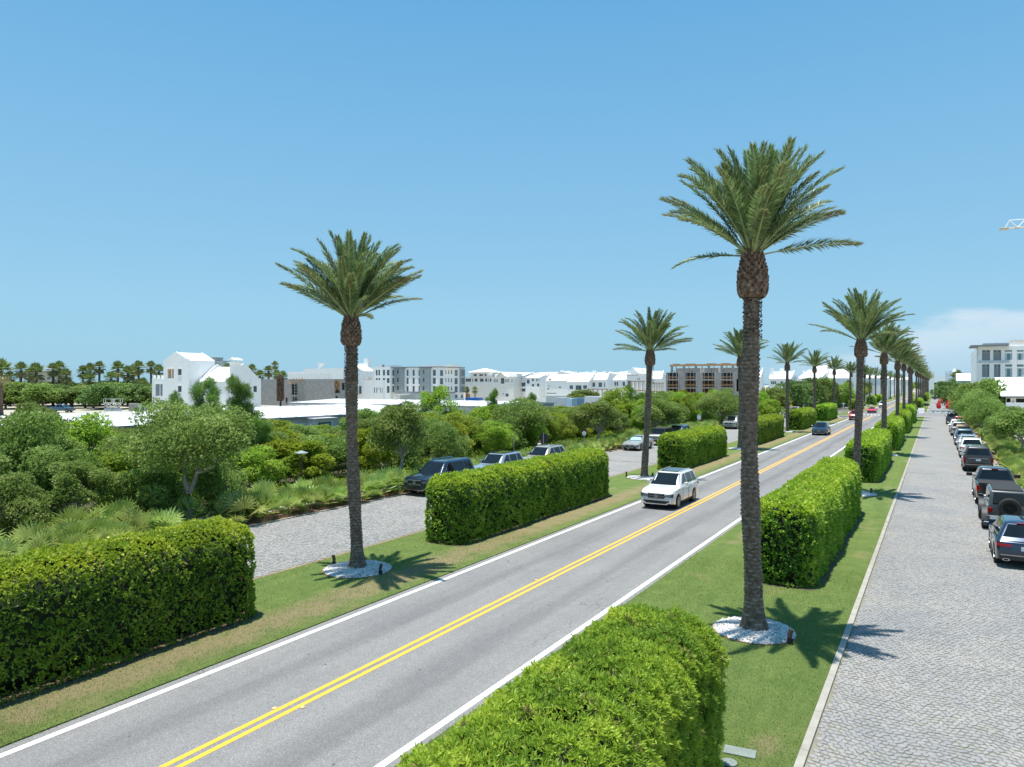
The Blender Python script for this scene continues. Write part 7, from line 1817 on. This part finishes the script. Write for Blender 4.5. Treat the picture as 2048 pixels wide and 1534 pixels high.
# ---- the hotel and its neighbours on the right
Hd = 165
Hc = at(1957, Hd); hx0 = Hc[0]; hy0 = Hc[1]
H = Bld('hotel', 'white four-storey hotel with grey louvred shutters and teal windows at the right edge', 1957, 2100, 2120, Hd, 692, 'building', None, 30)
H.X, H.Y = on_y(2110, 767, hy0)[0], hy0; H.XL = hx0; H.root.location = (H.X, H.Y, 0); H.YR = on_x(1941.5, 767, hx0)[0]; H.z = zat(693.5, Hd)
louv = [(1964, 1980), (1986.6, 2002.4)]; gl = [(2009, 2025.5), (2032, 2047.5), (2055, 2070)]
rws = [(700, 720.5), (728.5, 754), (762, 785)]
opsS = H.S([(a, b_, r0, r1) for r0, r1 in rws for a, b_ in louv + gl]); opsW = [(on_x(1953, 767, hx0)[0], on_x(1955.4, 767, hx0)[0], on_x(1954, 746, hx0)[1], on_x(1954, 730, hx0)[1])]
H.shell('white_stucco', opsS, opsW, side='W')
H.window('W', hx0, *opsW[0], 1, 3)
i = 0
for r0, r1 in rws:
    for a, b_ in louv:
        o = opsS[i]; i += 1; a0, a1, z0, z1 = o
        fr = H.window('S', H.Y, a0, a1, z0, z1, 2, 1, 'louvre_grey', 'grey_frame', t=0.14, name='shutter')
        for half_ in (0, 1):
            p0 = a0 + (a1 - a0) * half_ / 2 + 0.16; p1 = a0 + (a1 - a0) * (half_ + 1) / 2 - 0.16
            zz = z0 + 0.2; top = z0 + (z1 - z0) * 0.74; k_ = 0
            lm = MB()
            while zz < top: lm.box(p0, H.Y + 0.17, zz, p1, H.Y + 0.215, zz + 0.07); zz += 0.13
            H.part(lm, 'louvre', 'louvre_grey')
            cxx = (p0 + p1) / 2; czz = z0 + (z1 - z0) * 0.87
            H.part(MB().disc((cxx, H.Y + 0.205, czz), 0.17, 'y', 14, 0.03), 'round_vent', 'dark_frame')
    for a, b_ in gl:
        o = opsS[i]; i += 1; a0, a1, z0, z1 = o; zt_ = z0 + (z1 - z0) * 0.70
        H.window('S', H.Y, a0, a1, z0, zt_, 1, 1, 'white_metal', 'teal_glass', t=0.1); H.window('S', H.Y, a0, a1, zt_ + 0.3, z1, 1, 1, 'white_metal', 'teal_glass', t=0.06, name='transom')
        H.boxp('transom_bar', 'white_stucco', a0 + 0.005, a1 - 0.005, H.Y + 0.02, H.Y + 0.25, zt_ + 0.004, zt_ + 0.296)
        for q0, q1 in ((a0 + 0.12, a0 + 0.45), (a1 - 0.45, a1 - 0.12)): H.boxp('curtain', 'blue_stucco', q0, q1, H.Y + 0.20, H.Y + 0.22, z0 + 0.12, zt_ - 0.12)
H.boxp('balcony_band', 'blue_stucco', H.sx(1957.5), H.sx(2018), H.Y - 0.25, H.Y - 0.004, H.sz(1990, 725.5), H.sz(1990, 721.5))
for px in (1958.5, 1983.3, 2005.5, 2029): x = H.sx(px); H.boxp('pilaster', 'white_stucco', x - 0.45, x + 0.45, H.Y - 0.12, H.Y - 0.004, 0, H.sz(px, 726) if px < 2018 else H.z)
H.boxp('roof_slab', 'roof_edge', hx0 - 1.6, H.sx(2016), H.Y - 2.0, H.Y + 9, H.z + 0.002, H.z + 0.32); H.boxp('roof_slab_top', 'grey_stucco', H.sx(1966), H.sx(2017), H.Y - 1.2, H.Y + 8, H.z + 0.324, H.z + 0.7)
H.boxp('upper_block', 'white_stucco', H.sx(2018), H.X, H.Y + 0.3, H.YR, H.z + .002, zat(688.5, Hd)); H.boxp('penthouse', 'beige_stucco', H.sx(2026), H.X, H.Y + 3, H.YR - 3, zat(688.5, Hd) + .002, zat(682, Hd + 3))
for px, yt in ((1990.6, 682), (2021.6, 681), (2029, 677.5)): x = H.sx(px); H.part(MB().tube([(x, H.Y + 0.8, H.z + 0.3), (x, H.Y + 0.8, zat(yt, Hd))], 0.07, 6), 'antenna', 'white_metal')
y0, y1 = H.YR, H.YR + 9
H.boxp('rear_wing', 'white_stucco', hx0 + 0.5, H.X, y0 + .01, y1, 0, zat(716, Hd + 25)); H.boxp('rear_roof', 'white_roof', hx0 + 0.2, H.X, y0 + .02, y1 + .5, zat(716, Hd + 25) + .002, zat(711, Hd + 25))
L = Bld('low_white_pavilion', 'low pavilion with a big white sloping roof and a hanging lantern under the hotel', 2012, 2100, 2110, 112, 796, 'pavilion', None, 26)
ops = L.S([(2013, 2021, 796.5, 815), (2032, 2050, 797, 815)]); L.shell('white_stucco', ops, [])
for o in ops: L.boxp('opening_back', 'dark_interior', o[0], o[1], L.Y + 0.31, L.Y + 0.4, o[2], o[3])
L.gable(L.XL - 0.5, L.X, L.Y - 1.2, L.YR, zat(793.5, 112), zat(757, 122), 'X', over=0.3)
m = MB(); c0 = (L.sx(2026), L.Y - 0.5); m.tube([(c0[0], c0[1], L.z - 0.3), (c0[0], c0[1], L.z - 0.6)], 0.02, 5); m.loft([[(c0[0] + r_ * cos(k * pi / 3), c0[1] + r_ * sin(k * pi / 3), z_) for k in range(6)] for r_, z_ in ((0.05, L.z - 0.62), (0.24, L.z - 0.8), (0.10, L.z - 1.4), (0.03, L.z - 1.5))]); L.part(m, 'lantern', 'dark_frame')
lwr = Bld('garden_wall', 'low white garden wall in front of the pavilion, at the right edge', 2012, 2090, 2095, 96, 806, 'wall', None, 0.4); lwr.shell('white_stucco')
aw = Bld('small_white_roof', 'small white sloping roof left of the hotel', 1916, 1940, 1946, 205, 762, 'building', None, 12); aw.shell('white_stucco'); aw.gable(aw.XL, aw.X, aw.Y, aw.YR, aw.z, zat(748, 208), 'X', over=0.4)
tw_ = Bld('small_white_tower', 'small white tower with a pointed cap beyond the right street trees', 1906, 1911.5, 1914, 330, 743, 'building', None, 2); tw_.shell('white_stucco')
m = MB(); m.loft([[(tw_.XL - .3, tw_.Y - .3, tw_.z + .002), (tw_.X + .3, tw_.Y - .3, tw_.z + .002), (tw_.X + .3, tw_.YR + .3, tw_.z + .002), (tw_.XL - .3, tw_.YR + .3, tw_.z + .002)], [((tw_.XL + tw_.X) / 2 + a, (tw_.Y + tw_.YR) / 2 + b_, tw_.z + 1.4) for a, b_ in ((-.05, -.05), (.05, -.05), (.05, .05), (-.05, .05))]]); tw_.part(m, 'cap', 'white_roof')
fr = Bld('white_block', 'white building with a flat roof left of the small tower', 1912, 1936, 1938, 340, 746, 'building', None, 12); fr.shell('white_stucco')
fr = Bld('white_block', 'low white building at the far right of the road end', 1874.8, 1890, 1892, 500, 752, 'building', None, 12); fr.shell('white_stucco')
A_ = at(1892, 360); root = empty('scaffold', (A_[0], A_[1], 0), 'brown scaffolded frame above the trees beyond the parasols', 'scaffold', None, YAW - 0.5)
zt_ = zat(741.5, 360)
for j in range(5):
    for yy in (0, 2): MB().box(j * 0.85, yy, 0, j * 0.85 + 0.12, yy + 0.12, zt_ - rr.uniform(0, 1.5)).build('pole', 'rust_steel', root)
for q in range(5): MB().box(-0.2, -0.02, zt_ - 0.6 - q * 1.1, 3.7, 0.14, zt_ - 0.5 - q * 1.1).build('ledger', 'rust_steel', root)
# ---- tower crane reaching in from the right
Cd = 150; J0 = at(2006, Cd); zj = zat(457.5, Cd)
root = empty('tower_crane', (J0[0] + 32, J0[1] + 4, 0), 'white lattice jib of a tower crane reaching in at the right edge of the sky', 'crane', None, atan2(4, 32))
jl = sqrt(32 ** 2 + 4 ** 2)
m = MB(); 
for yy in (-0.6, 0.6): m.tube([(-jl, yy, zj), (8, yy, zj)], 0.09, 5)
m.build('bottom_chord', 'crane_cream', root)
m = MB(); m.tube([(-jl + 1.1, 0, zj + 1.65), (8, 0, zj + 1.65)], 0.09, 5); m.build('top_chord', 'crane_white', root)
m = MB(); x = -jl + 1.1; k_ = 0
while x < 7:
    for yy in (-0.6, 0.6): m.tube([(x, 0, zj + 1.65), (x + 1.4, yy, zj)], 0.07, 4); m.tube([(x + 1.4, yy, zj), (x + 2.8, 0, zj + 1.65)], 0.07, 4)
    x += 2.8
for yy in (-0.6, 0.6): m.tube([(-jl + 0.3, yy, zj), (-jl + 1.1, 0, zj + 1.65)], 0.07, 4)
m.build('lattice', 'crane_white', root)
m = MB(); m.bbox(-jl - 0.5, -0.7, zj - 0.25, -jl + 0.9, 0.7, zj + 0.15, 0.05); m.build('jib_tip', 'crane_cream', root)
m = MB()
for a in (-0.8, 0.8):
    for c in (-0.8, 0.8): m.box(a - 0.1, c - 0.1, 0, a + 0.1, c + 0.1, zj + 6)
for q in range(24):
    z = q * 2.0
    for a in (-0.8, 0.8): m.tube([(a, -0.8, z), (a, 0.8, z + 2)], 0.05, 4); m.tube([(-0.8, a, z), (0.8, a, z + 2)], 0.05, 4)
m.build('mast', 'crane_white', root)
# ================================================================== STREET FURNITURE, PEOPLE, SMALL THINGS
# brown lamp post with a flat disc hood
x, y = at(603, 47); zt_ = zat(905, 47)
o = empty('lamp_post', (x, y, 0), 'brown lamp post with a flat pale disc hood standing among the palmettos', 'lamp post')
MB().tube([(0, 0, 0), (0, 0, zt_ - 0.25)], 0.065, 10).build('post', 'brown_post', o, smooth=40); MB().tube([(0, 0, zt_ - 0.25), (0, 0, zt_ + 0.12)], 0.035, 8).build('stem', 'galvanised', o)
MB().loft([[(r_ * cos(2 * pi * k / 24), r_ * sin(2 * pi * k / 24), z_) for k in range(24)] for r_, z_ in ((0.44, zt_ - 0.03), (0.44, zt_ - 0.01), (0.10, zt_ + 0.10), (0.03, zt_ + 0.12))]).build('hood', 'galvanised', o)
# hydrant
x, y = at(419, 43.5)
o = empty('fire_hydrant', (x, y, 0.45), 'yellow fire hydrant in the shade under the forked oak', 'fire hydrant')
m = MB(); m.loft([[(r_ * cos(2 * pi * k / 16), r_ * sin(2 * pi * k / 16), z_) for k in range(16)] for r_, z_ in ((0.17, -0.45), (0.17, 0.05), (0.12, 0.08), (0.12, 0.5), (0.16, 0.52), (0.16, 0.56), (0.13, 0.64), (0.06, 0.70), (0.04, 0.78))]); m.build('barrel', 'hydrant_yellow', o, smooth=35)
for a in (YAW, YAW + pi, YAW - pi / 2):
    q = MB(); q.tube([(0.10 * cos(a), 0.10 * sin(a), 0.36), (0.24 * cos(a), 0.24 * sin(a), 0.36)], 0.075, 8); q.build('outlet', 'hydrant_yellow', o)
def sign_post(label, px, d, ytop, kind, h_w=0.4, cat='road sign', col='sign_black', name='road_sign', group=None):
    x, y = at(px, d); z = zat(ytop, d); o = empty(name, (x, y, 0), label, cat, group)
    hh = {'round': 0.42, 'tri': 0.32, 'oval': 0.36, 'diamond': 0.5, 'penta': 0.45}[kind] * (h_w / 0.4)
    MB().tube([(0, 0, 0), (0, 0, z - (0 if kind == 'round' else hh))], 0.035 * (h_w / 0.4), 8).build('post', 'galvanised', o)
    c = z - hh; R = hh
    pl = {'round': [(R * cos(2 * pi * k / 24), c + R * sin(2 * pi * k / 24)) for k in range(24)], 'oval': [(R * 0.75 * cos(2 * pi * k / 24), c + R * 1.1 * sin(2 * pi * k / 24)) for k in range(24)],
          'tri': [(-R * 0.85, c + R * 0.9), (0, c - R), (R * 0.85, c + R * 0.9)], 'diamond': [(0, c - R), (R, c), (0, c + R), (-R, c)], 'penta': [(-R * 0.85, c - R), (R * 0.85, c - R), (R * 0.85, c + R * 0.2), (0, c + R), (-R * 0.85, c + R * 0.2)]}[kind]
    MB().prism(pl, 'y', 0.04, 0.07).build('plate', col, o)
    if kind == 'oval': MB().prism([(a * 0.8, c + (b_ - c) * 0.55 - 0.12) for a, b_ in pl], 'y', 0.03, 0.0385).build('decal', 'cream_stucco', o)
    if kind == 'penta':
        q = MB(); q.box(-0.05, 0.032, c - 0.25, 0.05, 0.038, c + 0.1); q.disc((0, 0.035, c + 0.2), 0.07, 'y', 10, 0.006); q.build('pictogram', 'sign_black', o)
    return o
sign_post('back of a dark round sign on a grey pole, left of the footpath', 1087, 71, 866, 'round', 0.5)
sign_post('back of a dark round sign on a grey pole behind the white off-roader', 1341, 108, 836, 'round', 0.55)
sign_post('small inverted triangle sign on a pale post left of the champagne SUV', 1028, 68, 871, 'tri', 0.35, col='galvanised')
sign_post('oval sign with a pale half on a thin post by the footpath', 1168, 72, 857, 'oval', 0.42)
sign_post('pale oval sign on a post above the palmettos, right of the dark round sign', 1398, 116, 829, 'oval', 0.5, col='container_pale')
sign_post('orange-yellow sign behind the parked cars of the left street', 1582, 150, 809, 'oval', 0.5, col='sign_yellow')
sign_post('small yellow sign near the silver pickup', 1633, 190, 803, 'oval', 0.5, col='sign_yellow')
sign_post('lime yellow five-sided crossing sign between the right palms', 1797.5, 132, 802, 'penta', 0.62, col='sign_lime')
sign_post('second lime yellow crossing sign farther down the road', 1826, 238, 786, 'penta', 0.62, col='sign_lime')
# white sign posts by the crossings
for px, d, yt, lab in ((1687, 168, 806, 'white street-name post at the left side street'), (1674, 195, 788, 'white post at the corner beyond the pedestrians'), (1834, 168, 823, 'small white post at the end of the right lawn'), (1908, 172, 806, 'white post of the right pavement near the barriers')):
    x, y = at(px, d); z = zat(yt, d); o = empty('sign_post', (x, y, 0), lab, 'sign post'); MB().box(-0.08, -0.08, 0, 0.08, 0.08, z).build('post', 'white_metal', o); MB().box(-0.38, -0.03, z - 0.25, 0.38, 0.03, z).build('plate', 'white_metal', o)
x, y = at(1928, 130); z = zat(819, 130); o = empty('street_lamp', (x, y, 0), 'white street lamp with two short arms beside the red SUV', 'street lamp')
MB().box(-0.12, -0.12, 0, 0.12, 0.12, z).build('post', 'white_metal', o); MB().box(-1.0, -0.06, z - 0.12, 0.35, 0.06, z + 0.02).build('arm', 'white_metal', o)
for xx in (-0.95, 0.28): MB().bbox(xx - 0.14, -0.14, z - 0.55, xx + 0.14, 0.14, z - 0.125, 0.03).build('lantern', 'white_metal', o)
# green screen fence left of the road
p0, p1 = at(1512, 140), at(1700, 222); n = 22
o = empty('screen_fence', (p0[0], p0[1], 0), 'dark green screen fence running from the tallest trunk to the side street', 'fence')
dx, dy = (p1[0] - p0[0]) / n, (p1[1] - p0[1]) / n; an = atan2(dy, dx); sl = sqrt(dx * dx + dy * dy)
for i in range(n):
    a = MB().box(0.05, -0.02, 0.05, sl - 0.05, 0.02, 1.95 + 0.05 * sin(i * 2.2)).build('screen_panel', 'screen_green', o, (dx * i, dy * i, 0), rz=an)
    MB().box(-0.04, -0.04, 0, 0.04, 0.04, 2.05).build('post', 'galvanised', o, (dx * i, dy * i, 0), rz=an)
# bench-like low rail by the hedge end
x, y = at(1682, 172); o = empty('bench', (x, y, 0.05), 'low wooden bench on the lawn beside the end of the sixth left hedge', 'bench', None, 0.2)
MB().box(-1.6, -0.2, 0.42, 1.6, 0.2, 0.5).build('seat', 'timber', o)
for xx in (-1.3, 1.3): MB().box(xx - 0.06, -0.18, 0, xx + 0.06, 0.18, 0.418).build('leg', 'timber', o)
# red parasols, folded
def parasol(label, px, d, h):
    x, y = at(px, d); o = empty('parasol', (x, y, 0.02), label, 'parasol', 'folded red parasols on the right street')
    MB().tube([(0, 0, 0), (0, 0, h)], 0.04, 6).build('pole', 'dark_frame', o); MB().box(-0.4, -0.4, 0, 0.4, 0.4, 0.12).build('base', 'dark_frame', o)
    m = MB(); n_ = 16
    m.loft([[(r_ * (1 + 0.25 * (k % 2)) * cos(2 * pi * k / n_), r_ * (1 + 0.25 * (k % 2)) * sin(2 * pi * k / n_), z_) for k in range(n_)] for r_, z_ in ((0.18, 0.55), (0.50, 0.95), (0.40, 1.5), (0.32, 1.9), (0.26, 2.2), (0.05, h))]); m.build('canopy', 'umbrella_red', o, smooth=60)
parasol('single folded red parasol, left one', 1877.5, 188, 3.1); parasol('folded red parasol in front, left of the close pair', 1896, 186, 3.1); parasol('folded red parasol behind, right of the close pair', 1902, 196, 3.1)
parasol('small folded red parasol farther back behind the others', 1884, 235, 2.6)
# white barriers and cafe furniture at the crossing
rb = random.Random(2)
for i, (px, d) in enumerate(((1866, 170), (1870, 171), (1876, 170), (1881, 171), (1886, 170), (1892, 171), (1897, 170), (1903, 171))):
    x, y = at(px, d); o = empty('barrier', (x, y, 0.02), '%s white plastic barrier from the left across the right street' % ORD[i], 'barrier', 'white barriers across the right street', rb.uniform(-0.3, 0.3))
    MB().loft([[(-0.55 * s_, -0.22 * t_, z_), (0.55 * s_, -0.22 * t_, z_), (0.55 * s_, 0.22 * t_, z_), (-0.55 * s_, 0.22 * t_, z_)] for s_, t_, z_ in ((1, 1, 0), (0.98, 0.9, 0.25), (0.95, 0.35, 0.5), (0.92, 0.25, 0.95))]).build('body', 'white_metal', o)
    MB().box(-0.4, -0.18, 0.6, 0.4, 0.18, 0.72).build('recess', 'shed_metal', o)
for i, (px, d) in enumerate(((1840, 171), (1845, 172))):
    x, y = at(px, d); o = empty('sandwich_board', (x, y, 0.05), 'white folding board on the lawn end, %s one' % ('left' if i == 0 else 'right'), 'board', 'white boards at the right lawn end')
    MB().loft([[(-0.4, -0.4, 0), (0.4, -0.4, 0), (0.4, -0.34, 0), (-0.4, -0.34, 0)], [(-0.4, -0.03, 1.3), (0.4, -0.03, 1.3), (0.4, 0.02, 1.3), (-0.4, 0.02, 1.3)]]).build('front_panel', 'white_metal', o)
    MB().loft([[(-0.4, 0.34, 0), (0.4, 0.34, 0), (0.4, 0.4, 0), (-0.4, 0.4, 0)], [(-0.4, 0.03, 1.28), (0.4, 0.03, 1.28), (0.4, 0.08, 1.28), (-0.4, 0.08, 1.28)]]).build('rear_panel', 'white_metal', o)
# ---- people: one skinned body each, walking
def skin_mesh(name, verts, edges, radii, root_i, mat, sub=1):
    me = bpy.data.meshes.new(name); me.from_pydata(verts, edges, [])
    o = bpy.data.objects.new(name, me); COL.objects.link(o)
    md = o.modifiers.new('s', 'SKIN'); sd = o.modifiers.new('u', 'SUBSURF'); sd.levels = sub; sd.render_levels = sub
    for i, r in enumerate(radii): me.skin_vertices[0].data[i].radius = (r, r) if isinstance(r, (int, float)) else r
    me.skin_vertices[0].data[root_i].use_root = True
    dg = bpy.context.evaluated_depsgraph_get(); ev = bpy.data.meshes.new_from_object(o.evaluated_get(dg))
    bpy.data.objects.remove(o); ev.materials.clear(); ev.materials.append(MATS[mat]); ev.polygons.foreach_set('use_smooth', [True] * len(ev.polygons)); ev.name = name; return ev
BV = [(0, 0, 0.95), (0, 0, 1.12), (0, 0, 1.32), (0, 0, 1.45), (0.02, 0, 1.52), (0.03, 0, 1.60), (0.035, 0, 1.68), (0.02, 0, 1.74),
      (0, 0.19, 1.40), (-0.10, 0.24, 1.15), (0.02, 0.25, 0.92), (0.05, 0.25, 0.82), (0, -0.19, 1.40), (0.08, -0.24, 1.14), (0.22, -0.22, 0.95), (0.27, -0.21, 0.86),
      (0.02, 0.10, 0.90), (0.16, 0.10, 0.50), (0.12, 0.10, 0.09), (0.26, 0.10, 0.03), (-0.02, -0.10, 0.90), (-0.04, -0.10, 0.48), (-0.26, -0.10, 0.14), (-0.16, -0.10, 0.04)]
BE = [(0, 1), (1, 2), (2, 3), (3, 4), (4, 5), (5, 6), (6, 7), (3, 8), (8, 9), (9, 10), (10, 11), (3, 12), (12, 13), (13, 14), (14, 15), (0, 16), (16, 17), (17, 18), (18, 19), (0, 20), (20, 21), (21, 22), (22, 23)]
BR = [0.14, 0.115, 0.14, 0.10, 0.055, 0.085, 0.095, 0.06, 0.06, 0.045, 0.033, 0.028, 0.06, 0.045, 0.033, 0.028, 0.09, 0.06, 0.04, 0.035, 0.09, 0.06, 0.04, 0.035]
P_BODY = skin_mesh('body', BV, BE, BR, 0, 'skin', 2)
def cloth(nm, idx, edges, grow, mat):
    mp_ = {k: i for i, k in enumerate(idx)}
    return skin_mesh(nm, [BV[k] for k in idx], [(mp_[a], mp_[b_]) for a, b_ in edges], [BR[k] + grow for k in idx], 0, mat, 1)
SHIRT = {m_: cloth('shirt', [0, 1, 2, 3, 8, 12], [(0, 1), (1, 2), (2, 3), (3, 8), (3, 12)], 0.014, m_) for m_ in ('cloth_white', 'cloth_blue', 'cloth_red', 'cloth_black')}
SHORT = {m_: cloth('shorts', [0, 16, 17, 20, 21], [(0, 16), (16, 17), (0, 20), (20, 21)], 0.018, m_) for m_ in ('cloth_white', 'cloth_blue', 'cloth_black')}
HAIR = skin_mesh('hair', [(0.0, 0, 1.72), (-0.05, 0, 1.66), (-0.075, 0, 1.56)], [(0, 1), (1, 2)], [0.085, 0.075, 0.035], 0, 'hair_brown', 1)
def person(label, x, y, rz, shirt, shorts, h=1.72, z=0.03):
    o = empty('person', (x, y, z), label, 'person', None, rz); s = h / 1.80; o.scale = (s, s, s)
    b = link('body', P_BODY, o); link('shirt', SHIRT[shirt], o); link('shorts', SHORT[shorts], o); link('hair', HAIR, o)
    m = MB(); m.loft([[(0.115, 0.012 * k, 1.63), (0.115, 0.012 * k, 1.66)] for k in (-1, 1)], False, False) if False else None
    q = MB(); q.loft([[(0.11, -0.012, 1.62), (0.11, 0.012, 1.62), (0.145, 0, 1.615)], [(0.11, -0.006, 1.665), (0.11, 0.006, 1.665), (0.115, 0, 1.665)]]); q.build('nose', 'skin', o)
    for sy in (-1, 1): MB().disc((0.118, sy * 0.033, 1.675), 0.012, 'x', 8, 0.01).build('eye', 'hair_brown', o); MB().bbox(0.0, sy * 0.092 - 0.012, 1.62, 0.04, sy * 0.092 + 0.012, 1.685, 0.006).build('ear', 'skin', o)
    return o
X_ = X_LS0 - 3.2
x, y = at(1079, 69); person('woman in a pale top walking on the footpath behind the champagne SUV', x, y, 1.4, 'cloth_white', 'cloth_blue', 1.7)
x, y = at(1653, 190); person('pedestrian in a red top left of the silver pickup', x, y, 1.2, 'cloth_red', 'cloth_black', 1.75)
x, y = at(1659, 190); person('pedestrian in a white top beside the one in red', x, y, 0.8, 'cloth_white', 'cloth_white', 1.7)
for i, (px, d, s_, sh, w) in enumerate(((1873.5, 215, 'cloth_white', 'cloth_black', 'in white, left of the single parasol'), (1880, 226, 'cloth_blue', 'cloth_black', 'in dark blue behind the single parasol'), (1889, 216, 'cloth_red', 'cloth_blue', 'in red between the parasols'), (1891, 222, 'cloth_red', 'cloth_blue', 'in red with blue shorts, next to the first in red'),
        (1897.5, 206, 'cloth_black', 'cloth_black', 'in black by the close pair of parasols'), (1895, 216, 'cloth_white', 'cloth_white', 'in white behind the close pair of parasols'))):
    x, y = at(px, d); person('small figure %s' % w, x, y, 1 + i, s_, sh, 1.75)
# ------------------------------------------------------------------ look-alikes that stand in twos to fours: say which one, left to right
_same = {}
for _o in bpy.data.objects:
    if _o.parent is None and 'label' in _o: _same.setdefault(_o['label'], []).append(_o)
for _l, _os in _same.items():
    if 2 <= len(_os) <= 4 and len(_l.split()) <= 13:
        _os.sort(key=lambda q: (q.location.x * C_ + q.location.y * S_) / max(1.0, -q.location.x * S_ + q.location.y * C_))
        _w = {2: ['left one', 'right one'], 3: ['leftmost', 'middle one', 'rightmost'], 4: ['leftmost', 'second left', 'third left', 'rightmost']}[len(_os)]
        for _q, _t in zip(_os, _w): _q['label'] = _l + ', ' + _t
